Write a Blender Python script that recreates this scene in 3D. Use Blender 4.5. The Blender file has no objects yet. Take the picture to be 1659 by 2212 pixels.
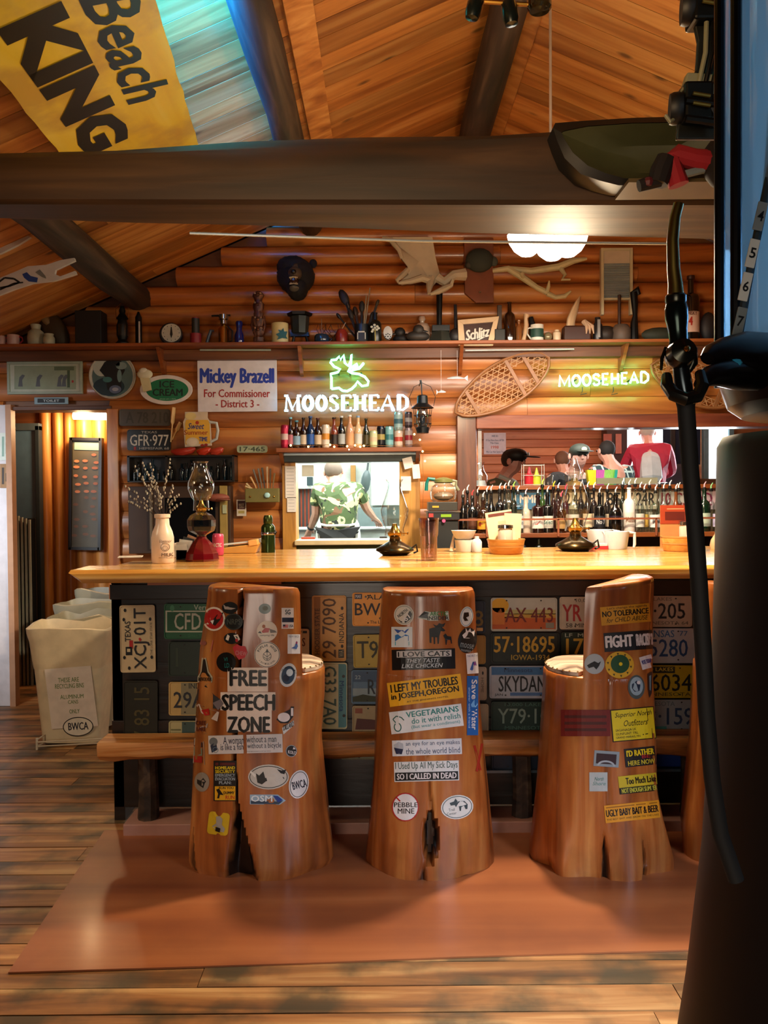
import bpy, bmesh, math, random
from mathutils import Vector, Matrix, noise
from mathutils.bvhtree import BVHTree
R=math.radians; PI=math.pi
random.seed(7)
SC=bpy.context.scene; COL=SC.collection
# ---------- camera ----------
F=1790.0
cd=bpy.data.cameras.new('camera'); cam=bpy.data.objects.new('camera',cd); COL.objects.link(cam)
cd.sensor_fit='VERTICAL'; cd.sensor_height=24; cd.lens=24*F/2212; cd.clip_start=.05; cd.clip_end=60
CAMP=Vector((0,0,1.5))
CM=Matrix.Rotation(R(90)-math.atan(36/F),3,'X')@Matrix.Rotation(R(-.45),3,'Z')
cam.matrix_world=Matrix.Translation(CAMP)@CM.to_4x4()
SC.camera=cam
# ---------- world, exposure ----------
SC.view_settings.view_transform='Standard'; SC.view_settings.look='None'; SC.view_settings.gamma=1
SC.view_settings.use_curve_mapping=False; SC.view_settings.exposure=0.0
SC.cycles.use_denoising=True; SC.cycles.sample_clamp_indirect=4; SC.cycles.max_bounces=6; SC.cycles.transparent_max_bounces=16
SC.cycles.caustics_reflective=False; SC.cycles.caustics_refractive=False
w=bpy.data.worlds.new('world'); SC.world=w; w.use_nodes=True
w.node_tree.nodes['Background'].inputs[0].default_value=(.75,.8,1,1); w.node_tree.nodes['Background'].inputs[1].default_value=.008
# ---------- lights ----------
def light(kind,loc,power,color,size=.1,target=None,sy=None,spot=None,blend=.5):
    ld=bpy.data.lights.new(kind.lower()+'_lamp',kind); ld.energy=power; ld.color=color
    o=bpy.data.objects.new(kind.lower()+'_lamp',ld); COL.objects.link(o); o.location=loc
    if kind=='AREA':
        ld.size=size
        if sy: ld.shape='RECTANGLE'; ld.size_y=sy
    else: ld.shadow_soft_size=size
    if kind=='SPOT': ld.spot_size=R(spot or 60); ld.spot_blend=blend
    if target is not None: o.rotation_euler=(Vector(target)-Vector(loc)).to_track_quat('-Z','Y').to_euler()
    return o
light('SPOT',(.74,3.75,2.50),270,(1,.78,.52),.06,(.74,3.75,0),spot=158,blend=.35)                     # the pendant over the bar
light('POINT',(.74,3.42,2.26),34,(1,.78,.50),.10)                     # glow of the same glass shades, all round
light('AREA',(-.6,-1.6,1.05),8,(1,.84,.68),1.3,(.1,3.4,.75)).data.spread=R(70)           # lamps and windows behind the photographer
light('AREA',(2.3,.2,1.9),17,(.72,.83,1),.8,(.9,2.05,0)).data.spread=R(50)  # cool daylight from the window on the right
light('AREA',(2.8,2.4,2.1),15,(.66,.86,1),.9,(.9,1.2,1.95)).data.spread=R(50)     # separate cool light added to brighten the fuel pump glass              
light('AREA',(-.2,.8,2.3),13,(1,.64,.32),.7,(-.05,3.4,3.7)).data.spread=R(100)            # warm lamps shining up to the ceiling
light('SPOT',(-.66,2.35,3.20),3200,(.0,.27,1),.03,(-.74,3.35,3.625),spot=40,blend=.12)     # unseen spot added for the cold light on the left ceiling slope
light('AREA',(-2.7,2.6,2.3),12,(1,.78,.52),.6,(-1.9,3.5,0)).data.spread=R(110)  # warm lamp over the left aisle
light('AREA',(-3.0,3.6,1.9),9,(.85,.92,1),.5,(-2.85,6,1.2)).data.spread=R(60)           # cool light added to brighten the white door
light('AREA',(-.3,7.2,2.42),110,(.93,1,.97),1.5,(-.3,7.3,0))           # kitchen fluorescent
light('AREA',(-.2,8.4,1.9),22,(.95,1,.98),1.0,(-.2,7.0,1.2))
light('AREA',(3.2,9.6,2.0),110,(.88,.95,1),1.6,(1.6,7.0,1.2))          # daylight in the dining room
light('AREA',(1.9,7.4,2.5),60,(1,.88,.74),1.4,(1.9,9.6,1.4))
light('AREA',(.95,5.0,2.50),40,(1,.86,.70),1.6,(.95,5.5,1.4),sy=.3)     # warm area light brightening the back bar, without a fixture
light('POINT',(-2.43,6.72,2.12),26,(1,.66,.34),.06)                   # hall light
# ---------- pixel helpers (photograph frame 1659 x 2212) ----------
def ray(px,py): return CM@Vector(((px-829.5)/F,(1106-py)/F,-1))
def at(px,py,Y):
    d=ray(px,py); return CAMP+d*(Y/d.y)
def atz(px,py,z):
    d=ray(px,py); return CAMP+d*((z-1.5)/d.z)
def atx(px,py,X):
    d=ray(px,py); return CAMP+d*(X/d.x)
# ---------- materials ----------
MC={}
def s2l(h):
    c=[int(h[i:i+2],16)/255 for i in (0,2,4)]
    return [x/12.92 if x<=.04045 else ((x+.055)/1.055)**2.4 for x in c]+[1]
def C(h,rough=.55,metal=0,coat=0,emit=0,sub=0):
    k=('c',h,rough,metal,coat,emit)
    if k in MC: return MC[k]
    m=bpy.data.materials.new('m_'+h); m.use_nodes=True; b=m.node_tree.nodes['Principled BSDF']
    b.inputs['Base Color'].default_value=s2l(h); b.inputs['Roughness'].default_value=rough; b.inputs['Metallic'].default_value=metal
    b.inputs['Coat Weight'].default_value=coat
    if rough>=.3 and not emit:
        nt=m.node_tree; n=nt.nodes.new('ShaderNodeTexNoise'); n.inputs['Scale'].default_value=14; n.inputs['Detail'].default_value=4
        tc=nt.nodes.new('ShaderNodeTexCoord'); nt.links.new(tc.outputs['Object'],n.inputs['Vector'])
        mx=nt.nodes.new('ShaderNodeMix'); mx.data_type='RGBA'; mx.blend_type='MULTIPLY'; mx.inputs[0].default_value=.25
        mx.inputs[6].default_value=s2l(h); nt.links.new(n.outputs['Color'],mx.inputs[7]); 
        rr=nt.nodes.new('ShaderNodeValToRGB'); rr.color_ramp.elements[0].position=.3; rr.color_ramp.elements[0].color=(.45,.45,.45,1); rr.color_ramp.elements[1].position=.6
        nt.links.new(n.outputs['Fac'],rr.inputs[0]); nt.links.new(rr.outputs[0],mx.inputs[7]); nt.links.new(mx.outputs[2],b.inputs['Base Color'])
    if emit: b.inputs['Emission Color'].default_value=s2l(h); b.inputs['Emission Strength'].default_value=emit
    MC[k]=m; return m
def emis(name,rgb,s):
    if name in MC: return MC[name]
    m=bpy.data.materials.new(name); m.use_nodes=True; nt=m.node_tree; nt.nodes.clear()
    e=nt.nodes.new('ShaderNodeEmission'); e.inputs[0].default_value=(*rgb,1); e.inputs[1].default_value=s
    o=nt.nodes.new('ShaderNodeOutputMaterial'); nt.links.new(e.outputs[0],o.inputs[0]); MC[name]=m; return m
def glass(name='clear_glass',tint=(.96,1,.99),f=.14,milk=0,milkc=(1,1,1)):
    if name in MC: return MC[name]
    m=bpy.data.materials.new(name); m.use_nodes=True; nt=m.node_tree; nt.nodes.clear()
    t=nt.nodes.new('ShaderNodeBsdfTransparent'); t.inputs[0].default_value=(*tint,1)
    g=nt.nodes.new('ShaderNodeBsdfGlossy'); g.inputs['Roughness'].default_value=.04
    lw=nt.nodes.new('ShaderNodeLayerWeight'); lw.inputs[0].default_value=.5; pw=nt.nodes.new('ShaderNodeMath'); pw.operation='POWER'; pw.inputs[1].default_value=1.7; ma=nt.nodes.new('ShaderNodeMath'); ma.operation='MULTIPLY_ADD'; ma.inputs[1].default_value=.75; ma.inputs[2].default_value=f*.35; nt.links.new(lw.outputs['Facing'],pw.inputs[0]); nt.links.new(pw.outputs[0],ma.inputs[0])
    mx=nt.nodes.new('ShaderNodeMixShader'); o=nt.nodes.new('ShaderNodeOutputMaterial')
    nt.links.new(ma.outputs[0],mx.inputs[0]); nt.links.new(t.outputs[0],mx.inputs[1]); nt.links.new(g.outputs[0],mx.inputs[2]); nt.links.new(mx.outputs[0],o.inputs[0])
    if milk:
        df=nt.nodes.new('ShaderNodeBsdfDiffuse'); df.inputs[0].default_value=(*milkc,1); tl=nt.nodes.new('ShaderNodeBsdfTranslucent'); tl.inputs[0].default_value=(*milkc,1); a1=nt.nodes.new('ShaderNodeMixShader'); a1.inputs[0].default_value=.5; nt.links.new(df.outputs[0],a1.inputs[1]); nt.links.new(tl.outputs[0],a1.inputs[2]); m2=nt.nodes.new('ShaderNodeMixShader'); m2.inputs[0].default_value=milk; nt.links.new(mx.outputs[0],m2.inputs[1]); nt.links.new(a1.outputs[0],m2.inputs[2]); nt.links.new(m2.outputs[0],o.inputs[0])
    MC[name]=m; return m
def wood(name,c0,c1,c2,axis='X',sc=1.0,rough=.5,knots=.5,coat=0,vary=.5,bump=.25,stain=0,stainc='14100c'):
    if name in MC: return MC[name]
    m=bpy.data.materials.new(name); m.use_nodes=True; nt=m.node_tree; N=nt.nodes; L=nt.links; b=N['Principled BSDF']
    tc=N.new('ShaderNodeTexCoord'); oi=N.new('ShaderNodeObjectInfo')
    mp=N.new('ShaderNodeMapping'); s=[9*sc]*3; s['XYZ'.index(axis)]=.7*sc; mp.inputs['Scale'].default_value=s
    cb=N.new('ShaderNodeCombineXYZ'); mu=N.new('ShaderNodeMath'); mu.operation='MULTIPLY'; mu.inputs[1].default_value=37
    L.new(oi.outputs['Random'],mu.inputs[0]); 
    for i in range(3): L.new(mu.outputs[0],cb.inputs[i])
    L.new(tc.outputs['Object'],mp.inputs['Vector']); L.new(cb.outputs[0],mp.inputs['Location'])
    n=N.new('ShaderNodeTexNoise'); n.inputs['Scale'].default_value=1.6; n.inputs['Detail'].default_value=7; n.inputs['Distortion'].default_value=.6
    L.new(mp.outputs[0],n.inputs['Vector'])
    cr=N.new('ShaderNodeValToRGB'); e=cr.color_ramp.elements; e[0].position=.28; e[0].color=s2l(c0); e[1].position=.72; e[1].color=s2l(c2)
    k=cr.color_ramp.elements.new(.5); k.color=s2l(c1); L.new(n.outputs['Fac'],cr.inputs[0]); out=cr.outputs[0]
    if knots>0:
        mp2=N.new('ShaderNodeMapping'); s2=[5.0]*3; s2['XYZ'.index(axis)]=2.4; mp2.inputs['Scale'].default_value=s2
        L.new(tc.outputs['Object'],mp2.inputs['Vector']); L.new(cb.outputs[0],mp2.inputs['Location'])
        v=N.new('ShaderNodeTexVoronoi'); v.inputs['Scale'].default_value=1; L.new(mp2.outputs[0],v.inputs['Vector'])
        r2=N.new('ShaderNodeValToRGB'); q=r2.color_ramp.elements; q[0].position=.05; q[0].color=(1,1,1,1); q[1].position=.13; q[1].color=(0,0,0,1)
        L.new(v.outputs['Distance'],r2.inputs[0]); f=N.new('ShaderNodeMath'); f.operation='MULTIPLY'; f.inputs[1].default_value=knots; L.new(r2.outputs[0],f.inputs[0])
        mk=N.new('ShaderNodeMix'); mk.data_type='RGBA'; L.new(f.outputs[0],mk.inputs[0]); L.new(out,mk.inputs[6]); mk.inputs[7].default_value=s2l('2a1408'); out=mk.outputs[2]
    if vary>0:
        mr=N.new('ShaderNodeMapRange'); L.new(oi.outputs['Random'],mr.inputs[0]); mr.inputs[3].default_value=1-vary*.5; mr.inputs[4].default_value=1+vary*.25
        hv=N.new('ShaderNodeHueSaturation'); L.new(mr.outputs[0],hv.inputs['Value']); L.new(out,hv.inputs['Color']); out=hv.outputs[0]
    if stain>0:
        n3=N.new('ShaderNodeTexNoise'); n3.inputs['Scale'].default_value=3.2; n3.inputs['Detail'].default_value=6; L.new(tc.outputs['Object'],n3.inputs['Vector'])
        r3=N.new('ShaderNodeValToRGB'); q=r3.color_ramp.elements; q[0].position=.47; q[0].color=(0,0,0,1); q[1].position=.62; q[1].color=(stain,)*3+(1,)
        L.new(n3.outputs['Fac'],r3.inputs[0]); mk=N.new('ShaderNodeMix'); mk.data_type='RGBA'; L.new(r3.outputs[0],mk.inputs[0]); L.new(out,mk.inputs[6]); mk.inputs[7].default_value=s2l(stainc); out=mk.outputs[2]
    L.new(out,b.inputs['Base Color']); b.inputs['Roughness'].default_value=rough; b.inputs['Coat Weight'].default_value=coat; b.inputs['Coat Roughness'].default_value=.15
    bp=N.new('ShaderNodeBump'); bp.inputs['Strength'].default_value=bump; bp.inputs['Distance'].default_value=.01; L.new(n.outputs['Fac'],bp.inputs['Height']); L.new(bp.outputs[0],b.inputs['Normal'])
    MC[name]=m; return m
W_LOG=wood('log_wall','7c4018','b46a30','d49250','X',.8,.38,.5,.25,.35)
W_LOGD=wood('log_dark','3c2414','683c20','8a5830','X',.8,.5,.4,0,.3)
W_CEIL=wood('ceiling_pine','8a4e1e','ba7838','d69c58','X',.8,.5,.75,0,.75)
W_BEAM=wood('beam_wood','1a120b','382414','583e26','X',.7,.6,.35,0,0)
W_PURL=wood('purlin_bark','17110d','3a2a20','62503e','Y',1,.7,.3,0,0,.6)
W_FLOOR=wood('floor_board','5a3418','9c6838','c89c64','X',1.1,.5,.5,.1,.8,.3,.8,'2c2e20')
W_BAR=wood('bar_top','b8722c','dca24e','efc684','X',.9,.22,.6,.6,.1)
W_STUMP=wood('stump_wood','6a3214','a45a28','c88648','Z',.9,.3,.25,.4,.15,.25,.4,'3c2010')
W_TRIM=wood('trim_wood','5a2a12','8c4a20','a8622e','X',1,.45,.4,.1,.2)
W_TRIMV=wood('trim_wood_v','8c4a1c','bb7430','d89a50','Z',1,.45,.4,.1,.2)
W_DARK=wood('dark_wood','0a0605','170d08','24150d','X',1,.4,.2,.2,.2)
W_PALE=wood('pale_wood','a07840','cfa468','e4c490','Z',1.4,.5,.2,0,.2)
W_DINE=wood('dining_board','a04c22','c87440','e09a68','X',.6,.5,.3,0,.5)
def add_crack_shade(m):
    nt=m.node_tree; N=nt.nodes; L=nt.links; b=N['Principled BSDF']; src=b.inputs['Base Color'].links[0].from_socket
    at_=N.new('ShaderNodeAttribute'); at_.attribute_name='crack_shade'; x=N.new('ShaderNodeMix'); x.data_type='RGBA'; L.new(at_.outputs['Fac'],x.inputs[0]); L.new(src,x.inputs[6]); x.inputs[7].default_value=s2l('100805'); L.new(x.outputs[2],b.inputs['Base Color'])
add_crack_shade(W_STUMP)  # deeper crack walls get darker colour, painting in the shade of the void
G=glass()
# ---------- mesh builder ----------
class MB:
    def __init__(s): s.v=[]; s.f=[]; s.m=[]; s.mats=[]
    def mi(s,m):
        if m not in s.mats: s.mats.append(m)
        return s.mats.index(m)
    def add(s,vs,fs,m):
        o=len(s.v); s.v+= [tuple(v) for v in vs]; i=s.mi(m)
        for f in fs: s.f.append([o+k for k in f]); s.m.append(i)
        return s
    def box(s,x0,x1,y0,y1,z0,z1,m,T=None):
        vs=[Vector((x,y,z)) for x in (x0,x1) for y in (y0,y1) for z in (z0,z1)]
        if T is not None: vs=[T@v for v in vs]
        return s.add(vs,[(0,1,3,2),(4,6,7,5),(0,4,5,1),(2,3,7,6),(0,2,6,4),(1,5,7,3)],m)
    def lathe(s,prof,m,c=(0,0,0),n=20,T=None,cap=True,sx=1,sy=1):
        vs=[];fs=[]
        for r,z in prof:
            for i in range(n):
                a=2*PI*i/n; v=Vector((c[0]+r*math.cos(a)*sx,c[1]+r*math.sin(a)*sy,c[2]+z)); vs.append(T@v if T is not None else v)
        for j in range(len(prof)-1):
            for i in range(n): k=(i+1)%n; fs.append((j*n+i,j*n+k,(j+1)*n+k,(j+1)*n+i))
        if cap:
            if prof[0][0]>1e-4: fs.append(tuple(range(n-1,-1,-1)))
            if prof[-1][0]>1e-4: fs.append(tuple((len(prof)-1)*n+i for i in range(n)))
        return s.add(vs,fs,m)
    def tube(s,pts,r,m,n=8,closed=False,flat=1):
        pts=[Vector(p) for p in pts]; K=len(pts); rs=r if isinstance(r,(list,tuple)) else [r]*K
        vs=[];fs=[];up=None
        for i,p in enumerate(pts):
            if closed: d=pts[(i+1)%K]-pts[i-1]
            else: d=pts[min(i+1,K-1)]-pts[max(i-1,0)]
            if d.length<1e-9: d=Vector((0,0,1))
            d.normalize()
            if up is None: up=d.orthogonal().normalized()
            else:
                up=up-d*up.dot(d)
                up=up.normalized() if up.length>1e-6 else d.orthogonal().normalized()
            w=d.cross(up)
            for k in range(n):
                a=2*PI*k/n; vs.append(p+up*math.cos(a)*rs[i]+w*math.sin(a)*rs[i]*flat)
        for j in range(K if closed else K-1):
            q=(j+1)%K
            for k in range(n): l=(k+1)%n; fs.append((j*n+k,j*n+l,q*n+l,q*n+k))
        if not closed: fs.append(tuple(range(n-1,-1,-1))); fs.append(tuple((K-1)*n+k for k in range(n)))
        return s.add(vs,fs,m)
    def ball(s,c,r,m,n=12,T=None):
        if not isinstance(r,(tuple,list)): r=(r,r,r)
        vs=[];fs=[];h=max(n//2,4)
        for j in range(1,h):
            b=PI*j/h
            for i in range(n):
                a=2*PI*i/n; vs.append(Vector((r[0]*math.sin(b)*math.cos(a),r[1]*math.sin(b)*math.sin(a),r[2]*math.cos(b))))
        vs.append(Vector((0,0,r[2]))); vs.append(Vector((0,0,-r[2]))); t=len(vs)-2
        for j in range(h-2):
            for i in range(n): k=(i+1)%n; fs.append((j*n+i,(j+1)*n+i,(j+1)*n+k,j*n+k))
        for i in range(n): k=(i+1)%n; fs.append((t,i,k)); fs.append((t+1,(h-2)*n+k,(h-2)*n+i))
        if T is not None: vs=[T@v for v in vs]
        c=Vector(c); return s.add([c+v for v in vs],fs,m)
    def prism(s,poly,y0,y1,m,T=None):
        """poly in (x,z), extruded y0..y1"""
        n=len(poly); vs=[Vector((x,y0,z)) for x,z in poly]+[Vector((x,y1,z)) for x,z in poly]
        if T is not None: vs=[T@v for v in vs]
        fs=[tuple(range(n)),tuple(range(2*n-1,n-1,-1))]+[(i,i+n,(i+1)%n+n,(i+1)%n) for i in range(n)]
        return s.add(vs,fs,m)
    def obj(s,name,parent=None,loc=None,smooth=True,bevel=0,label=None,origin=None,angle=35):
        me=bpy.data.meshes.new(name); vs=s.v
        if origin is not None: o=Vector(origin); vs=[tuple(Vector(v)-o) for v in vs]
        me.from_pydata(vs,[],s.f); 
        for m in s.mats: me.materials.append(m)
        me.polygons.foreach_set('material_index',s.m)
        bm=bmesh.new(); bm.from_mesh(me); bmesh.ops.recalc_face_normals(bm,faces=bm.faces); bm.to_mesh(me); bm.free()
        if smooth: me.shade_smooth(); me.set_sharp_from_angle(angle=R(angle))
        me.update(); o=bpy.data.objects.new(name,me); COL.objects.link(o)
        if parent is not None: o.parent=parent
        if loc is not None: o.location=loc
        elif origin is not None and parent is None: o.location=origin
        if bevel:
            b=o.modifiers.new('b','BEVEL'); b.width=bevel; b.segments=2; b.limit_method='ANGLE'; b.angle_limit=R(40)
        if label: o['label']=label
        return o
def tag(o,label=None,cat=None,group=None,kind=None):
    if label: o['label']=label
    if cat: o['category']=cat
    if group: o['group']=group
    if kind: o['kind']=kind
    return o
def thing(name,label,cat,loc=(0,0,0),rz=0,group=None,rot=None):
    o=bpy.data.objects.new(name,None); COL.objects.link(o); o.empty_display_size=.05; o.location=loc
    o.rotation_euler=rot if rot else (0,0,rz); return tag(o,label,cat,group)
def one(mb,name,label,cat,loc=(0,0,0),rz=0,group=None,rot=None,**k):
    o=mb.obj(name,None,loc,**k); o.rotation_euler=rot if rot else (0,0,rz); return tag(o,label,cat,group)
# ---------- printed / lettered surfaces ----------
TX={}
def text2d(s,bold=0,shear=0):
    k=(s,bold,shear)
    if k in TX: return TX[k]
    cu=bpy.data.curves.new('t','FONT'); cu.body=s; cu.offset=bold; cu.shear=shear; cu.resolution_u=2; cu.fill_mode='FRONT'
    ob=bpy.data.objects.new('t',cu); me=ob.to_mesh(); vs=[(v.co.x,v.co.y) for v in me.vertices]; fs=[tuple(p.vertices) for p in me.polygons]
    ob.to_mesh_clear(); bpy.data.objects.remove(ob); bpy.data.curves.remove(cu)
    if vs:
        x0=min(v[0] for v in vs); x1=max(v[0] for v in vs); y0=min(v[1] for v in vs); y1=max(v[1] for v in vs)
        vs=[((x-x0)/max(x1-x0,1e-6),(y-y0)/max(y1-y0,1e-6)) for x,y in vs]
    TX[k]=(vs,fs); return TX[k]
class Print:
    """flat artwork given in photo pixels (y down) and laid on a real surface by fn(px,py,layer)"""
    def __init__(s,fn,rot=None): s.fn=fn; s.mb=MB(); s.rot=rot
    def P(s,x,y,l):
        if s.rot:
            cx,cy,a=s.rot; a=R(a); dx,dy=x-cx,y-cy; x=cx+dx*math.cos(a)-dy*math.sin(a); y=cy+dx*math.sin(a)+dy*math.cos(a)
        return s.fn(x,y,l)
    def raw(s,vs,fs,m,l): s.mb.add([s.P(x,y,l) for x,y in vs],fs,m); return s
    def rect(s,x0,y0,x1,y1,m,l=0,nx=1,ny=1,r=0):
        if r:
            pts=[]
            for cx,cy,a0 in ((x1-r,y0+r,-90),(x1-r,y1-r,0),(x0+r,y1-r,90),(x0+r,y0+r,180)):
                for k in range(4): a=R(a0+30*k); pts.append((cx+r*math.cos(a),cy+r*math.sin(a)))
            return s.poly(pts,m,l)
        vs=[(x0+(x1-x0)*i/nx,y0+(y1-y0)*j/ny) for j in range(ny+1) for i in range(nx+1)]
        return s.raw(vs,[(j*(nx+1)+i,j*(nx+1)+i+1,(j+1)*(nx+1)+i+1,(j+1)*(nx+1)+i) for j in range(ny) for i in range(nx)],m,l)
    def ell(s,cx,cy,rx,ry,m,l=0,n=24,rings=3):
        vs=[(cx,cy)]; fs=[]
        for q in range(1,rings+1):
            for i in range(n): a=2*PI*i/n; vs.append((cx+rx*q/rings*math.cos(a),cy+ry*q/rings*math.sin(a)))
        for i in range(n): fs.append((0,1+i,1+(i+1)%n))
        for q in range(rings-1):
            for i in range(n): k=(i+1)%n; a=1+q*n; fs.append((a+i,a+n+i,a+n+k,a+k))
        return s.raw(vs,fs,m,l)
    def ring(s,cx,cy,rx,ry,w,m,l=0,n=28,a0=0,a1=360):
        vs=[];fs=[]
        for i in range(n+1):
            a=R(a0+(a1-a0)*i/n)
            for q in (0,w): vs.append((cx+(rx-q)*math.cos(a),cy+(ry-q)*math.sin(a)))
        for i in range(n): fs.append((2*i,2*i+2,2*i+3,2*i+1))
        return s.raw(vs,fs,m,l)
    def poly(s,pts,m,l=0):
        cx=sum(p[0] for p in pts)/len(pts); cy=sum(p[1] for p in pts)/len(pts); n=len(pts)
        return s.raw([(cx,cy)]+list(pts),[(0,1+i,1+(i+1)%n) for i in range(n)],m,l)
    def ngon(s,pts,m,l=0): return s.raw(list(pts),[tuple(range(len(pts)))],m,l)
    def line(s,pts,w,m,l=0):
        for (a,b),(c,d) in zip(pts[:-1],pts[1:]):
            L=math.hypot(c-a,d-b) or 1; nx,ny=-(d-b)/L*w/2,(c-a)/L*w/2
            s.raw([(a+nx,b+ny),(c+nx,d+ny),(c-nx,d-ny),(a-nx,b-ny)],[(0,1,2,3)],m,l)
        return s
    def text(s,t,x0,y0,x1,y1,m,l=1,bold=.02,shear=0,dr=0,t90=0):
        """fit the string in the box; dr raises the right end; t90=1 reads upward, -1 downward"""
        vs,fs=text2d(t,0,shear)
        if bold>.008:
            w=(x1-x0 if t90 else y1-y0)*bold*1.15
            for k,(ex,ey) in enumerate(((-w,0),(w,0),(0,w*.6),(0,-w*.6))): s.text(t,x0+ex,y0+ey,x1+ex,y1+ey,m,l-.15*(k+1),0,shear,dr,t90)
        o=[]
        for u,v in vs:
            if t90==1: o.append((x0+(x1-x0)*(1-v),y1-(y1-y0)*u))
            elif t90==-1: o.append((x1-(x1-x0)*(1-v),y0+(y1-y0)*u))
            else: o.append((x0+(x1-x0)*u,y1-(y1-y0)*v-dr*u))
        return s.raw(o,fs,m,l)
    def arc(s,t,cx,cy,r,h,a0,a1,m,l=1,bold=.02,flip=False):
        """letters one by one round an arc, angles clockwise from the top"""
        n=len(t)
        for i,ch in enumerate(t):
            if ch==' ': continue
            a=R(a0+(a1-a0)*(i+.5)/n); w=abs(R(a1-a0))*r/n*.8
            vs,fs=text2d(ch,bold); o=[]
            for u,v in vs:
                x=(u-.5)*w; y=(v-.5)*h
                if flip: x,y=-x,-y
                rr=r+y; o.append((cx+rr*math.sin(a)+x*math.cos(a),cy-rr*math.cos(a)+x*math.sin(a)))
            s.raw(o,fs,m,l)
        return s
    def build(s,name,parent=None,origin=None,label=None,smooth=False):
        me=bpy.data.meshes.new(name); o=Vector(origin if origin is not None else (0,0,0))
        me.from_pydata([tuple(Vector(v)-o) for v in s.mb.v],[],s.mb.f)
        for m in s.mb.mats: me.materials.append(m)
        me.polygons.foreach_set('material_index',s.mb.m); me.update()
        ob=bpy.data.objects.new(name,me); COL.objects.link(ob)
        if parent is not None: ob.parent=parent
        elif origin is not None: ob.location=origin
        if label: ob['label']=label
        return ob
def onY(Y,e=.0006): return lambda x,y,l: at(x,y,Y-e*(l+1))
# ================= ROOM =================
YW=6.0; ZR=4.063; XR=.64; SL=.43
def roofz(x): return ZR-SL*abs(x-XR)
def structure(mb,name,**k): o=mb.obj(name,**k); o['kind']='structure'; return o
def sroot(name,loc=(0,0,0)): o=bpy.data.objects.new(name,None); COL.objects.link(o); o.location=loc; o['kind']='structure'; return o
# floor: sub floor and boards
fl=MB(); fl.box(-4.2,6.0,-2.6,12.2,-.12,-.03,C('1c120a')); floor=structure(fl,'floor',smooth=False)
rng=random.Random(3)
y=1.2; 
while y<6.9:
    wd=.128+rng.uniform(-.012,.012); x=-3.3+rng.uniform(-2,0)
    while x<3.4:
        L=rng.uniform(1.6,3.4); x1=min(x+L,3.45)
        if x1>-3.3:
            m=MB(); hx=(x1-max(x,-3.3))/2-.0015; dz=rng.uniform(-.0012,.0012); m.box(-hx,hx,-wd/2+.003,wd/2-.003,-.03,dz,W_FLOOR); m.obj('floorboard',floor,loc=((x1+max(x,-3.3))/2,y+wd/2,0),smooth=False)
        x=x1
    y+=wd
# rest of the floor outside the boards seen
m=MB(); m.box(-4.2,3.45,-2.6,1.2,-.03,0,W_FLOOR); m.box(-4.2,6.0,6.95,12.2,-.03,0,W_FLOOR); m.obj('floor_slab',floor,smooth=False)
# back wall with openings
OPEN=[(-2.74,-1.975,-.1,2.137),(-.735,.255,1.085,1.80),(.655,3.3,1.36,1.99)]
def cuts(x0,x1,z0,z1):
    seg=[(x0,x1)]
    for a,b,c,d in OPEN:
        if z1>c+.02 and z0<d-.02:
            n=[]
            for p,q in seg:
                if q<=a or p>=b: n.append((p,q))
                else:
                    if p<a: n.append((p,a))
                    if q>b: n.append((b,q))
            seg=n
    return [s_ for s_ in seg if s_[1]-s_[0]>.03]
XL,XRT=-3.3,4.0
zs=sorted({0,.0,4.1}|{v for o in OPEN for v in (max(o[2],0),o[3])}|{1.4,1.6,2.3,2.56})
bw=MB()
for a,b in zip(zs[:-1],zs[1:]):
    for p,q in cuts(XL,XRT,a,b):
        if b<=2.4: bw.box(p,q,YW+.03,YW+.15,a,b,W_LOGD)
bw.prism([(XL,2.3),(XRT,2.3),(XRT,roofz(XRT)),(XR,ZR),(XL,roofz(XL))],YW+.03,YW+.15,W_LOGD)
wall=structure(bw,'wall_back',smooth=False)
def logrow(z0,h,depth,mat,xa,xb,name,Y=YW):
    segs=[]; 
    for p,q in cuts(xa,xb,z0,z0+h):
        x=p
        while x<q-.01:
            L=rng.uniform(1.5,3.2); x1=q if q-x<L+.5 else x+L; segs.append((x,x1)); x=x1
    for p,q in segs:
        m=MB(); hx=(q-p)/2-.001; vs=[];fs=[];K=7
        for sx in (-hx,hx):
            for k in range(K):
                t=k/(K-1); vs.append((sx,-depth*(math.sin(PI*t)**.55),(t-.5)*h*.985))
            vs.append((sx,.05,.5*h)); vs.append((sx,.05,-.5*h))
        n=K+2
        for k in range(n): l=(k+1)%n; fs.append((k,l,n+l,n+k))
        fs.append(tuple(range(n-1,-1,-1))); fs.append(tuple(range(n,2*n)))
        m.add(vs,fs,mat); m.obj(name,wall,loc=((p+q)/2,Y,z0+h/2),angle=60)
z=2.60
while z<3.99:
    xa=max(XL,XR-(ZR-z-.135)/SL) ; xb=min(XRT,XR+(ZR-z-.135)/SL)
    if z<3.55: logrow(z,.1395,.055,W_LOG,max(xa,XL),xb,'log')
    z+=.1395
z=.0
for h in [.2]*13:
    logrow(z,.2,.022,W_LOG,XL,XRT,'plank'); z+=.2
# side walls and the wall behind the photographer (outside the frame)
m=MB(); m.box(XL-.12,XL,-2.6,YW+3,-.03,2.6,W_LOGD); structure(m,'wall_left',smooth=False)
m=MB(); m.box(XRT,XRT+.12,-2.6,YW,-.03,2.8,W_LOGD); structure(m,'wall_right',smooth=False)
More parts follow.
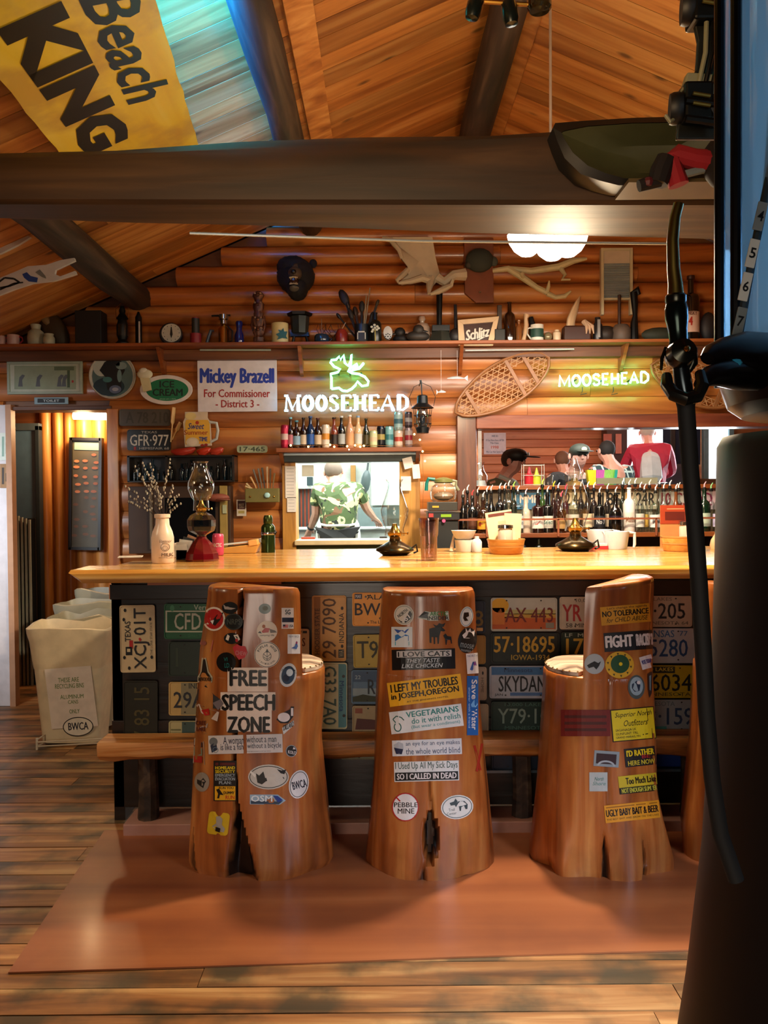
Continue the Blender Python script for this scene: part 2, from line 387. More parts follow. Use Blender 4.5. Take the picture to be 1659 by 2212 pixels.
# ceiling: two slopes, boards running down the slope
cl=MB()
for sg in (-1,1):
    xe=XL-.2 if sg<0 else XRT+.2
    cl.prism([(XR,ZR+.03),(xe,roofz(xe)+.03),(xe,roofz(xe)+.13),(XR,ZR+.13)],-2.6,YW+.2,W_LOGD)
ceil=structure(cl,'ceiling',smooth=False)
ang=math.atan(SL)
y=-1.0
while y<YW-.02:
    wd=.152+rng.uniform(-.02,.02)
    if y+wd>YW: wd=YW-y
    for sg in (-1,1):
        xe=XL if sg<0 else XRT; full=abs(xe-XR)/math.cos(ang); cutp=[0,full]
        if rng.random()<.5: cutp=[0,rng.uniform(.35,.65)*full,full]
        for a,b in zip(cutp[:-1],cutp[1:]):
            L=b-a; m=MB(); m.box(-L/2+.001,L/2-.001,-wd/2+.0025,wd/2-.0025,0,.03+rng.uniform(0,.004),W_CEIL)
            cxp=XR+sg*(a+b)/2*math.cos(ang); o=m.obj('ceiling_board',ceil,smooth=False); o.location=(cxp,y+wd/2,roofz(cxp)-.001); o.rotation_euler=(0,ang*sg,0)
    y+=wd
# purlins and ridge, running towards the back wall
def purlin(name,x,z,r,mat,label=None):
    m=MB(); pts=[(x+math.sin(k*1.3)*.008,-2.4+k*.6,z+math.cos(k*1.7)*.006) for k in range(14)]+[(x,YW+.02,z)]
    m.tube(pts,[r*(1+.06*math.sin(k*2.1)) for k in range(15)],mat,14); o=structure(m,name,origin=(x,0,z)); return o
purlin('beam_purlin',-.505,3.43,.085,W_PURL); purlin('beam_purlin',-1.75,2.93,.10,W_PURL)
purlin('beam_ridge',XR-.01,3.90,.10,W_PURL); purlin('beam_purlin',1.85,3.44,.085,W_PURL)
for x in (-.36,XR+.14):
    m=MB(); zt=roofz(x)-.004; T=Matrix.Translation((x,0,zt))@Matrix.Rotation(-ang if x<XR else ang,4,'Y')
    m.box(-.065,.065,-2.4,YW,-.03,0,W_CEIL,T); o=structure(m,'trim_1' if x<0 else 'trim_2',smooth=False)
# big cross beam in front (squared log, thicker to the right)
b0=[at(0,322,2.7),at(0,438,2.7),at(1660,256,2.7),at(1660,440,2.7)]
yb0,yb1=2.88,3.10; q0=at(0,474,2.88); q1=at(1660,524,yb1)
xl,xr=-3.3,4.0
def ext(a,b,x): t=(x-a.x)/(b.x-a.x); return a.lerp(b,t)
TL,TR=ext(b0[0],b0[2],xl),ext(b0[0],b0[2],xr); BL,BR=ext(b0[1],b0[3],xl),ext(b0[1],b0[3],xr)
vs=[];NS=18
for i in range(NS+1):
    t=i/NS; a=TL.lerp(TR,t); b=BL.lerp(BR,t); x=a.x; tt=(x-q0.x)/(q1.x-q0.x); ybk=max(2.83,2.88+.22*tt); zb=q0.z+(q1.z-q0.z)*tt
    wob=.008*math.sin(i*1.9); hz=a.z-b.z
    vs+= [Vector((x,2.73,a.z+wob)),Vector((x,2.70,a.z-.03)),Vector((x,2.69,b.z+hz*.5)),Vector((x,2.70,b.z+.012)),Vector((x,2.715,b.z)),Vector((x,ybk-.015,zb+wob*.3)),Vector((x,ybk,zb+.02)),Vector((x,ybk,a.z-.02)),Vector((x,ybk-.03,a.z))]
fs=[];n=9
for i in range(NS):
    for k in range(n): l=(k+1)%n; fs.append((i*n+k,i*n+l,(i+1)*n+l,(i+1)*n+k))
fs.append(tuple(range(n))); fs.append(tuple(NS*n+k for k in range(n)))
m=MB(); m.add(vs,fs,W_BEAM); structure(m,'beam_cross')
# added pale strip imitating a highlight along the rear edge of the beam
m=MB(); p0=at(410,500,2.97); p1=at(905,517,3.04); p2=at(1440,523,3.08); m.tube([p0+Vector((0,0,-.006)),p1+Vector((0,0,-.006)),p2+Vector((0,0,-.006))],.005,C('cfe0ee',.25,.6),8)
one(m,'conduit','thin pale metal conduit along the lower rear edge of the cross beam','conduit')  # no real conduit: added pale strip imitating a highlight on the beam edge
# ---- hall behind the left opening ----
hb=MB(); hb.box(-3.6,-1.85,7.0,7.12,-.03,2.7,W_LOGD); hall=structure(hb,'wall_hall',smooth=False)
x=-2.90
for i,wx in enumerate([.11,.10,.09,.14,.15,.15,.16,.15]):
    if x+wx>-1.86: break
    m=MB(); K=7; vs=[(wx*(k/(K-1)-.5),-.05*(math.sin(PI*k/(K-1))**.6),z) for z in (-1.35,1.35) for k in range(K)]
    fs=[(k,k+1,K+k+1,K+k) for k in range(K-1)]+[(K-1,0,K,2*K-1)]
    m.add(vs,fs,W_TRIMV); m.obj('log',hall,loc=(x+wx/2,7.0,1.32),angle=60); x+=wx
m=MB(); m.box(-1.95,-1.86,6.15,7.0,-.03,2.7,W_LOGD); structure(m,'wall_hall_right',smooth=False)
m=MB(); m.box(-3.6,-1.86,6.15,7.1,2.45,2.55,W_TRIM); structure(m,'ceiling_hall',smooth=False)
m=MB(); m.box(-3.7,-3.6,6.15,7.1,-.03,2.5,C('37454f')); structure(m,'wall_hall_left',smooth=False)
# door seen at the left of the hall, cold daylight painted into its blue tones
dr=sroot('door_1',(-3.0,6.9,0))
m=MB(); m.box(-.12,.115,-.02,.02,0,2.06,C('5b7f9c',.5)); m.obj('door_leaf',dr,smooth=False)
m=MB(); m.box(-.17,-.12,-.035,.035,0,2.1,C('40525e')); m.box(.115,.15,-.035,.035,0,2.1,C('28343a')); m.box(-.17,.15,-.035,.035,2.06,2.12,C('53636c')); m.obj('door_frame',dr,smooth=False,bevel=.004)
m=MB(); m.ball((.02,-.05,.98),.025,C('2a2c2c',.3,1)); m.tube([(.02,-.02,.98),(.02,-.05,.98)],.01,C('2a2c2c',.3,1)); m.obj('door_handle',dr)
wp=sroot('door_2',(-2.96,5.97,0))
m=MB(); a=at(0,880,5.97); b=at(38,1490,5.97); m.box(a.x+2.96-.4,b.x+2.96-.04,-.02,.02,.0,2.17,C('dad4d6',.5)); m.obj('door_leaf',wp,smooth=False,bevel=.004)
m=MB(); m.box(b.x+2.96-.04,b.x+2.96,-.035,.035,.0,2.17,C('b98a68')); m.obj('door_edge',wp,smooth=False)
for k,(px,py,qx,qy,c,c2,lab) in enumerate([(0,935,22,994,'dfe8dc','8fb0a0','pale green printed notice on the white door edge'),(0,1002,16,1054,'a07648','3a2a1c','brown paper tag with a dark mark below the green notice')]):
    p=Print(onY(5.942)); p.rect(px,py,qx,qy,C(c)); p.rect(px+4,py+8,px+9,qy-8,C(c2),1); p.rect(px+12,py+20,px+15,qy-14,C(c2),1); o=p.build('notice',None,origin=at(px,py,5.94)); tag(o,lab,'notice')
# opening casing of hall
m=MB(); m.box(-2.76,-1.955,YW-.035,YW+.15,2.13,2.16,W_LOGD); structure(m,'trim_3',smooth=False,bevel=.004)
m=MB(); m.box(-1.985,-1.90,YW-.05,YW+.15,0,2.137,W_TRIMV); structure(m,'trim_4',smooth=False,bevel=.006)
m=MB(); m.box(-2.76,-2.735,YW-.03,YW+.15,0,2.137,C('3c2a1c')); structure(m,'trim_5',smooth=False)
# hatch to the kitchen: casing
z0,z1=1.085,1.80
hx0=at(612,1100,YW).x; hi0=at(641,1100,YW).x; hi1=at(863,1100,YW).x; hx1=at(907,1100,YW).x
hc=sroot('window_1',((hx0+hx1)/2,YW,z0)); cx=(hx0+hx1)/2
m=MB(); m.box(hx0-cx,hi0-cx,-.06,.14,0,.72,wood('hatch_wood','8a5a24','c08a3c','d8a858','Z',1,.45,.3,.1,.1)); m.obj('casing',hc,smooth=False,bevel=.005)
m=MB(); m.box(hi1-cx,hx1-cx,-.06,.14,0,.72,MC['hatch_wood']); m.obj('casing',hc,smooth=False,bevel=.005)
m=MB(); m.box(hx0-cx,hx1-cx,-.085,.1,.655,.715,C('2b3436',.35,.5)); m.box(hx0-cx,hx1-cx,-.095,.0,.70,.722,C('9aa8ac',.3,.7)); m.obj('shutter_box',hc,smooth=False,bevel=.004)
m=MB(); m.box(hi0-cx-.01,hi1-cx+.01,-.09,.16,.062,.098,C('d8c49a',.35)); m.obj('sill',hc,smooth=False,bevel=.006)
m=MB(); m.box(hi0-cx-.01,hi1-cx+.01,-.03,.1,-.02,.065,C('6f7a48',.6)); m.obj('apron',hc,smooth=False)
# dining opening frame
fx0=at(985,960,YW).x; fx1=at(1027,960,YW).x
do=sroot('window_2',(fx0,YW,1.3)); 
ztop=at(1250,926,YW).z; zt2=at(1250,897,YW).z
m=MB(); m.box(0,fx1-fx0,-.07,.14,-.1,zt2-1.3,wood('mull_wood','2a120a','5a2c18','7c4426','Z',1,.4,.2,.3,.1)); m.obj('post',do,smooth=False,bevel=.006)
m=MB(); m.box(fx1-fx0,3.1-fx0,-.07,.14,ztop-1.3,zt2-1.3,wood('mull_wood_h','40201a','7a3e2a','98583a','X',1,.4,.2,.3,.1)); m.obj('head',do,smooth=False,bevel=.006)
zs_=at(1250,1048,YW-.1).z
m=MB(); m.box(fx1-fx0,3.3-fx0,-.16,.2,zs_-1.33,zs_-1.3,W_TRIM); m.obj('sill',do,smooth=False,bevel=.004)
m=MB(); m.box(fx1-fx0,3.3-fx0,-.10,.0,-.1,zs_-1.33,C('5a4a34')); m.obj('apron',do,smooth=False)
# ---- kitchen ----
kit=MB(); WH=C('dfe8e2',.5); kit.box(-1.7,-1.6,6.15,9.3,-.03,2.6,WH); structure(kit,'wall_kitchen_left',smooth=False)
m=MB(); m.box(-1.7,1.1,9.3,9.4,-.03,2.6,WH); structure(m,'wall_kitchen_back',smooth=False)
m=MB(); m.box(.50,.60,6.15,9.3,-.03,2.6,WH); structure(m,'wall_kitchen_right',smooth=False)
m=MB(); m.box(-1.7,1.1,6.15,9.4,2.5,2.6,WH); structure(m,'ceiling_kitchen',smooth=False)
# ---- dining room ----
m=MB(); m.box(.60,.70,6.15,11.0,-.03,2.7,W_DINE); structure(m,'wall_dining_left',smooth=False)
m=MB(); m.box(.60,6.2,6.15,11.0,2.62,2.72,W_DINE); structure(m,'ceiling_dining',smooth=False)
m=MB(); m.box(.60,6.2,10.6,10.72,-.03,2.7,W_DINE); dw=structure(m,'wall_dining_back',smooth=False)
for k in range(14):
    z=1.2+k*.105; m=MB(); xw=rng.uniform(1.6,2.6)
    m.box(-1.3,1.3,-.025,0,-.05,.05,W_DINE); m.obj('plank',dw,loc=(2.0,10.6,z),smooth=False,bevel=.006)
m=MB(); m.box(6.1,6.2,6.15,10.6,-.03,2.7,C('40525c')); structure(m,'wall_dining_right',smooth=False)
SKY=emis('daylight_pane',(.93,.98,1),2.6)
for i,(px0,px1,py1) in enumerate([(1347,1446,1042),(1528,1572,1034)]):
    a=at(px0,920,10.5); b=at(px1,py1,10.5); r=sroot('window_%d'%(i+3),(a.x,10.5,b.z)); W_=b.x-a.x; H_=2.5-b.z
    m=MB(); m.box(0,W_,-.005,.005,0,H_,SKY); m.obj('pane',r,smooth=False)
    m=MB(); fr=C('3a3a36' if i==0 else '7fa8b4'); m.box(-.06,0,-.05,.04,-.06,H_+.06,fr); m.box(W_,W_+.06,-.05,.04,-.06,H_+.06,fr); m.box(-.06,W_+.06,-.05,.04,H_,H_+.06,fr); m.box(-.1,W_+.1,-.09,.04,-.08,0,C('8a6a50')); m.obj('frame',r,smooth=False,bevel=.004)
# ---- bar ----
bar=thing('bar_counter','long pine bar counter with thick knotty top over a dark panelled front','bar counter',(0,3.8,0))
bz0,bz1=1.13,1.188
tl=atz(200,1222,bz1); 
xL=tl.x
m=MB(); vs=[]; prof=[(3.60,bz0),(3.555,bz0+.012),(3.545,bz0+.032),(3.56,bz1-.006),(3.60,bz1),(4.55,bz1),(4.57,bz1-.03),(4.55,bz0)]
def ring(x,e): return [(x,(y_ if y_>4 else y_+e),z_) for y_,z_ in prof]
# three boards lengthwise so that the joints read
bands=[(3.545,3.80),(3.803,4.06),(4.063,4.30),(4.303,4.87)]
for i,(a,b) in enumerate(bands):
    m=MB(); 
    if i==0: pts=[(a,bz0+.02),(a+.004,bz0+.045),(a+.03,bz1),(b,bz1),(b,bz0),(a+.03,bz0)]
    elif i==3: pts=[(a,bz0),(a,bz1),(b-.02,bz1),(b,bz1-.02),(b,bz0+.01),(b-.02,bz0)]
    else: pts=[(a,bz0),(a,bz1),(b,bz1),(b,bz0)]
    n=len(pts); x0=xL+.0+.10*i; x1=3.3
    vs=[(x0-.02 if i==0 else x0,y_,z_) for y_,z_ in pts]+[(x1,y_,z_) for y_,z_ in pts]
    if i==0: vs[0]=(x0+.03,)+vs[0][1:]; vs[5]=(x0+.03,)+vs[5][1:]
    m.add(vs,[tuple(range(n)),tuple(range(2*n-1,n-1,-1))]+[(k,(k+1)%n,(k+1)%n+n,k+n) for k in range(n)],W_BAR); 
    m.obj('top_board',bar,origin=(0,3.8,0),smooth=False,bevel=.004)
xb=at(240,1500,3.8).x
m=MB(); m.box(xb,3.3,.02,.06,.06,1.13,W_DARK); m.box(xb,xb+.05,.02,.72,.0,1.13,W_DARK); m.box(xb,3.3,0,.02,1.03,1.10,W_DARK); m.box(xb,3.3,.002,.02,.40,.47,W_DARK); m.obj('front_panel',bar,smooth=False,bevel=.003)
m=MB(); m.box(xb+.2,xb+.8,-.09,.02,1.105,1.13,W_TRIM); m.obj('cleat',bar,smooth=False)
m=MB(); m.box(xb+.1,3.3,-.17,.02,0,.055,C('b08070',.5)); m.obj('plinth',bar,smooth=False,bevel=.004)
# bark edged foot rail on log posts
a=at(238,1610,3.60); zt=a.z
m=MB(); NS=70; vs=[];fs=[]; n=8; W_RAIL=wood('rail_wood','3a1c0c','b87434','eab070','X',1.3,.5,.3,0,0,.6)
for i in range(NS+1):
    x=xb-.01+i*(3.3-xb)/NS; w_=lambda k:.010*noise.noise(Vector((x*7,k,1)))
    vs+=[(x,-.165+w_(1)*.6,zt),(x,-.02,zt),(x,-.01,zt-.06),(x,-.03,zt-.085+w_(2)),(x,-.08,zt-.095+w_(3)*1.4),(x,-.13,zt-.085+w_(4)*1.6),(x,-.165+w_(5)*.6,zt-.06+w_(6)*1.4),(x,-.172+w_(7)*.5,zt-.02)]
for i in range(NS):
    for k in range(n): l=(k+1)%n; fs.append((i*n+k,i*n+l,(i+1)*n+l,(i+1)*n+k))
fs.append(tuple(range(n))); fs.append(tuple(NS*n+k for k in range(n)))
m.add(vs,fs,W_RAIL); m.obj('foot_rail',bar)
for px in (312,1130,1500):
    X=at(px,1700,3.66).x; m=MB(); m.tube([(X,-.09,0.0),(X+.005,-.09,.15),(X,-.09,zt-.07)],[.05,.044,.042],W_PURL,10); m.obj('rail_post',bar)
m=MB(); Z=at(1250,1660,3.79).z; m.box(.2,3.3,-.03,0,Z-.012,Z,C('6c8090',.3,.6)); m.obj('ledge_strip',bar,smooth=False)
# floor mat
m=MB(); P_=[atz(18,2104,0),atz(660,2084,0),atz(1000,2070,0),atz(2000,2040,0),atz(2000,1770,0),atz(226,1796,0)]
top=[(p.x,p.y,.006) for p in P_]; bot=[(p.x,p.y,.0005) for p in P_]; n=len(P_)
m.add(top+bot,[tuple(range(n)),tuple(range(2*n-1,n-1,-1))]+[(k,k+n,(k+1)%n+n,(k+1)%n) for k in range(n)],None or wood('mat_rubber','7c4226','93542f','a5653c','X',.35,.42,0,.08,0,.08,.25,'5f3020'))
one(m,'floor_mat','flat rust-brown floor mat under the log stools','mat',smooth=False)
# bracket shelf high on the wall
zsf=at(830,742,5.85).z
sh=thing('wall_shelf','long high plank shelf crowded with old camp things on the log wall','shelf',(0,5.88,zsf))
m=MB(); m.box(-3.28,3.9,-.13,.09,-.022,0,W_TRIM); m.obj('board',sh,smooth=False,bevel=.003)
m=MB(); m.box(-3.28,3.9,.02,.095,-.095,-.024,W_LOGD); m.obj('batten',sh,smooth=False,bevel=.003)
for px in (350,650,995,1345):
    X=at(px,780,5.9).x; m=MB(); m.prism([(-.10,-.024),(.095,-.024),(.095,-.21),(.06,-.19)],-.012,.012,W_TRIM,T=Matrix.Translation((X,0,0))@Matrix.Rotation(R(90),4,'Z')); m.obj('bracket',sh,smooth=False)
m=MB(); m.tube([at(432,756,5.83)-Vector((0,5.88,zsf)),at(585,756,5.83)-Vector((0,5.88,zsf))],.006,C('a0b4ac',.4)); m.tube([at(1005,757,5.83)-Vector((0,5.88,zsf)),at(1240,754,5.83)-Vector((0,5.88,zsf))],.006,C('b8c4c4',.4)); m.obj('cable',sh)
# ================= LOG STOOLS =================
def interp(tab,z):
    if z<=tab[0][0]: return tab[0][1:]
    for a,b in zip(tab[:-1],tab[1:]):
        if z<=b[0]:
            t=(z-a[0])/(b[0]-a[0]); return [p+(q-p)*t for p,q in zip(a[1:],b[1:])]
    return tab[-1][1:]
def stool(label,edges,yf,b0,seat,top,arc,slant=0,cracks=(),lob=5,lph=0,amp=.05,seatcol='cow',base=None):
    """edges: (photo y, left px, right px) of the trunk; arc: (a0,a1) degrees of the back slab, 0 faces the photographer"""
    yc=yf+b0; tab=[]
    for py,l,r in edges:
        a=at(l,py,yc-.04); b=at(r,py,yc-.04); tab.append((a.z,(a.x+b.x)/2,(b.x-a.x)/2))
    tab.sort(); cxm=interp(tab,.4)[0]
    def P(th,z,crack=True):
        cx,a=interp(tab,z); b=b0*(a/interp(tab,.4)[1])**.6
        base_=max(0,1-z/.42); t=R(th)
        k=1+amp*base_**1.5*math.sin(lob*t+lph)+.012*math.sin(3*t+lph+2*z)+.01*noise.noise(Vector((math.cos(t)*3,math.sin(t)*3,z*1.2+lph)))
        k+=.006*math.sin(17*t+3*math.sin(z*3+lph))
        if crack:
            for ct,z0,z1,w0,w1,dp in cracks:
                if z0<=z<=z1:
                    u=(z-z0)/(z1-z0); w=w0+(w1-w0)*u if w0>=0 else -w0*max(math.sin(PI*u),.02); d=abs(th-ct-1.2*math.sin(z*9))
                    if d<w: k-=dp*min(1,(1-(d/w)**4)*1.3)
        s_,c_=math.sin(t),math.cos(t); e=2/2.35
        x=cx+a*k*math.copysign(abs(s_)**e,s_)*1.0; y=yc-b*k*math.copysign(abs(c_)**e,c_)
        return Vector((x,y,z))
    def rings(crack):
        vs=[];fs=[];fl=[];N=300; zs=[0]+[seat*(i/26) for i in range(1,26)]+[seat-.006,seat]
        ths=[-180+360*i/N for i in range(N)]
        lastz=len(zs)-1
        for j,z in enumerate(zs):
            for th in ths:
                p=P(th,z,crack)
                if j==lastz: c=Vector((interp(tab,z)[0],yc,z)); p=c+(p-c)*.975
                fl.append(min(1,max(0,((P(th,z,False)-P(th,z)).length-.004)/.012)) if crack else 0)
                if z==0: p.z=0.0 if not crack else max(0,.016*noise.noise(Vector((th*.05,lph,0))))
                vs.append(p)
        for j in range(lastz):
            for i in range(N): k=(i+1)%N; fs.append((j*N+i,j*N+k,(j+1)*N+k,(j+1)*N+i))
        fs.append(tuple(lastz*N+i for i in range(N))); fs.append(tuple(range(N-1,-1,-1)))
        # back slab
        o=len(vs); A0,A1=arc; NA=190; NC=14; M=NA+NC; zz=[seat-.03+(top-seat+.03)*i/22 for i in range(23)]; 
        for j in range(24):
            u=min(j,22)/22; edge=j==23
            row=[]
            for i in range(NA): th=A0+(A1-A0)*i/(NA-1); row.append(th)
            pts=[]
            for th in row:
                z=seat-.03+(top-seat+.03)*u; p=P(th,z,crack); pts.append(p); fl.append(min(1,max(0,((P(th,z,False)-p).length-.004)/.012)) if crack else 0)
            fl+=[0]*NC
            for i in range(1,NC+1):
                t=i/(NC+1); q=pts[NA-1].lerp(pts[0],t); q.y-=.015*math.sin(PI*t); pts.append(q)
            c=sum((p for p in pts),Vector())/M
            for p in pts:
                if u>.93: 
                    f=(u-.93)/.07; p=c+(p-c)*(1-.035*f**2); 
                if edge: p=c+(p-c)*.93; 
                p=Vector(p); h=(p.z-seat)/(top-seat); xs=(p.x-cxm); p.z+=slant*xs*max(0,h)+(.004 if edge else 0)
                vs.append(p)
        for j in range(23):
            for i in range(M): k=(i+1)%M; fs.append((o+j*M+i,o+j*M+k,o+(j+1)*M+k,o+(j+1)*M+i))
        fs.append(tuple(o+23*M+i for i in range(M)))
        return vs,fs,fl
    root=thing('log_stool',label,'stool',(cxm,yc,0))
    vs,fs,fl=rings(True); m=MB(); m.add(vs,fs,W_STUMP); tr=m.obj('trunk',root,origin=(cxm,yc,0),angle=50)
    ha=tr.data.attributes.new('crack_shade','FLOAT','POINT'); ha.data.foreach_set('value',(fl+[0]*len(vs))[:len(vs)])
    vs,fs,fl=rings(False); bvh=BVHTree.FromPolygons(vs,[f for f in fs])
    # cowhide seat with brass studs round its edge
    m=MB(); N=64; vs=[];fs=[]
    ring_=[]
    hx=interp(tab,seat)
    nrm=R((arc[0]+arc[1])/2); A0,A1=arc
    q0,q1=P(A0,seat,False),P(A1,seat,False); ch=(q1-q0).normalized(); inn=Vector((-ch.y,ch.x,0)); c0=Vector((hx[0],yc,seat))
    if (c0-q0).dot(inn)<0: inn=-inn
    back=[A1+(360+A0-A1)*i/40 for i in range(1,40)]
    if inn.dot(P(back[20],seat,False)-q0)<0: inn=-inn
    pts=[P(th,seat,False) for th in back]; cc=sum(pts,Vector())/len(pts)
    o=[cc+(p-cc)*.95 for p in pts]; o=[p for p in o]; K=len(o)
    vs=[(p.x,p.y,seat+.002) for p in o]+[(p.x,p.y,seat+.016) for p in o]+[tuple((cc+(p-cc)*.7)+Vector((0,0,.03))) for p in o]+[(cc.x,cc.y,seat+.034)]
    for r_ in range(2):
        for i in range(K): k=(i+1)%K; fs.append((r_*K+i,r_*K+k,(r_+1)*K+k,(r_+1)*K+i))
    for i in range(K): fs.append((2*K+i,2*K+(i+1)%K,3*K))
    fs.append(tuple(range(K-1,-1,-1)))
    hide=wood('cowhide','4a3428','b8a08c','e8dcc8','X',1.5,.7,0,0,0,.5); m.add(vs,fs,hide); st=m.obj('seat',root,origin=(cxm,yc,0)); st['label']='mottled cowhide seat pad'
    BR=C('d8b060',.25,.9)
    for i in range(0,K,2):
        p=cc+(o[i]-cc)*.985; m=MB(); m.ball((p.x,p.y,seat+.017),.0042,BR,6); m.obj('stud',st,origin=(cxm,yc,0))
    def fn(px,py,l):
        d=ray(px,py); h=bvh.ray_cast(CAMP,d.normalized())
        if h[0] is None:
            q=CAMP+d*((yc-.05)/d.y); h=bvh.find_nearest(q); 
        n=h[1]; n=n if n.dot(d)<0 else -n
        return h[0]+n*(.0016+.0006*(l+1))
    return root,fn,(cxm,yc,0)
def sticker(st,label=None,rot=None):
    root,fn,og=st; p=Print(fn,rot)
    p.done=lambda lab=label: p.build('sticker',root,og,lab)
    return p
BK=C('0c0e10',.4); WT=C('e4dcdc',.4); CR=C('e6d8c8',.45); RD=C('b01c1c',.4); BL=C('1c3c8c',.4); YL=C('e8c820',.4); OR=C('e0a41c',.4); GN=C('0e6a44',.4); TE=C('1c7c78',.4); SLV=C('9aa4a8',.4); PK=C('c87070',.5); NV=C('141c38',.4)
S1=stool('log stool covered in stickers headed FREE SPEECH ZONE, leftmost of the carved log stools',
 [(1285,446,690),(1400,430,698),(1500,424,700),(1600,418,692),(1700,413,702),(1800,410,712),(1850,410,716),(1900,428,690)],3.20,.19,.80,1.137,(-128,42),0,
 cracks=[(-13,.80,1.2,2.4,2.6,.22),(-11,0,.30,13,1.6,.28),(-11,.30,.82,2.0,2.2,.16),(-62,0,.16,9,1,.05)],lob=5,lph=.6)
S2=stool('log stool with I LOVE CATS and VEGETARIANS stickers, between the other two front stools',
 [(1297,824,1026),(1400,817,1030),(1500,811,1035),(1600,808,1044),(1700,804,1053),(1800,797,1060),(1860,793,1062),(1905,800,1050)],3.20,.19,.80,1.118,(-104,98),0,
 cracks=[(-2,.07,.27,-5.5,0,.30),(-1,.27,.5,.9,.3,.05),(-6,.0,.05,3,.5,.07)],lob=4,lph=2.2)
S3=stool('log stool with FIGHT and NO TOLERANCE stickers, a slanted back and its cowhide seat showing',
 [(1275,1188,1412),(1340,1186,1410),(1440,1182,1411),(1500,1180,1415),(1600,1174,1418),(1700,1167,1421),(1760,1164,1431),(1840,1160,1446),(1900,1172,1440)],3.19,.19,.785,1.142,(-24,128),.09,
 cracks=[(-6,0,.18,3,.8,.08),(24,0,.14,5,.6,.09),(-1,.2,.8,1.2,1.2,.03)],lob=7,lph=.4,amp=.09)
S4=stool('log stool at the far right, mostly hidden behind the fuel pump and its hose',
 [(1285,1520,1760),(1600,1503,1762),(1700,1492,1770),(1790,1482,1776),(1850,1486,1780),(1905,1510,1760)],3.24,.19,.80,1.13,(-100,98),0,lob=5,lph=1.9)
# --- stickers, stool 1 ---
s=sticker(S1,'round red sticker with a black eagle'); s.ell(463,1337,24,26,CR,0); s.ell(463,1337,20,22,RD,1); s.poly([(448,1330),(462,1338),(470,1328),(484,1322),(476,1340),(466,1352),(456,1345)],BK,2); s.poly([(456,1341),(464,1339),(461,1349)],WT,3); s.done()
s=sticker(S1,'black oval sticker with a pale fish'); s.ell(497,1313,17,13,BK); s.ngon([(483,1306),(497,1312),(510,1314),(500,1317),(486,1316)],C('b0a098'),1); s.done()
s=sticker(S1,'black oval sticker with dark lettering'); s.ell(505,1343,20,18,C('121410',.4)); s.ring(505,1343,19,17,1.2,C('3c403a'),1); s.text('NRPS',491,1337,520,1349,C('42463e'),1); s.done()
s=sticker(S1,'small round silver-green seal'); s.ell(572,1315,13,11,C('2a322e',.3,.3)); s.ell(573,1314,6,5,C('707a74'),1); s.done()
s=sticker(S1,'white square sticker with a small flag'); s.rect(608,1313,634,1358,WT,0,4,3); s.text('SG',616,1317,627,1327,C('12303c'),1,.03); s.rect(609,1334,634,1344,NV,1,4,1); s.text('USA',624,1349,633,1355,NV,1); s.rect(611,1349,622,1356,PK,1); s.rect(611,1349,616,1353,NV,2); s.done()
s=sticker(S1,'round white sticker with a figure in red lying down'); s.ell(577,1363,22,22,CR); s.ngon([(565,1364),(573,1356),(583,1357),(580,1366),(568,1367)],RD,1); s.ngon([(582,1358),(594,1362),(598,1366),(584,1367)],C('807c78'),1); s.ell(570,1353,3.5,4,C('b07050'),1); s.poly([(557,1367),(562,1363),(566,1368)],BK,1); s.text('camping life',562,1370,592,1375,BK,1,0,.3); s.done()
s=sticker(S1,'oval black sticker with red and white swirl'); s.ell(501,1379,17,12,BK); s.ngon([(488,1381),(492,1370),(497,1374),(494,1384)],CR,1); s.ngon([(505,1372),(514,1370),(519,1381),(513,1386)],CR,1); s.ell(512,1383,3,4,RD,2); s.done()
s=sticker(S1,'faded pink square sticker'); s.ngon([(430,1367),(462,1383),(457,1409),(428,1391)],C('c46a60',.5)); s.ell(441,1389,6,5,C('8a5048'),1); s.done()
s=sticker(S1,'red lips sticker reading CHEW'); s.ngon([(503,1398),(512,1391),(519,1395),(530,1396),(535,1410),(528,1421),(516,1425),(508,1414)],C('c0202a')); s.text('CHEW',509,1405,533,1414,PK,1,.02,0,-3); s.done()
s=sticker(S1,'round white sticker with a leaf in the middle'); s.ell(577,1414,28,28,CR); s.ring(577,1414,27,27,1.2,BK,1); s.arc('POPLAR HAUS',577,1414,20,5.5,-72,72,BK,1,.02); s.arc('A BOUTIQUE HOTEL',577,1414,20,3.5,235,125,BK,1,0,True); s.ring(577,1417,9,10,1,BK,1); s.line([(577,1403),(577,1427)],1,BK,1); s.line([(569,1412),(577,1419),(585,1412)],1,BK,1); s.line([(570,1419),(577,1424),(584,1419)],1,BK,1); s.poly([(577,1401),(573,1409),(581,1409)],BK,1); s.done()
s=sticker(S1,'round black sticker with thin letters'); s.ell(489,1430,21,21,C('0a0a0a',.35)); s.text('VI',484,1420,492,1428,TE,1,0); s.text('LD.',486,1432,498,1442,TE,1,0); s.done()
s=sticker(S1,'white rectangular sticker with small drawing'); s.rect(621,1370,648,1412,C('dcdce4'),0,3,3,0); s.text('NEW NICE',624,1372,645,1377,C('606a80'),1,0); s.ngon([(628,1400),(636,1396),(640,1384),(643,1396),(640,1402)],C('4c6cae'),1); s.ell(640,1388,2,3,C('8c3c6c'),2); s.done()
s=sticker(S1,'black flared tower-shaped sticker with a pale outline'); s.ngon([(437,1421),(446,1421),(452,1450),(460,1462),(459,1474),(445,1478),(428,1474),(428,1462),(434,1452)],C('b8b098')); s.ngon([(440,1424),(444,1424),(449,1452),(456,1462),(432,1462),(437,1450)],C('14100c'),1); s.text('REVOLVER',430,1463,458,1471,C('1a1610'),1,.03); s.done()
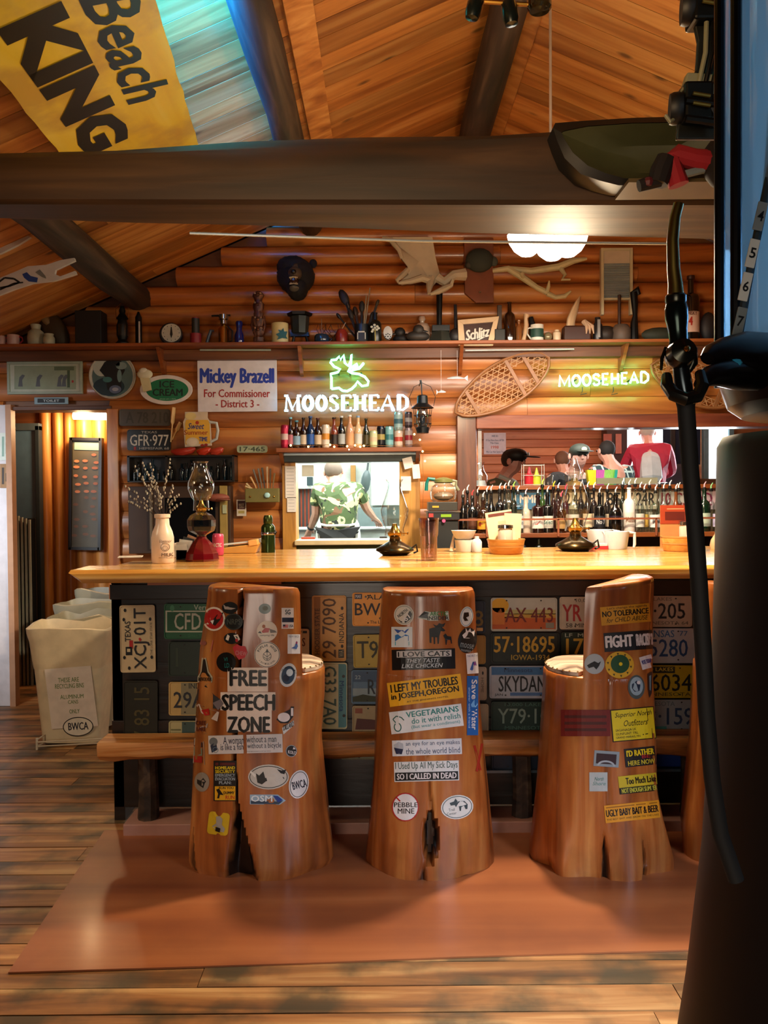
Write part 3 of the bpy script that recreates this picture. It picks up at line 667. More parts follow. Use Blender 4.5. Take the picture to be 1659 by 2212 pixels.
s=sticker(S1,'oval white and blue bear sticker'); s.rot=(622,1458,12); s.ell(622,1458,18,26,C('c8ccd0')); s.ell(622,1458,14,20,C('26405a'),1); s.ell(624,1452,7,8,C('c8d8e4'),2); s.ell(619,1465,7,8,C('12203a'),2); s.arc('ARTIST POINT',622,1458,16.4,3.5,-70,70,BK,2,0); s.done()
FS=sticker(S1,'black on white FREE SPEECH ZONE sticker in three lines')
for (a,b,c,d,t,x0,x1) in ((492,1442,579,1494,'FREE',498,575),(477,1495,595,1534,'SPEECH',481,593),(490,1532,587,1580,'ZONE',494,582)):
    FS.rect(a,b,c,d,C('e8d4c4',.4),0,10,3)
FS.text('FREE',498,1448,575,1481,BK,2,.045); FS.text('SPEECH',481,1500,593,1534,BK,2,.045); FS.text('ZONE',493,1548,582,1582,BK,2,.045); FS.done()
s=sticker(S1,'dark torn sticker of a grey wolf'); s.ngon([(428,1490),(445,1480),(462,1500),(478,1512),(477,1532),(462,1530),(440,1526),(426,1512)],C('2c2e30')); s.ngon([(460,1518),(478,1510),(484,1520),(472,1534)],C('6e6468'),1); s.done()
s=sticker(S1,'white curled sticker with a red mark'); s.ngon([(424,1524),(436,1540),(460,1554),(470,1558),(474,1538),(452,1532),(430,1520)],C('c8b8ac')); s.ngon([(436,1534),(452,1530),(454,1544),(444,1546)],RD,1); s.done()
s=sticker(S1,'red and white lettered sticker torn at the edge'); s.ngon([(420,1550),(450,1562),(448,1572),(430,1572),(447,1585),(422,1580)],C('a8948c')); s.text('CREE',424,1557,446,1566,C('5a1818'),1); s.text('LAKE',426,1570,445,1579,C('5a1818'),1); s.done()
s=sticker(S1,'white cat-shaped sticker with a lettered strip'); s.ngon([(597,1554),(610,1540),(626,1532),(628,1526),(635,1526),(633,1548),(622,1562),(606,1562)],BK); s.ell(613,1549,13,10,WT,1); s.rect(628,1529,633,1546,WT,1); s.ngon([(609,1572),(634,1556),(635,1566),(612,1586)],C('d0d4d4'),1); s.text('DILLARD',612,1567,634,1578,BK,2,.02,0,10); s.done()
for q,(a,b) in enumerate(((451,526),(533,610))):
    s=sticker(S1,'white sticker strip beginning A woman without a man' if q==0 else 'white sticker strip ending without a bicycle'); s.rot=(530,1605,-1.5)
    s.rect(a,1587,b,1627,C('cfc8c4'),0,8,3)
    if q==0: s.text('A woman',483,1590,527,1606,NV,1,.005); s.text('is like a fish',477,1605,526,1619,NV,1,.005); s.ell(462,1600,9,9,C('6a6e70'),1); s.ngon([(455,1608),(468,1600),(470,1618),(458,1624)],C('2a3448'),1); s.ring(466,1618,6,6,1,C('6a8090'),1)
    else: s.text('without a man',533,1590,597,1604,NV,1,.005); s.text('without a bicycle',534,1605,607,1620,NV,1,.005); s.text('Copyright printed in small type below',533,1622,585,1624.5,NV,1,0)
    s.done()
s=sticker(S1,'small round black sticker with a bird'); s.ell(629,1622,12,13,C('9aa0a4')); s.ell(629,1622,10.5,11.5,C('0e1014'),1); s.text('KOLO',622,1620,639,1627,WT,2,.02,0,-3); s.ngon([(632,1618),(634,1613),(638,1618)],WT,2); s.done()
s=sticker(S1,'striped blue, white and red sticker with pale edge'); s.ngon([(419,1594),(441,1602),(443,1652),(418,1648)],C('b4a498')); s.ngon([(420,1598),(438,1604),(438,1614),(420,1612)],NV,1); s.ngon([(420,1633),(438,1634),(438,1648),(420,1646)],C('a42018'),1); s.ngon([(420,1614),(438,1616),(438,1632),(420,1631)],C('788474'),1); s.done()
s=sticker(S1,'black and yellow HOMELAND SECURITY EMERGENCY EVACUATION PLAN sticker'); s.rect(462,1643,511,1730,C('100c0a'),0,4,6); s.rect(465,1698,509,1728,OR,1,4,2); s.rect(466,1647,508,1653,C('5a1812'),1,3,1)
for k,(t,c) in enumerate((('HOMELAND',YL),('SECURITY',YL),('EMERGENCY',SLV),('EVACUATION',SLV),('PLAN:',SLV))): s.text(t,466+(8 if k==4 else 0),1655+k*8,508-(8 if k==4 else 0),1661.5+k*8,c,1,.04)
s.text('RUN YOU',474,1699,505,1704,BK,2); s.text('DUMMY',484,1709,507,1715,BK,2,.04); s.text('RUN',488,1718,507,1726,C('c04010'),2,.03); s.ngon([(468,1705),(474,1703),(480,1712),(484,1717),(476,1716),(474,1724),(470,1724),(472,1714)],BK,2); s.done()
s=sticker(S1,'oval grey sticker with a dark maple leaf'); s.ell(437,1689,16,21,C('8e8478')); s.ngon([(427,1683),(435,1686),(440,1680),(446,1688),(443,1692),(440,1702),(434,1698),(427,1692)],C('1a1c1c'),1); s.done()
s=sticker(S1,'oval white sticker of a black dog and a canoe'); s.ell(580,1678,44,27,C('c8c0b4')); s.ring(580,1678,41,24,1.5,BK,1,36); s.ngon([(553,1670),(560,1675),(569,1666),(573,1680),(612,1678),(614,1682),(575,1687),(566,1694),(556,1690)],BK,1); s.ngon([(598,1661),(608,1664),(618,1662),(614,1672),(606,1670)],BK,1); s.ngon([(541,1664),(553,1673),(551,1679),(540,1668)],C('e8e0d4'),2); s.done()
s=sticker(S1,'white BWCA sticker shaped like a map outline'); s.rot=(645,1694,12); s.ell(645,1694,21,31,C('e0dcdc')); s.ring(645,1694,18.5,28,1.3,BK,1,36); s.rot=(645,1694,-14); s.text('BWCA',631,1686,661,1703,C('14182c'),1,.02); s.done()
s=sticker(S1,'blue and white capitals sticker with an arrow end'); s.ngon([(540,1716),(600,1716),(617,1729),(604,1738),(540,1737)],C('9ab0c0')); s.ngon([(542,1729),(604,1731),(612,1729),(602,1737),(542,1736)],C('24384c'),1); s.text('OSM',543,1718,588,1731,C('e4e8ea'),2,.03); s.poly([(590,1718),(600,1719),(611,1728),(600,1733)],BL,2); s.done()
s=sticker(S1,'yellow square sticker with a grey portrait'); s.rot=(472,1778,7); s.rect(450,1754,495,1803,C('c8a418'),0,1,1,7); s.ngon([(466,1764),(474,1762),(480,1768),(480,1780),(488,1788),(486,1796),(470,1794),(460,1786),(468,1778)],C('9c9488'),1); s.ngon([(468,1786),(478,1788),(478,1797),(468,1795)],BK,2); s.done()
# --- stickers, stool 2 ---
s=sticker(S2,'round white NORTH 61 sticker'); s.ell(873,1328,21.5,22,C('dcd4c8')); s.ring(873,1328,19,19.5,1,C('7c8478'),1); s.rot=(873,1328,-38); s.poly([(857,1329),(889,1329),(888,1337),(880,1344),(866,1344),(858,1337)],BK,1); s.text('NORTH',861,1320,885,1327,BK,1); s.text('61',867,1331,880,1342,WT,2,.03); s.done()
s=sticker(S2,'green and black lettered sticker with a bird shape'); s.ngon([(902,1335),(918,1320),(930,1322),(968,1320),(970,1340),(930,1341)],C('c8ccc0')); s.ngon([(904,1333),(916,1321),(926,1323),(922,1336)],BK,1); s.text('ARCTIC',929,1321,967,1330,C('287c2c'),1,.02); s.text('INSIDER',923,1331,969,1339,BK,1,.03); s.done()
s=sticker(S2,'oval white sticker with a black rider'); s.rot=(1007,1332,8); s.ell(1007,1332,14,22,C('dfe0e0')); s.ring(1007,1332,12.6,20,1,C('4c7ca0'),1,24); s.ngon([(1000,1324),(1010,1322),(1012,1330),(1006,1334),(1012,1340),(1004,1342),(1000,1336)],BK,1); s.done()
s=sticker(S2,'square blue mountain sticker with two white peaks'); s.rect(846,1354,891,1398,C('d8dcdc'),0,5,3); s.ngon([(852,1359),(884,1358),(876,1368),(868,1362),(860,1368)],C('3058a8'),1); s.ngon([(854,1372),(860,1370),(868,1376),(876,1370),(883,1373),(883,1384),(854,1385)],C('2c74b8'),1); s.rect(854,1386,884,1394,C('3aa8b8'),1); s.done()
s=sticker(S2,'black moose and calf silhouette sticker'); 
s.ngon([(927,1358),(940,1355),(944,1350),(952,1352),(962,1362),(958,1364),(952,1363),(949,1374),(948,1390),(945,1391),(944,1377),(940,1376),(940,1391),(937,1391),(936,1376),(932,1376),(932,1389),(928,1388)],BK); s.ngon([(935,1348),(944,1352),(948,1346),(956,1348),(962,1345),(958,1354),(948,1355),(940,1355)],BK,1)
s.ngon([(957,1373),(962,1368),(966,1374),(974,1375),(976,1390),(974,1390),(972,1382),(966,1382),(964,1393),(962,1392),(961,1380)],BK,1); s.done()
s=sticker(S2,'round black sticker with a white moose head'); s.rot=(1009,1383,10); s.ell(1009,1383,20,28,C('101214')); s.ngon([(996,1374),(1002,1366),(1000,1357),(1006,1364),(1010,1356),(1014,1364),(1020,1358),(1021,1372),(1012,1378),(1000,1380)],WT,1); s.text('moose',996,1390,1024,1400,SLV,1,0); s.text('mountain',999,1402,1020,1408,SLV,1,0); s.done()
s=sticker(S2,'black I LOVE CATS THEY TASTE LIKE CHICKEN sticker'); s.rot=(914,1424,-1.5); s.rect(847,1402,983,1446,C('0e0e10',.35),0,14,4); s.rect(858,1405,975,1419,C('c4bcb8'),1,12,1); s.text('I LOVE CATS',861,1407,971,1417.5,BK,2,.03); s.text('THEY TASTE',879,1422,950,1431,C('c8ccd0'),2,.01,.25); s.text('LIKE CHICKEN',868,1433,956,1442,C('c8ccd0'),2,.01,.25); s.done()
s=sticker(S2,'small white sticker with a purple scribble'); s.rot=(1020,1432,-4); s.rect(1007,1411,1034,1455,WT,0,3,3); s.text('NORTH',1010,1414,1031,1419,C('50607c'),1,0); s.ngon([(1013,1446),(1020,1430),(1026,1428),(1028,1438),(1018,1448)],C('3a5ca0'),1); s.ell(1024,1434,2.5,4,C('7c3c84'),2); s.done()
s=sticker(S2,'orange sticker starting I LEFT MY TROUBLES'); s.rot=(918,1491,-7.5); s.rect(839,1465,998,1517,C('e8a818'),0,16,5); s.text('I LEFT MY TROUBLES',846,1470,990,1487,BK,2,.03); s.text('in JOSEPH,OREGON',845,1490,990,1506,BK,2,.03); s.text('AT THE JENNINGS HOTEL',876,1509,966,1513,C('5a3c10'),2,.02); s.done()
s=sticker(S2,'blue Save Water sticker running down the edge'); s.rect(1008,1460,1032,1588,C('1c5ca8'),0,4,10); s.text('Save',1018,1468,1029,1510,WT,1,.03,0,0,-1); s.poly([(1016,1522),(1023,1511),(1031,1521),(1026,1528),(1018,1527)],C('70a8e0'),1); s.text('Water',1018,1532,1029,1576,WT,1,.03,0,0,-1); s.text('shower with a friend',1011,1485,1015,1572,C('b8d0f0'),1,.01,0,0,-1); s.done()
s=sticker(S2,'white VEGETARIANS do it with relish sticker in green'); s.rot=(920,1553,-7); s.rect(843,1529,999,1577,C('dcdcdc'),0,16,5); s.text('VEGETARIANS',879,1533,992,1545,TE,1,.03); s.text('do it with relish',889,1548,994,1560,TE,1,.01); s.text('(But wear a condiment)',887,1563,992,1572,C('5c9ca0'),1,.01); s.ring(858,1563,8,10,2,C('0c5c54'),1,20,-60,240); s.line([(855,1553),(850,1545),(858,1539),(868,1543),(873,1550)],2,C('0c5c54'),1); s.done()
s=sticker(S2,'white an eye for an eye makes the whole world blind sticker'); s.rot=(922,1614,-2); s.rect(848,1597,997,1631,C('d8d8dc'),0,16,4); s.text('an eye for an eye makes',877,1600,993,1612,C('3a4a6c'),1,.005); s.text('the whole world blind',877,1615,993,1628,C('3a4a6c'),1,.005); s.ngon([(852,1606),(862,1600),(871,1604),(872,1614),(870,1622),(862,1626),(855,1622)],C('b0b4bc'),1); s.ngon([(852,1612),(860,1614),(871,1616),(868,1627),(856,1626)],C('1c2444'),2); s.done()
s=sticker(S2,'white and black I Used Up All My Sick Days SO I CALLED IN DEAD sticker'); s.rot=(922,1664,-1.5); s.rect(852,1644,991,1687,C('d8d8d8'),0,16,5); s.text('I Used Up All My Sick Days',855,1645,988,1664,C('16423c'),1,.0); s.rect(854,1667,989,1685,C('0c1014'),1,14,1); s.text('SO I CALLED IN DEAD',858,1669.5,985,1682,WT,2,.03); s.done()
s=sticker(S2,'round white PEBBLE MINE sticker struck through in red'); s.ell(876,1743,29,31,C('b01c24')); s.ell(876,1743,26.5,28.5,C('e0dcdc'),1); s.text('PEBBLE',852,1733,902,1743,BK,2,.01); s.text('MINE',860,1746,895,1757,BK,2,.01); s.line([(857,1722),(898,1764)],3,C('b01c24'),3); s.done()
s=sticker(S2,'oval white sticker with a grey moose'); s.rot=(987,1743,-8); s.ell(987,1743,35,26,C('dcdcd8')); s.ring(987,1743,32,23.5,1.4,C('3c4c54'),1,36); s.ngon([(982,1736),(992,1731),(1004,1732),(1010,1740),(1008,1750),(1004,1750),(1002,1742),(996,1744),(994,1752),(991,1752),(991,1742),(984,1742)],C('3a4a50'),1); s.ngon([(972,1732),(982,1730),(986,1724),(990,1731),(982,1738),(974,1738)],C('3a4a50'),1); s.text('Trail',968,1744,981,1750,C('46565c'),1,0); s.text('Center',963,1752,984,1758,C('46565c'),1,0); s.done()
s=sticker(S2,'red scratched X mark'); s.line([(1024,1610),(1037,1664)],5,C('9c2410',.6),0); s.line([(1040,1606),(1029,1666)],5,C('9c2410',.6),1); s.done()
# --- stickers, stool 3 ---
s=sticker(S3,'yellow NO TOLERANCE for CHILD ABUSE sticker'); s.rot=(1350,1325,-5); s.rect(1297,1307,1403,1347,C('d89a24'),0,14,4); s.text("Let's change the agenda",1312,1309,1398,1315,C('54381c'),1,.01); s.text('NO TOLERANCE',1301,1317,1400,1329,BK,1,.04); s.text('for CHILD ABUSE',1309,1332,1398,1342,BK,1,.0,.3); s.done()
s=sticker(S3,'black FIGHT RACISM sticker in white capitals'); s.rot=(1356,1380,-4); s.rect(1304,1364,1408,1405,C('0c1018'),0,14,4); s.text('FIGHT',1308,1371,1366,1396,WT,1,.05); s.text('RACISM',1374,1371,1407,1396,WT,1,.05); s.done()
s=sticker(S3,'round grey sticker with a black moose on the edge'); s.ell(1284,1434,21.5,22,C('a8b0b4')); s.ngon([(1268,1437),(1276,1432),(1284,1428),(1292,1432),(1298,1428),(1294,1438),(1288,1446),(1282,1440),(1272,1443)],C('101418'),1); s.done()
s=sticker(S3,'round yellow poker chip sticker with a green centre'); s.ell(1338,1436,31,29,C('d8a820')); s.ell(1339,1434,20,20,C('164a28'),1)
for k in range(10): a=R(36*k+10); s.poly([(1338+25*math.cos(a)-3,1436+24*math.sin(a)-2),(1338+25*math.cos(a)+2,1436+24*math.sin(a)-2),(1338+25*math.cos(a),1436+24*math.sin(a)+3)],C('3c3410'),1)
s.ell(1340,1434,4,4,YL,2,10,1); s.done()
s=sticker(S3,'small white VOTE sticker'); s.rot=(1396,1428,-16); s.rect(1382,1416,1409,1444,WT,0,4,3); s.text('VOTE TODAY',1385,1424,1406,1433,BL,1,.03); s.done()
s=sticker(S3,'oval grey sticker of a blue wolf'); s.ell(1374,1484,18,26,C('4c5858')); s.ell(1374,1482,14,20,C('9ab0bc'),1); s.ngon([(1364,1478),(1374,1470),(1382,1480),(1380,1492),(1370,1494),(1364,1486)],C('1c3048'),2); s.ell(1378,1474,4,4,WT,3,12,1); s.done()
s=sticker(S3,'thin dark feather-shaped sticker'); s.ngon([(1398,1456),(1408,1450),(1407,1496),(1402,1508),(1399,1490)],C('0c1820')); s.ngon([(1401,1460),(1405,1458),(1404,1492),(1402,1490)],C('6c98a8'),1); s.done()
s=sticker(S3,'large yellow sticker with script lettering in a black border'); s.rot=(1368,1562,-5); s.rect(1320,1529,1414,1599,BK,0,12,6); s.rect(1322,1531,1412,1597,C('dcc41c'),1,12,6); s.text('Superior North',1329,1536,1408,1550,BK,2,.0,.35); s.text('Outfitters',1347,1554,1398,1567,BK,2,.0,.35)
for k,t in enumerate(('SAGANAGA LK','GUNFLINT TRL','GRAND MARAIS, MN')): s.text(t,1328,1572+k*8,1372+k*4,1577+k*8,C('2c2c10'),2,.01)
s.line([(1385,1588),(1396,1587)],2,BK,2); s.done()
s=sticker(S3,'dark red sticker with faded dark lettering'); s.rect(1212,1533,1318,1590,C('6c1410',.5),0,12,4); [s.rect(1220,1545+k*14,1310,1551+k*14,C('44100c'),1,10,1) for k in range(3)]; s.done()
s=sticker(S3,'silver sticker with a dark red arch'); s.rot=(1310,1638,4); s.rect(1283,1622,1337,1656,C('8c98a0'),0,8,3); s.rect(1288,1628,1331,1650,C('301820'),1,6,2); s.ring(1310,1654,19,12,4,C('a8b0b8'),2,16,180,360); s.done()
s=sticker(S3,"black I'D RATHER BE HERE NOW sticker in yellow and red"); s.rot=(1384,1634,-6); s.rect(1349,1614,1415,1654,C('0c1014'),0,8,4); s.text("I'D RATHER",1354,1618,1412,1631,YL,1,.04); s.text('BE',1386,1630,1403,1638,C('a01c24'),1,.04); s.text('HERE NOW',1355,1641,1412,1651,C('c8b430'),1,.03); s.done()
s=sticker(S3,'pale square sticker with small green print'); s.rect(1273,1668,1312,1709,C('b4bcbc'),0,4,4); s.text('North',1284,1678,1304,1686,C('3c7c74'),1,.0,.3); s.text('Shore',1280,1688,1308,1696,C('5c8c84'),1,0,.3); s.done()
s=sticker(S3,'yellow and black Too Much Lake NOT ENOUGH Summer sticker'); s.rot=(1376,1690,-6); s.rect(1336,1673,1418,1698,C('c8b024'),0,10,2); s.text('Too Much Lake',1352,1678,1416,1692,BK,1,.03); s.rect(1336,1698,1418,1712,C('101408'),0,10,1); s.text('NOT ENOUGH SUMMER',1341,1700,1416,1710,C('c8c040'),1,.03); s.done()
s=sticker(S3,'long orange sticker with heavy black capitals near the base'); s.rot=(1364,1752,-6); s.rect(1306,1734,1424,1772,C('d8901c'),0,14,3); s.text('UGLY BABY BAIT & BEER',1309,1744,1421,1759,BK,1,.03); s.text('THE BEST BAIT AND BREW ON THE LAKE',1309,1763,1421,1767,C('5c3c08'),1,.0); s.rect(1310,1738,1420,1740,C('8c5408'),1,8,1); s.done()
# ================= LICENCE PLATES =================
def plate(box,base,label,art,Y=3.795,group=None,rot=0,ty=None):
    x0,y0,x1,y1=box; p=Print(onY(Y-.0035,.0005),((x0+x1)/2,(y0+y1)/2,rot) if rot else None)
    cx,cy=(x0+x1)/2,(y0+y1)/2; o=at(cx,cy,Y); og=Vector((o.x,Y,o.z))
    r=5; pts=[]
    for ax,ay,a0 in ((x1-r,y0+r,-90),(x1-r,y1-r,0),(x0+r,y1-r,90),(x0+r,y0+r,180)):
        for k in range(4): a=R(a0+30*k); pts.append((ax+r*math.cos(a),ay+r*math.sin(a)))
    if rot:
        q=[];
        for x,y in pts: dx,dy=x-cx,y-cy; a=R(rot); q.append((cx+dx*math.cos(a)-dy*math.sin(a),cy+dx*math.sin(a)+dy*math.cos(a)))
        pts=q
    w=[at(x,y,Y) for x,y in pts]; m=MB(); m.prism([(v.x-og.x,v.z-og.z) for v in w],-.0035,0.001,base)
    # raised rim
    n=len(w); c=Vector((0,0)); vs=[];fs=[]
    for v in w:
        a=Vector((v.x-og.x,v.z-og.z)); L=a.length; k=(L-.006)/L
        vs+=[(a.x,-.0055,a.y),(a.x*k,-.0055,a.y*k),(a.x*(k-.012),-.0035,a.y*(k-.012))]
    for i in range(n):
        j=(i+1)%n; fs+=[(3*i,3*j,3*j+1,3*i+1),(3*i+1,3*j+1,3*j+2,3*i+2)]
    vs2=[(w[i].x-og.x,-.0035,w[i].z-og.z) for i in range(n)]; o_=len(vs); vs+=vs2
    for i in range(n): j=(i+1)%n; fs.append((3*i,o_+i,o_+j,3*j))
    m.add(vs,fs,base)
    ob=m.obj('licence_plate',None,og,smooth=False); tag(ob,label,'licence plate',group)
    art(p,*box)
    if p.mb.v: p.build('plate_print',ob,og)
    return ob
def bolts(p,x0,y0,x1,y1,c=None):
    c=c or C('14120e',.6)
    for fx in (.24,.76):
        for fy in (.09,.91): p.ell(x0+(x1-x0)*fx,y0+(y1-y0)*fy,2,1.6,c,3,8,1)
def pl(box,base,label,num,numc,nb=(.1,.28,.92,.80),top=None,bot=None,t90=0,extra=None,bold=.01,**k):
    def art(p,x0,y0,x1,y1):
        W=x1-x0;H=y1-y0
        if extra: extra(p,x0,y0,x1,y1)
        def tb(t,c,b): p.text(t,x0+W*b[0],y0+H*b[1],x0+W*b[2],y0+H*b[3],c,3,bold,0,0,t90)
        if num: tb(num,numc,nb)
        if top: tb(top[0],top[1],top[2])
        if bot: tb(bot[0],bot[1],bot[2])
        if not t90: bolts(p,x0,y0,x1,y1)
    return plate(box,C(base,.45,.1),label,art,**k)
TXT=(.25,.06,.75,.2); TXB=(.22,.83,.78,.95)
def tex(p,x0,y0,x1,y1):
    p.ell(268,1322,0,0,BK,1,6,1)
    p.rect(279,1383,287,1401,C('a81818'),2); p.rect(271,1397,285,1415,BK,2); p.rect(274,1401,281,1408,C('c8b894'),3); p.poly([(302,1377),(306,1382),(302,1386),(299,1380)],C('a81818'),3)
    for a,b in ((271,1318),(268,1338),(268,1420),(278,1443),(325,1338),(327,1420)): p.ell(a,b,3,4,BK,3,8,1)
    p.text('THE LONE STAR STATE',324,1345,329,1415,C('5a4a34'),3,.0,0,0,1)
pl((260,1307,336,1452),'c9b48e','cream TEXAS plate XCJ 01T hung upright at the bar\'s left end','XCJ 01T',C('14181c'),(.39,.05,.83,.95),('TEXAS',C('14181c'),(.13,.24,.29,.54)),t90=1,extra=tex,rot=-1,bold=.015)
pl((355,1304,500,1380),'1c5c38','green Vermont plate reading CFD left of the first stool','CFD 142',C('c8ccb8'),(.15,.27,.93,.74),('Vermont',C('c8d4bc'),(.44,.03,.84,.18)),('Green Mountains',C('3a7c50'),(.35,.86,.75,.94)),
   extra=lambda p,a,b,c,d:(p.rect(a+1,b+15,c-1,d-14,C('c8d0b8'),1),p.rect(a+6,b+18,c-6,d-17,C('1c5c38'),2),p.ell(372,1314,5,7,C('4a9068'),2,10,1)))
pl((364,1386,508,1460),'1c2c20','tarnished dark green plate below the Vermont one','',BK,extra=lambda p,a,b,c,d:(p.rect(380,1400,385,1440,C('2c3c2c'),1),))
pl((268,1470,341,1610),'1e1e12','blackened rusty plate hung upright under the TEXAS plate','7 83 15',C('4c4420'),(.3,.1,.75,.9),t90=1)
pl((365,1473,508,1545),'c8a868','cream INDIANA plate beginning 29','29A 48',C('20242c'),(.07,.30,.9,.78),('INDIANA',C('2c2c28'),(.3,.04,.72,.2)),rot=0,extra=lambda p,a,b,c,d:(p.rect(a+26,b+1,a+60,d-1,C('8c8464'),1),))
pl((365,1557,508,1632),'b8b080','cream and green plate partly behind the foot rail at the left','',BK,extra=lambda p,a,b,c,d:(p.rect(a+28,b+1,a+70,d-1,C('3c5450'),1),p.rect(a+4,b+18,a+26,b+21,C('6c6c44'),1)))
pl((592,1358,668,1432),'c8b088','cream plate edge peeping out right of the first stool','',BK,extra=lambda p,a,b,c,d:(p.rect(c-14,b+5,c-5,b+10,C('24343c'),1),p.text('S',c-15,b+20,c-9,b+38,C('5c2c1c'),1)))
pl((674,1286,748,1428),'c09048','orange-tan INDIANA plate hung upright above the blue-edged one','29 7090',C('5a3c1c'),(.30,.05,.70,.95),('INDIANA',C('2a1c0c'),(.79,.27,.93,.72)),('HOOSIER STATE',C('4a3010'),(.08,.2,.22,.9)),t90=1,
   extra=lambda p,a,b,c,d:(p.rect(a+4,b+3,a+18,d-4,C('946830'),1),p.rect(c-17,d-25,c-5,d-7,C('242c2c'),1),p.text('WA',c-16,d-23,c-6,d-9,C('b8b090'),3,.0,0,0,1),p.ell(c-9,b+28,3,4,C('2a1c0c'),2,8,1),p.ell(c-9,d-32,3,4,C('2a1c0c'),2,8,1)))
pl((680,1431,750,1574),'c4c09c','pale Minnesota plate with blue edge hung upright left of the gap','G33 7A0',C('44605c'),(.26,.06,.66,.94),('Minnesota',C('1c3c74'),(.76,.28,.90,.74)),t90=-1,
   extra=lambda p,a,b,c,d:(p.rect(c-19,b+1,c-1,d-1,C('58909c'),1),p.rect(a+1,b+6,a+11,b+22,C('1c2c44'),1),p.rect(a+2,d-22,a+11,d-6,C('1c2c54'),1),p.ell(c-8,b+30,3.5,3.5,BK,2,8,1),p.ell(c-7,d-28,3.5,3.5,BK,2,8,1)))
pl((690,1598,719,1628),'8c6c28','small brown plate stub just above the foot rail','JUNE',C('e0c070'),(.2,.1,.8,.3))
pl((736,1597,902,1640),'706c54','grey-green plate mostly hidden by the foot rail, left of the second stool','',BK)
pl((761,1280,903,1352),'dc9424','orange ALASKA plate reading BWJ','BWJ 308',C('1c1c24'),(.04,.32,.93,.80),('ALASKA',C('1c1a14'),(.22,.06,.78,.21)),('The Last Frontier',C('3c2c10'),(.27,.84,.73,.93)),
   extra=lambda p,a,b,c,d:(p.rect(a+5,b+3,a+21,b+14,C('28344c'),1),p.text('MAR',a+7,b+5,a+19,b+12,C('c8d4dc'),3),p.rect(c-22,b+3,c-7,b+13,C('d8bc7c'),1),p.text('87',c-18,b+5,c-10,b+11,BK,3),p.ell(a+29,b+9,2.4,2.4,BK,2,8,1),p.ell(c-27,b+8,2.4,2.4,BK,2,8,1)))
pl((763,1370,903,1441),'a8902c','mustard yellow plate reading T9','T9 628',C('2c2c14'),(.06,.2,.93,.72),rot=-1)
pl((759,1447,902,1520),'50708c','blue mountain plate reading RO','RO 913',C('14202c'),(.25,.28,.9,.72),extra=lambda p,a,b,c,d:(p.rect(a+3,b+3,c-3,b+26,C('3c5878'),1),p.rect(a+3,b+40,c-3,b+56,C('8ca0a8'),1),p.ngon([(a+3,d-4),(a+3,d-14),(a+25,d-20),(a+60,d-14),(a+90,d-22),(c-3,d-14),(c-3,d-4)],C('2c3418'),2),p.text('22',a+8,b+12,a+20,b+20,C('9cb4c0'),3)))
pl((761,1524,903,1597),'a08c68','tan plate with maroon lettering below the mountain plate','',C('4c1c14'),(.05,.3,.6,.75),extra=lambda p,a,b,c,d:(p.rect(a+6,b+6,a+22,b+17,C('8c4c34'),1),p.ngon([(a+6,b+52),(a+10,b+28),(a+40,b+30),(c-30,b+40),(c-30,b+52)],C('54241c'),2)),bold=.03)
pl((905,1298,1048,1367),'16243c','dark blue plate ending 8 right of the second stool','4 8',C('7c6c34'),(.55,.3,.97,.8),extra=lambda p,a,b,c,d:(p.rect(c-18,d-11,c-5,d-4,C('d8b87c'),1),))
pl((908,1372,1049,1434),'a07c38','tan plate edge second down right of the middle stool','',BK)
pl((910,1440,1051,1512),'b0a08c','pale grey plate edge third down right of the middle stool','',BK,extra=lambda p,a,b,c,d:(p.ell(c-8,b+14,2,4,BK,1,8,1),p.text('HOME',c-12,b+24,c-6,b+56,C('5c5448'),1,0,0,0,-1)))
pl((912,1520,1055,1590),'b8ac94','pale plate edge fourth down right of the middle stool','',BK)
pl((1060,1291,1203,1363),'b8c0b8','sunset plate reading AX 443','AX 443',C('6c1c14'),(.22,.30,.94,.74),
   extra=lambda p,a,b,c,d:(p.rect(a+2,b+42,c-2,d-4,C('bc5a20'),1),p.rect(a+2,b+34,c-2,b+44,C('c8a040'),1),p.rect(a+2,b+26,c-2,b+36,C('b8b878'),1),p.rect(a+2,b+22,a+30,d-14,C('d07c2c'),2),p.ell(a+20,b+17,19,16,C('dcac20'),2,20,2),p.rect(c-24,d-18,c-6,d-6,C('8c8c80'),2)))
pl((1060,1367,1208,1431),'14201c','black IOWA 1934 plate reading 57 18695','57·18695',C('c09c30'),(.05,.12,.93,.66),None,('IOWA-1934',C('b09438'),(.30,.74,.86,.92)),bold=.02)
pl((1057,1438,1203,1508),'a8b0c0','pale blue Minnesota plate reading SKYDANCE','SKYDANCE',C('10141c'),(.14,.32,1.06,.80),('Minnesota',C('28446c'),(.22,.07,.64,.2)),('JAN',C('1c2430'),(.08,.86,.2,.95)),extra=lambda p,a,b,c,d:(p.rect(a+5,b+3,c-5,b+20,C('3c70a8'),1),p.rect(a+45,d-12,c-20,d-5,C('4870a8'),1)))
pl((1061,1515,1208,1580),'16332c','dark green 10,000 LAKES plate reading Y79 10','Y79·10',C('7c948c'),(.10,.24,.84,.74),('10,000 LAKES',C('44685c'),(.2,.05,.78,.18)),('MINNESOTA',C('44685c'),(.2,.82,.8,.94)))
pl((1062,1595,1210,1662),'14243c','navy IOWA plate cut off by the foot rail, under the Y79 plate','IOWA',C('40607c'),(.32,.06,.6,.24))
pl((1208,1289,1352,1359),'b8b4a4','white Minnesota plate reading YR 5 in red','YR 5 904',C('9c1c20'),(.05,.24,.93,.76),('10,000',C('5c5a50'),(.25,.06,.5,.18)),('58 MINN',C('3c3830'),(.10,.82,.5,.95)),bold=.015)
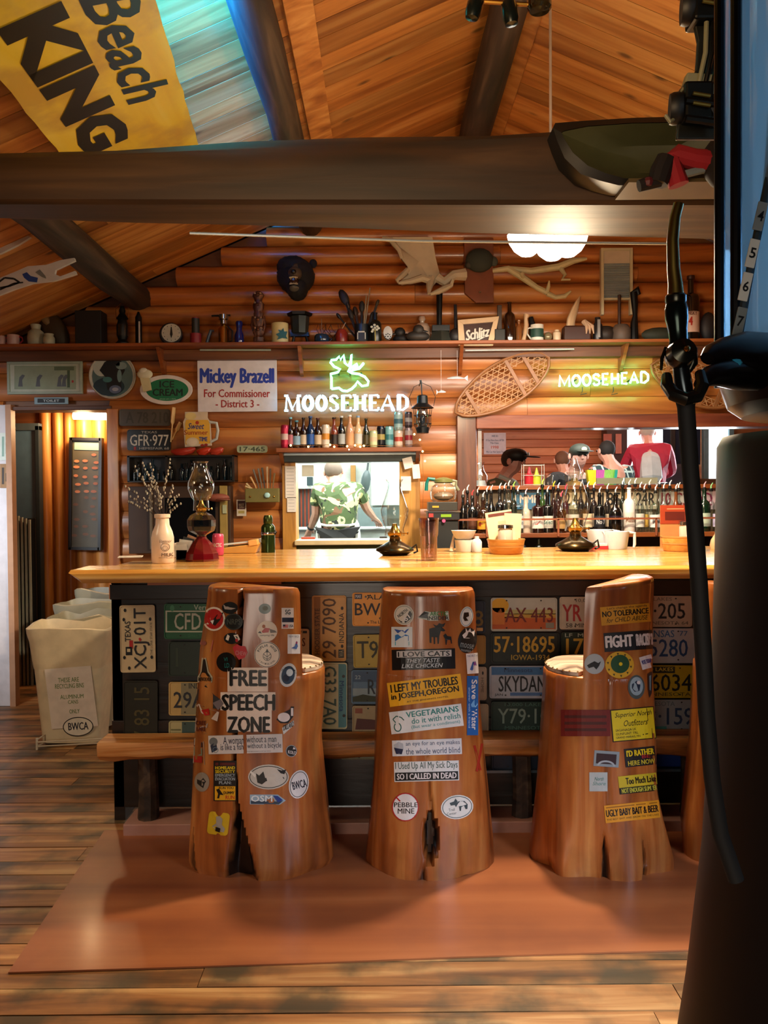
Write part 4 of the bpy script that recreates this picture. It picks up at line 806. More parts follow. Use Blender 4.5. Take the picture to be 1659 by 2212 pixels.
pl((1212,1365,1355,1430),'142c20','dark green GREAT LAKES plate reading 17','17 460',C('c8ac3c'),(.08,.22,.9,.74),('LF  MF',C('a8b4a4'),(.06,.05,.4,.17)),('GREAT LAKES',C('a8a878'),(.2,.82,.8,.93)),bold=.02)
pl((1352,1287,1494,1354),'c0b0a0','dusty white Minnesota plate reading 5 205','45·205',C('14181c'),(.12,.24,.90,.74),('10,000 LAKES',C('7c746c'),(.12,.05,.70,.18)),('MINNESOTA 64',C('6c645c'),(.2,.82,.95,.93)),bold=.01)
pl((1355,1357,1500,1432),'b4b8c4','white KANSAS plate reading 55280 in blue','155280',C('24487c'),(.08,.32,.90,.82),('KANSAS',C('34649c'),(.22,.06,.70,.26)),('77',C('34649c'),(0.78,.08,.90,.22)))
pl((1358,1437,1504,1507),'c8a818','yellow Minnesota plate reading 6034','46034',C('14140c'),(.16,.28,.93,.80),('10,000 LAKES',C('e0c040'),(.12,.07,.66,.2)),('MINNESOTA',C('54480c'),(.2,.84,.92,.95)),extra=lambda p,a,b,c,d:(p.rect(a+8,b+3,a+100,b+17,C('2c280c'),1),))
pl((1360,1511,1508,1581),'9cA4ac'.lower(),'grey-blue Minnesota plate reading 3 159','43·159',C('2c4468'),(.10,.26,.93,.78),('MINNESOTA',C('6c7c84'),(.12,.06,.66,.2)),extra=lambda p,a,b,c,d:(p.rect(a+30,d-12,a+80,d-4,C('4c9c98'),1),))
pl((1364,1588,1512,1655),'1c3c8c','bright blue IOWA plate cut off by the foot rail at the right','IOWA',C('6c94cc'),(.33,.08,.56,.26))
pl((1520,1284,1668,1356),'9cb4c4','blue-banded plate reading A right of the hose','A 4772',C('1c3cac'),(.18,.32,.9,.82),extra=lambda p,a,b,c,d:(p.rect(a+3,b+2,c-3,b+18,C('2c84a8'),1),))
pl((1524,1360,1672,1432),'3c8cac','teal plate with a figure 3 right of the hose','3 885',C('8cc4d8'),(.1,.35,.9,.85),extra=lambda p,a,b,c,d:(p.rect(a+3,b+2,c-3,b+18,C('6ca4b4'),1),))
# ================= SHARED SMALL BUILDERS =================
def bottle(name,label,cat,loc,h,r,body,lab=None,cap=None,kind='beer',group=None,lab2=None,text=None,tc=None,scale=1):
    t=thing(name,label,cat,loc,0,group)
    K={'beer':[(0,.0),(.92,.0),(1,.03),(1,.52),(.85,.62),(.45,.74),(.38,.80),(.36,.97),(.42,.975),(.40,1)],
       'liquor':[(0,0),(.95,0),(1,.02),(1,.62),(.8,.70),(.36,.76),(.33,.96),(.4,.965),(.4,1)],
       'square':[(0,0),(1,0),(1,.02),(1,.66),(.9,.70),(.36,.74),(.33,.95),(.4,.955),(.4,1)],
       'tall':[(0,0),(.95,0),(1,.02),(1,.52),(.7,.66),(.38,.76),(.34,.97),(.42,1)],
       'squat':[(0,0),(1,0),(1.05,.2),(1,.5),(.8,.62),(.42,.68),(.4,.96),(.46,1)],
       'vial':[(0,0),(1,0),(1,.62),(.9,.7),(.45,.76),(.45,.9),(.6,.92),(.6,1)],
       'can':[(0,0),(.84,0),(.94,.03),(1,.07),(1,.92),(.9,.97),(.86,.985),(.86,1),(.8,.99)]}[kind]
    m=MB(); m.lathe([(r*a,h*b) for a,b in K],body,n=16); m.obj('body',t,angle=50)
    if lab:
        if kind=='can': m=MB(); m.lathe([(r*1.012,h*.16),(r*1.012,h*.86)],lab,n=16,cap=False); m.obj('wrap',t)
        else: m=MB(); m.lathe([(r*1.015,h*.12),(r*1.015,h*.44)],lab,n=16,cap=False); m.obj('paper_label',t)
    if lab2:
        m=MB(); z0,z1=(.36,.62) if kind=='can' else (.20,.32); m.lathe([(r*1.03,h*z0),(r*1.03,h*z1)],lab2,n=16,cap=False); m.obj('label_band',t)
    if cap and kind!='can': m=MB(); m.lathe([(r*.45,h*.955),(r*.47,h*.96),(r*.45,h*1.012),(0,h*1.015)],cap,n=12); m.obj('cap',t)
    if text:
        vs,fs=text2d(text,.02); tz0,tz1=(.40,.58) if kind=='can' else (.22,.34); o=[]
        for u,v in vs:
            a=(u-.5)*1.6; o.append((math.sin(a)*r*1.05,-math.cos(a)*r*1.05,h*(tz0+(tz1-tz0)*v)))
        m=MB(); m.add(o,fs,tc or BK); m.obj('lettering',t,smooth=False)
    return t
def pourer(t,h,col):
    m=MB(); m.lathe([(.011,h*.985),(.013,h),(.011,h+.014),(.006,h+.018)],BK,n=10); m.tube([(0,0,h+.012),(0,0,h+.035),(.012,0,h+.055)],[.005,.0045,.003],col,8); m.obj('pourer',t)
BROWN=C('2a1408',.12,0,.6); DKG=C('0e2416',.12,0,.6); BLK=C('0c0a0a',.15,0,.6); IRON=C('141414',.45,.5); CHR=C('c8ccd0',.15,1); BRS=C('b88c40',.22,1); STEEL=C('8c9498',.3,1)
TIN=C('6c6c66',.4,.7)
# ================= SHELF OVER THE HATCH =================
hz=at(755,968,5.87).z
hs=thing('hatch_shelf','short wooden shelf of beer bottles and cans above the kitchen hatch','shelf',(at(755,970,5.86).x,5.87,hz))
hw=(at(912,970,5.87).x-at(600,970,5.87).x)/2
m=MB(); m.box(-hw,hw,-.085,.09,-.03,0,W_TRIM); m.obj('board',hs,smooth=False,bevel=.004)
for sx in (-1,1): m=MB(); m.prism([(-.07,-.03),(.09,-.03),(.09,-.13)],-.012,.012,W_TRIM,T=Matrix.Translation((sx*(hw-.03),0,0))@Matrix.Rotation(R(90),4,'Z')); m.obj('bracket',hs,smooth=False)
m=MB(); m.tube([(-.0,-.085,-.015),(.0,-.092,-.015)],.006,CHR,10); m.obj('screw',hs)
def hpos(px): return (at(px,968,5.84).x,5.84,hz)
P1=5.84/F
beers=[(616,50,10.5,'can','pink-red tall beer can at the left end of the shelf over the hatch',C('b02848',.3,.4),C('c83058',.3,.3),C('e0c8c8',.3)),
(628,66,9,'beer','dark bottle with light blue neck wrap behind the pink can',BROWN,C('c07080',.4),C('7cc0d8',.3)),
(641,59,10.5,'beer','brown bottle with pale blue winter label, third from the left over the hatch',BROWN,C('8cb4d4',.4),C('58a0c0',.3)),
(656,65,9,'beer','slim dark bottle with cream label and bright streak, beside the winter label bottle',BROWN,C('d8c8b0',.4),C('1c1c20',.3)),
(671,68,10.5,'beer','cobalt blue labelled beer bottle over the left half of the hatch',C('14284c',.12,0,.6),C('1c58b0',.4),C('30508c',.3)),
(687,64,10,'beer','dark bottle with cream label, left of the white tall can',BROWN,C('d8c4a8',.4),C('502020',.3)),
(704,50,10,'can','white and orange tall can in the middle of the shelf over the hatch',C('e8dccc',.3,.2),C('e8dcd0',.3),C('e0983c',.3)),
(722,65,10,'beer','amber bottle with dark label, right of the white tall can',C('7c3a28',.12,0,.6),C('241814',.4),C('241818',.3)),
(738,68,9.5,'beer','black bottle with plain silver label over the hatch centre',BLK,C('a8b0b4',.4),C('c8ccd0',.3)),
(756,70,10.5,'beer','clear bottle of pale orange drink with dark round label',C('c89878',.08,0,.5),C('d8a070',.4),C('e0d8d0',.3)),
(774,68,10,'beer','clear bottle with blue foil neck and oval pale label',C('d8b488',.08,0,.5),C('c8ccc8',.4),C('88a8d0',.3)),
(791,62,8.5,'beer','slender dark bottle with gold streaks, right of the blue foil neck',C('181c10',.12,0,.6),C('3c3414',.4),C('202418',.3)),
(807,36,10.5,'can','short pale green can on the shelf over the hatch',C('c8d0a0',.3,.3),C('ccd4a8',.3),C('d8c0a0',.3)),
(823,46,10,'can','black tall can between the pale green and pale blue cans',C('14141c',.25,.4),C('14141c',.3),C('9c8c50',.3)),
(841,45,10.5,'can','pale teal tall can with lettering over the hatch',C('80b4b8',.3,.4),C('78b0b8',.3),C('387880',.3)),
(861,36,10.5,'can','cream and red can at the bottom of the right-hand stack',C('d8c4b4',.3,.3),C('d4bcac',.3),C('b04438',.3)),
(883,42,9.5,'can','striped pale can at the foot of the rightmost stack',C('8c7c80',.3,.4),C('a89ca0',.3),C('8c2838',.3))]
for px,h,r,kind,lab,body,lc,cap in beers:
    bottle('beer_can' if kind=='can' else 'beer_bottle',lab,'can' if kind=='can' else 'bottle',hpos(px),h*P1,r*P1*.88,body,lc,cap,kind,'bottles and cans over the hatch',lab2=cap if kind=='can' else None)
a=hpos(861); bottle('beer_can','silver-blue can stacked on top of the cream and red can','can',(a[0],a[1],a[2]+36*P1+.001),40*P1,10.5*P1*.9,C('a0b8b8',.25,.5),C('90b0b4',.3),None,'can','bottles and cans over the hatch',lab2=C('38606c'))
a=hpos(883); bottle('beer_can','dark striped can stacked at the right end of the shelf','can',(a[0],a[1],a[2]+42*P1+.001),34*P1,9*P1*.9,C('403840',.25,.5),C('584c58',.3),None,'can','bottles and cans over the hatch',lab2=C('b0b0b8'))
# fairy lights twined along the shelf
FL=emis('fairy_glow',(1,.62,.22),9)
g=thing('fairy_lights','string of warm fairy lights among the bottles and down beside the hatch','string lights',(0,5.78,hz))
pts=[at(px,py,5.76)-Vector((0,5.78,hz)) for px,py in ((632,963),(690,962),(715,960),(750,964),(800,962),(880,964),(905,955),(914,975),(913,1000),(915,1040),(913,1100))]
m=MB(); m.tube(pts,.0015,C('8c5c28')); m.obj('wire',g)
for px,py in ((628,962),(713,961),(722,965),(750,964),(767,962),(778,965),(786,963),(895,938),(907,950),(913,975),(918,996),(666,965)):
    m=MB(); m.ball(at(px,py,5.755)-Vector((0,5.78,hz)),.0075,FL,8); m.obj('bulb',g)
# ================= WALL THINGS =================
def flat(name,label,cat,box,base,art=None,Y=5.94,d=.012,rot=0,r=0,frame=None,fw=0,cat2=None):
    x0,y0,x1,y1=box; cx,cy=(x0+x1)/2,(y0+y1)/2; o=at(cx,cy,Y); og=Vector((o.x,Y,o.z)); s=Y/F; hw,hh=(x1-x0)/2*s,(y1-y0)/2*s
    T=Matrix.Rotation(R(rot),4,'Y')
    t=thing(name,label,cat,og)
    m=MB(); m.box(-hw,hw,0,d,-hh,hh,base,T=T); m.obj('panel',t,smooth=False,bevel=.002)
    if frame:
        f=fw*s; 
        for bx in ((-hw-.001,hw+.001,hh-f,hh+.001),(-hw-.001,hw+.001,-hh-.001,-hh+f)): m=MB(); m.box(bx[0],bx[1],-.012,d,bx[2],bx[3],frame,T=T); m.obj('frame_rail',t,smooth=False,bevel=.002)
        for bx in ((-hw-.001,-hw+f,-hh+f,hh-f),(hw-f,hw+.001,-hh+f,hh-f)): m=MB(); m.box(bx[0],bx[1],-.012,d,bx[2],bx[3],frame,T=T); m.obj('frame_stile',t,smooth=False,bevel=.002)
    if art:
        p=Print(onY(Y-.0005),(cx,cy,rot) if rot else None); art(p,x0,y0,x1,y1); p.build('print',t,og)
    return t
def fp(p,a,b,c,d):
    p.rect(a+14,b+8,c-14,d-10,C('8c9c84')); p.rect(a+100,b+10,c-18,b+18,C('5c6c50'),1)
    for x in (a+28,a+66,a+112,a+122): p.ngon([(x-6,d-16),(x-3,d-36),(x+3,d-42),(x+9,d-40),(x+3,d-30),(x+4,d-16)],C('545c64'),1)
    p.rect(a+128,b+18,a+134,d-14,C('44583c'),1); p.ell(a+140,b+42,2.5,3,C('a82c24'),2,8,1)
flat('framed_print','framed pale print of grey birds above the hall opening','picture',(17,782,178,851),C('b8c0b0'),fp,frame=C('9cac9c',.5),fw=5)
def tp(p,a,b,c,d): p.rect(a+7,b+3,c-7,d-3,C('0e1418'),0); p.text('TOILET',a+19,b+5,c-19,d-5,C('c8d4d8'),1,.02)
m_=flat('toilet_plaque','small blue-grey TOILET plaque under the framed bird print','sign',(74,858,147,873),C('7c98a4',.4),tp,d=.01)
# round plate with a bear
def disc(name,label,cat,cx,cy,rx,ry,Y,mat,art,d=.015,rim=None):
    o=at(cx,cy,Y); s=Y/F; og=Vector((o.x,Y,o.z)); t=thing(name,label,cat,og)
    T=Matrix.Rotation(R(90),4,'X'); m=MB(); m.lathe([(rx*s*.3,-d+.006),(rx*s*.8,-d+.004),(rx*s,.0),(rx*s*.98,.004),(rx*s*.8,-d+.012),(0,-d+.012)],mat,n=40,T=Matrix.Diagonal((1,1,ry/rx,1))@T); m.obj('disc',t,angle=50)
    if rim: m=MB(); m.tube([(rx*s*math.cos(a),-.004,ry*s*math.sin(a)) for a in [2*PI*k/40 for k in range(40)]],.006,rim,6,True); m.obj('rim',t)
    p=Print(onY(Y-.004,.0008)); art(p); p.build('print',t,og); return t
def bear(p):
    cx,cy=243,813; p.ell(cx,cy,44,44,C('506c70'),0,32,3); p.ell(cx-24,cy-20,18,20,C('b8c4c0'),1); p.ell(cx-8,cy+22,34,20,C('1c3440'),2)
    p.ngon([(215,800),(226,782),(240,776),(262,780),(270,800),(262,815),(262,840),(232,842),(228,815)],C('0c1014'),3); p.ell(243,786,16,12,C('101418'),4,16,2); p.ell(262,790,12,8,C('7c9498'),4); p.ell(232,820,10,6,C('3c7478'),4); p.ell(249,841,13,9,C('5c6c90'),5,16,2); p.ell(249,841,7,4,C('a0a8c0'),6,12,1); p.ell(258,812,5,14,C('6c8c94'),5,12,1)
disc('decorative_plate','round blue-grey plate painted with a black bear','plate',243,812,49,48,5.93,C('c8c8c0',.3),bear,rim=C('b8b4a8',.3))
def ice(p):
    cx,cy=360,842; p.ell(cx,cy,54,30,WT,0,36,3); p.ell(cx+1,cy,46,24,C('1c7450',.4),1,36,3); p.text('ICE',345,823,376,837,C('10201c'),2,.03); p.text('CREAM',330,840,394,855,C('10201c'),2,.04); p.text('please ask a clerk',345,860,380,864,C('a8d0b8'),2,.0)
disc('ice_cream_sign','green oval ICE CREAM sign with white edge and cone','sign',359,842,57,32,5.93,WT,ice,d=.01)
o=at(314,823,5.9); m=MB(); s=5.9/F
m.prism([(-10*s,6*s),(10*s,6*s),(14*s,-20*s),(-3*s,-24*s)],-.02,0,C('cfc8a0')); m.ball((0,-.01,14*s),(17*s,.014,11*s),C('dcdcc4'),14); m.ball((-3*s,-.012,20*s),(10*s,.012,8*s),C('e4e4d4'),12)
one(m,'ice_cream_cutout','cream ice cream cone cut-out at the left of the green oval','cut-out',(o.x,5.9,o.z))
def mb(p,a,b,c,d):
    p.text('Mickey Brazell',433,796,591,837,C('1c3cac'),1,.035); p.text('For Commissioner',441,841,583,858,C('a01c28'),1,.02); p.text('- District 3 -',466,864,560,880,C('a01c28'),1,.02)
flat('campaign_sign','white For Commissioner District 3 campaign sign on the log wall','sign',(427,779,598,889),C('e6e2ec',.35),mb,d=.006)
# grey weathered plate and Texas plate over the bottle box
def gp(p,a,b,c,d): p.text('A 78 210',a+14,b+6,c-4,d-6,C('3c362c'),1,.02)
plate((258,884,368,920),C('4c463c',.5),'dull grey weathered plate above the black GFR 977 plate',gp,Y=5.95)
def gt(p,a,b,c,d): p.text('GFR·977',a+6,b+11,c-5,d-10,C('d0ccc0'),1,.01); p.text('TEXAS',a+30,b+3,c-30,b+8,C('a8a49c'),1); p.text('HEMISFAIR 68',a+26,d-7,c-4,d-2,C('a8a49c'),1); p.rect(a+14,d-8,a+19,d+1,C('a02820'),2)
plate((275,928,369,973),C('101414',.4),'black TEXAS plate reading GFR 977 over the box of glass bottles',gt,Y=5.94)
def lp(p,a,b,c,d): p.text('17·465',a+6,b+3,c-6,d-3,C('3c4838'),1,.03)
plate((512,962,578,978),C('a8b494',.4),'small pale green plate beside the hatch shelf',lp,Y=5.95)
# wooden spatulas
for i,(pa,pb,lab) in enumerate((((376,880),(369,955),'pale wooden spatula hanging beside the yellow jug sign'),((390,912),(372,950),'second wooden spatula crossing behind the first'))):
    a=at(*pa,5.93); b=at(*pb,5.93); d_=(b-a); m=MB(); m.tube([a-a,d_*.42,d_*.5,d_],[.014,.016,.006,.005],W_PALE,8,flat=.35); one(m,'wooden_spatula',lab,'spatula',a)
# jug-shaped sign
m=MB(); o=at(432,925,5.9); s=5.9/F; OG=Vector((o.x,5.9,o.z))
def q(px,py): v=at(px,py,5.9); return (v.x-OG.x,v.z-OG.z)
jug=thing('jug_sign','yellow Sweet Summer TIME sign shaped like a mason jug above the bottle box','sign',OG)
m.prism([q(*p_) for p_ in ((400,890),(449,890),(449,903),(455,912),(458,963),(400,966),(396,912),(400,903))],-.012,0,C('d8c8b0')); m.obj('panel',jug,smooth=False,bevel=.002)
m=MB(); m.tube([Vector((q(*p_)[0],-.006,q(*p_)[1])) for p_ in ((453,912),(468,914),(471,930),(468,948),(455,955))],.011,C('c8ccc8'),8); m.obj('handle',jug)
p=Print(onY(5.887)); p.ngon([(402,907),(449,907),(453,914),(454,958),(401,960),(400,915)],C('e8b43c'),0); p.ell(412,899,12,8,C('e4d08c'),1); p.text('Sweet',406,914,441,927,C('243880'),1,.02,.3); p.text('Summer',398,929,449,939,C('a84820'),1,.03); p.text('TIME',430,944,448,953,C('24408c'),1,.04); p.ell(416,955,14,10,C('dcd0b4'),1); p.ell(416,955,10,7,C('e8dcc4'),2); p.ell(426,913,4,4,C('b83820'),2,10,1); p.ell(437,962,4,3,C('9c2018'),2,10,1); p.ell(445,961,4,3,C('9c2018'),2,10,1); p.build('print',jug,OG)
# red wooden lobster floats on top of the bottle box
bx=thing('bottle_box','dark wooden display box of little glass bottles on the wall','display box',(at(395,1015,5.88).x,5.88,at(395,1040,5.88).z))
w2=(at(512,1,5.88).x-at(280,1,5.88).x)/2; H=(1040-984)*5.88/F
m=MB(); m.box(-w2,w2,.06,.075,0,H,W_DARK); m.obj('back',bx,smooth=False)
for z in (0,H-.008): m=MB(); m.box(-w2,w2,-.06,.075,z-.006,z+.006,W_DARK); m.obj('shelf_board',bx,smooth=False,bevel=.002)
for x in (-w2+.008,-.10,w2-.008): m=MB(); m.box(x-.008,x+.008,-.06,.075,0,H,W_DARK); m.obj('divider',bx,smooth=False)
bi=0
for px,h,r,c in ((292,28,5,'88a8b0'),(300,42,5,'9cc0c8'),(316,34,7,'a8ccd4'),(331,46,7,'a8d0dc'),(343,24,4,'68848c'),(355,20,4,'5c7880'),(371,34,6,'5c8088'),(394,36,7,'90b8c8'),(404,38,6,'9cc4d0'),(415,44,6,'7ca4b4'),(457,30,6,'a0c4d0'),(471,36,5,'6c8c98'),(486,44,7,'90b4c0'),(500,38,5,'a8ccd4')):
    a=at(px,1038,5.86); bottle('glass_bottle',('small','tallest','rounded','tall thin-necked','tiny','stubby','medium','pale','clear','slim','narrow','bluish','broad','slender')[bi]+' glass bottle in the dark display box, '+('first','second','third','fourth','fifth','sixth','seventh','eighth','ninth','tenth','eleventh','twelfth','thirteenth','last')[bi]+' from the left',"bottle",(a.x,5.85,bx.location.z+.007),h*5.86/F,r*5.86/F*.9,glass('blue_glass_%s'%c,tuple(s2l(c)[:3])),None,None,'vial','little glass bottles in the display box'); bi+=1
for i,(x0,x1,c) in enumerate(((370,422,'a83020'),(425,455,'b8341c'),(452,482,'b03824'))):
    a=at(x0,975,5.84); b=at(x1,972,5.84); m=MB(); L=(b-a); m.tube([Vector(),L*.2+Vector((0,0,-.008)),L*.5+Vector((0,0,-.012)),L*.85,L+Vector((0,0,.01))],[.008,.026,.03,.024,.008],C(c,.4),10)
    one(m,'red_float',('red carved wooden pod at the left on top of the bottle box','small red carved pod in the middle on top of the bottle box','red carved pod at the right on top of the bottle box')[i],'carving',(a.x,5.84,bx.location.z+H+.028))
# dark cabinet under the box
ck=thing('wall_cabinet','dark wooden wall cabinet with black glass door below the bottle box','cabinet',(at(390,1190,5.88).x,5.88,at(390,1195,5.88).z)); s=5.88/F
W2=110*s; H2=145*s
m=MB(); m.box(-W2,W2,-.02,.1,0,H2,C('3a2414')); m.obj('body',ck,smooth=False,bevel=.004)
m=MB(); m.box(-30*s,78*s,-.03,-.021,5*s,120*s,C('0c0e12',.12,0,.4)); m.obj('glass_door',ck,smooth=False)
m=MB(); m.box(88*s,104*s,-.04,.1,0,H2*1.0,C('9c8444')); m.obj('yellow_post',ck,smooth=False,bevel=.003)
m=MB(); m.box(-62*s,-58*s,-.045,-.02,10*s,H2,C('6c6050')); m.obj('rail',ck,smooth=False)
a=at(471,1075,5.8); m=MB(); m.ball((0,0,0),(25*s,.03,9*s),C('8c4c3c'),12); m.ball((12*s,-.02,-4*s),(16*s,.03,3*s),C('7c4030'),10); one(m,'felt_cap','brown cap hung over the dark cabinet behind the oil lamp','cap',(a.x,5.8,a.z))
a=at(485,1100,5.83); m=MB(); m.box(-.014,.014,-.01,.0,-.03,.03,C('a8b090')); one(m,'cabinet_tag','small pale label on the dark cabinet glass','label',(a.x,5.84,a.z),smooth=False)
# knife block on the wall
a=at(568,1085,5.9); kb=thing('knife_holder','olive wooden box on the wall holding a fan of knives','knife holder',(a.x,5.9,a.z))
s=5.9/F; m=MB(); m.box(-36*s,36*s,-.05,.03,0,30*s,C('6c6430')); m.obj('box',kb,smooth=False,bevel=.004)
m=MB(); m.ball((-25*s,-.05,12*s),.008,BRS,8); m.obj('screw',kb); m=MB(); m.ball((26*s,-.05,12*s),.008,BRS,8); m.obj('screw',kb)
for i,(px,py,c) in enumerate(((532,1044,'a88c5c'),(530,1050,'b8a070'),(541,1030,'b08448'),(547,1014,'4c4438'),(558,1012,'5c584c'),(566,1010,'38342c'),(577,1008,'a89070'),(584,1012,'4c3c28'),(593,1022,'6c5838'))):
    b=at(px,py,5.87); z0=a.z+28*s; x0=a.x+(i-4)*5.5*s; e=Vector((b.x,5.87,b.z))
    d_=e-Vector((x0,5.88,z0)); m=MB(); m.tube([Vector((0,0,-.02)),d_*.3,d_],[.003,.006,.009],C(c,.5),8,flat=.5)
    one(m,'kitchen_knife',('knife','steel','slicer','cleaver','boning knife','carving knife','bread knife','paring knife','fork')[i]+' handle fanned out of the olive box, '+('first','second','third','fourth','fifth','sixth','seventh','eighth','ninth')[i]+' from the left','knife',(x0,5.88,z0),group='knives in the wall box')
a=at(577,1066,5.84); m=MB(); m.ball((0,0,0),(.022,.01,.02),C('a8d8dc'),10); one(m,'folded_cloth','pale blue folded cloth tucked over the knife box','cloth',(a.x,5.84,a.z-.012))
def rt(p,a,b,c,d): p.rect(a+2,b+3,c-2,b+21,C('4c1c20'),0,1,1); p.text('BEST',a+5,b+9,c-5,b+14,C('d8c8b8'),1,.04); p.text('OPEN',a+5,b+15,c-5,b+19,C('d8c8b8'),1,.02); p.rect(a+4,d-12,c-4,d-6,C('b0a060'),1)
flat('red_tag','small red and white lettered tag on the wall under the knife box','tag',(511,1079,532,1115),C('d8d0c4'),rt,d=.004)
# papers pinned round the hatch
for k,(bx_,lab,n,rt_) in enumerate((((616,1007,639,1076),'long white till slip pinned to the left post of the hatch',9,0),((620,1074,640,1106),'short white slip under the long one on the left post',4,0),((866,1029,888,1060),'white note pinned on the right post of the hatch',0,0),((871,988,892,1012),'torn white note hung over the top right of the hatch',0,-14),((891,1003,907,1034),'white note overlapping the right edge of the hatch',0,-5))):
    def pa(p,a,b,c,d,n=n):
        for q_ in range(n): p.rect(a+3,b+5+q_*7,c-4,b+6+q_*7,C('b4b4b8'))
    flat('paper_note',lab,'paper',bx_,C('e8e4e0'),pa,Y=5.93 if k<2 else 5.90-.004*k,d=.002,rot=rt_)
a=at(665,1020,5.89); m=MB(); m.box(-.042,.042,-.002,0,-.07,.01,C('c8ccc0')); one(m,'hanging_slip','pale order slip hanging from the hatch shutter','paper',(a.x,5.89,a.z+.04),smooth=False)
# bear head
a=at(640,607,5.9); bh=thing('bear_head','mounted black bear head with open jaws above the crowded shelf','trophy',(a.x,5.93,a.z))
FUR=C('0c0b0c',.85); s=5.75/F
m=MB(); m.ball((0,-.06,8*s),(42*s,.15,40*s),FUR,24); m.ball((-6*s,-.08,25*s),(36*s,.13,24*s),FUR,20); m.ball((4*s,-.10,-22*s),(24*s,.12,26*s),FUR,18)
hb_=m.obj('head',bh)
tx=bpy.data.textures.new('furtex','CLOUDS'); tx.noise_scale=.02
sb=hb_.modifiers.new('s','SUBSURF'); sb.levels=sb.render_levels=1; d=hb_.modifiers.new('d','DISPLACE'); d.texture=tx; d.strength=.02; d.mid_level=.5
for x,z in ((-30,38),(38,36)): m=MB(); m.ball((x*s,-.05,z*s),(9*s,.02,10*s),FUR,12); m.obj('ear',bh)
MZ=C('4c4238',.7); m=MB(); m.ball((3*s,-.20,2*s),(15*s,.075,14*s),MZ,16); m.ball((3*s,-.165,14*s),(10*s,.05,14*s),MZ,14); m.obj('muzzle',bh)
m=MB(); m.ball((2*s,-.275,0),(6.5*s,.018,5*s),C('08080a',.3),12); m.obj('nose',bh)
m=MB(); m.ball((1*s,-.205,-15*s),(10*s,.06,9*s),C('2c0e0c',.4),14); m.obj('mouth',bh)
m=MB(); m.ball((1*s,-.19,-29*s),(11*s,.06,7*s),C('5c5c58',.7),14); m.obj('jaw',bh)
IV=C('e0d4bc',.35)
for k in range(7): t=(k-3)/3; m=MB(); L=6.5 if abs(k-3)==2 else 3.5; m.tube([(1*s+t*8*s,-.262+abs(t)*.012,-9*s),(1*s+t*8*s,-.262+abs(t)*.012,-9*s-L*s)],[.0045,.001],IV,6); m.obj('tooth',bh)
for k in range(7): t=(k-3)/3; m=MB(); L=6 if abs(k-3)==2 else 3.5; m.tube([(1*s+t*8*s,-.25+abs(t)*.012,-24*s),(1*s+t*8*s,-.25+abs(t)*.012,-24*s+L*s)],[.0045,.001],IV,6); m.obj('tooth',bh)
for x in (-10,14): m=MB(); m.ball((x*s,-.185,16*s),.008,C('3c2008',.1),8); m.obj('eye',bh)
# moose antler (palmate)
a=at(935,575,5.9); ant=thing('moose_antler','broad pale moose antler palm with curled tines on the log wall','antler',(a.x,5.9,a.z)); AT=C('c4b8a0',.6); s=5.8/F
def pt(px,py,dy): v=at(px,py,5.8); return Vector((v.x-a.x,dy,v.z-a.z))
out=[(828,512),(846,522),(862,545),(866,560),(880,578),(882,596),(862,612),(868,618),(890,612),(905,602),(925,603),(936,616),(945,606),(950,590),(941,556),(934,512)]
m=MB(); n=len(out); F1=[pt(x,y,-.10-.03*math.sin((x-828)/110*PI)) for x,y in out]; F2=[v+Vector((0,.022,0)) for v in F1]; c1=pt(905,565,-.10); c2=c1+Vector((0,.025,0))
vs=F1+F2+[c1,c2]; fs=[(i,(i+1)%n,2*n) for i in range(n)]+[(n+(i+1)%n,n+i,2*n+1) for i in range(n)]+[(i,n+i,n+(i+1)%n,(i+1)%n) for i in range(n)]
m.add(vs,fs,AT); m.obj('palm',ant,angle=88)
for tn in ([(828,514,-.10,5),(845,522,-.13,6),(862,545,-.15,5),(868,562,-.14,4)],[(880,585,-.12,6),(868,600,-.16,6),(857,612,-.18,4),(860,618,-.18,2)],[(860,617,-.17,3),(885,612,-.15,6),(910,602,-.12,8),(928,606,-.1,8)],[(932,600,-.08,10),(927,622,-.13,7),(925,640,-.17,3)],[(928,641,-.17,3),(945,634,-.15,6),(960,626,-.14,7),(974,618,-.12,5),(978,606,-.13,3)],[(945,596,-.07,11),(960,607,-.07,11),(980,592,-.07,11),(1005,588,-.04,14)]):
    m=MB(); m.tube([pt(x,y,dy) for x,y,dy,r in tn],[r*s for *_,r in tn],AT,8); m.obj('tine',ant)
# brown shield board behind
a=at(1040,585,5.95); 
m=MB(); m.prism([( (x-1040)*5.93/F,(585-y)*5.93/F) for x,y in ((1002,518),(1065,518),(1065,655),(1027,655),(1003,635))],-.03,.0,C('7a4020',.45)); one(m,'antler_plaque','brown wooden plaque behind the antlers in the wall centre','plaque',(a.x,5.95,a.z),smooth=False,bevel=.003)
a=at(1037,630,5.9); m=MB(); m.ball((0,0,0),.009,CHR,8); one(m,'plaque_knob','small pale knob on the brown plaque','knob',(a.x,5.915,a.z))
a=at(1035,565,5.9); m=MB(); m.ball((0,0,0),(.10,.05,.085),C('2c3430',.8),16); m.ball((.10,-.0,-.01),(.03,.02,.035),C('3c4440',.8),10); m.ball((-.075,-.0,-.03),(.03,.03,.03),C('3c3830',.8),10); one(m,'antler_skull_cap','dark furry skull cap joining the two antlers','skull',(a.x,5.87,a.z))
a=at(1180,590,5.9); ant=thing('deer_antler','thin pale deer antler under the bright lamp','antler',(a.x,5.9,a.z)); AT2=C('c8bc90',.5)
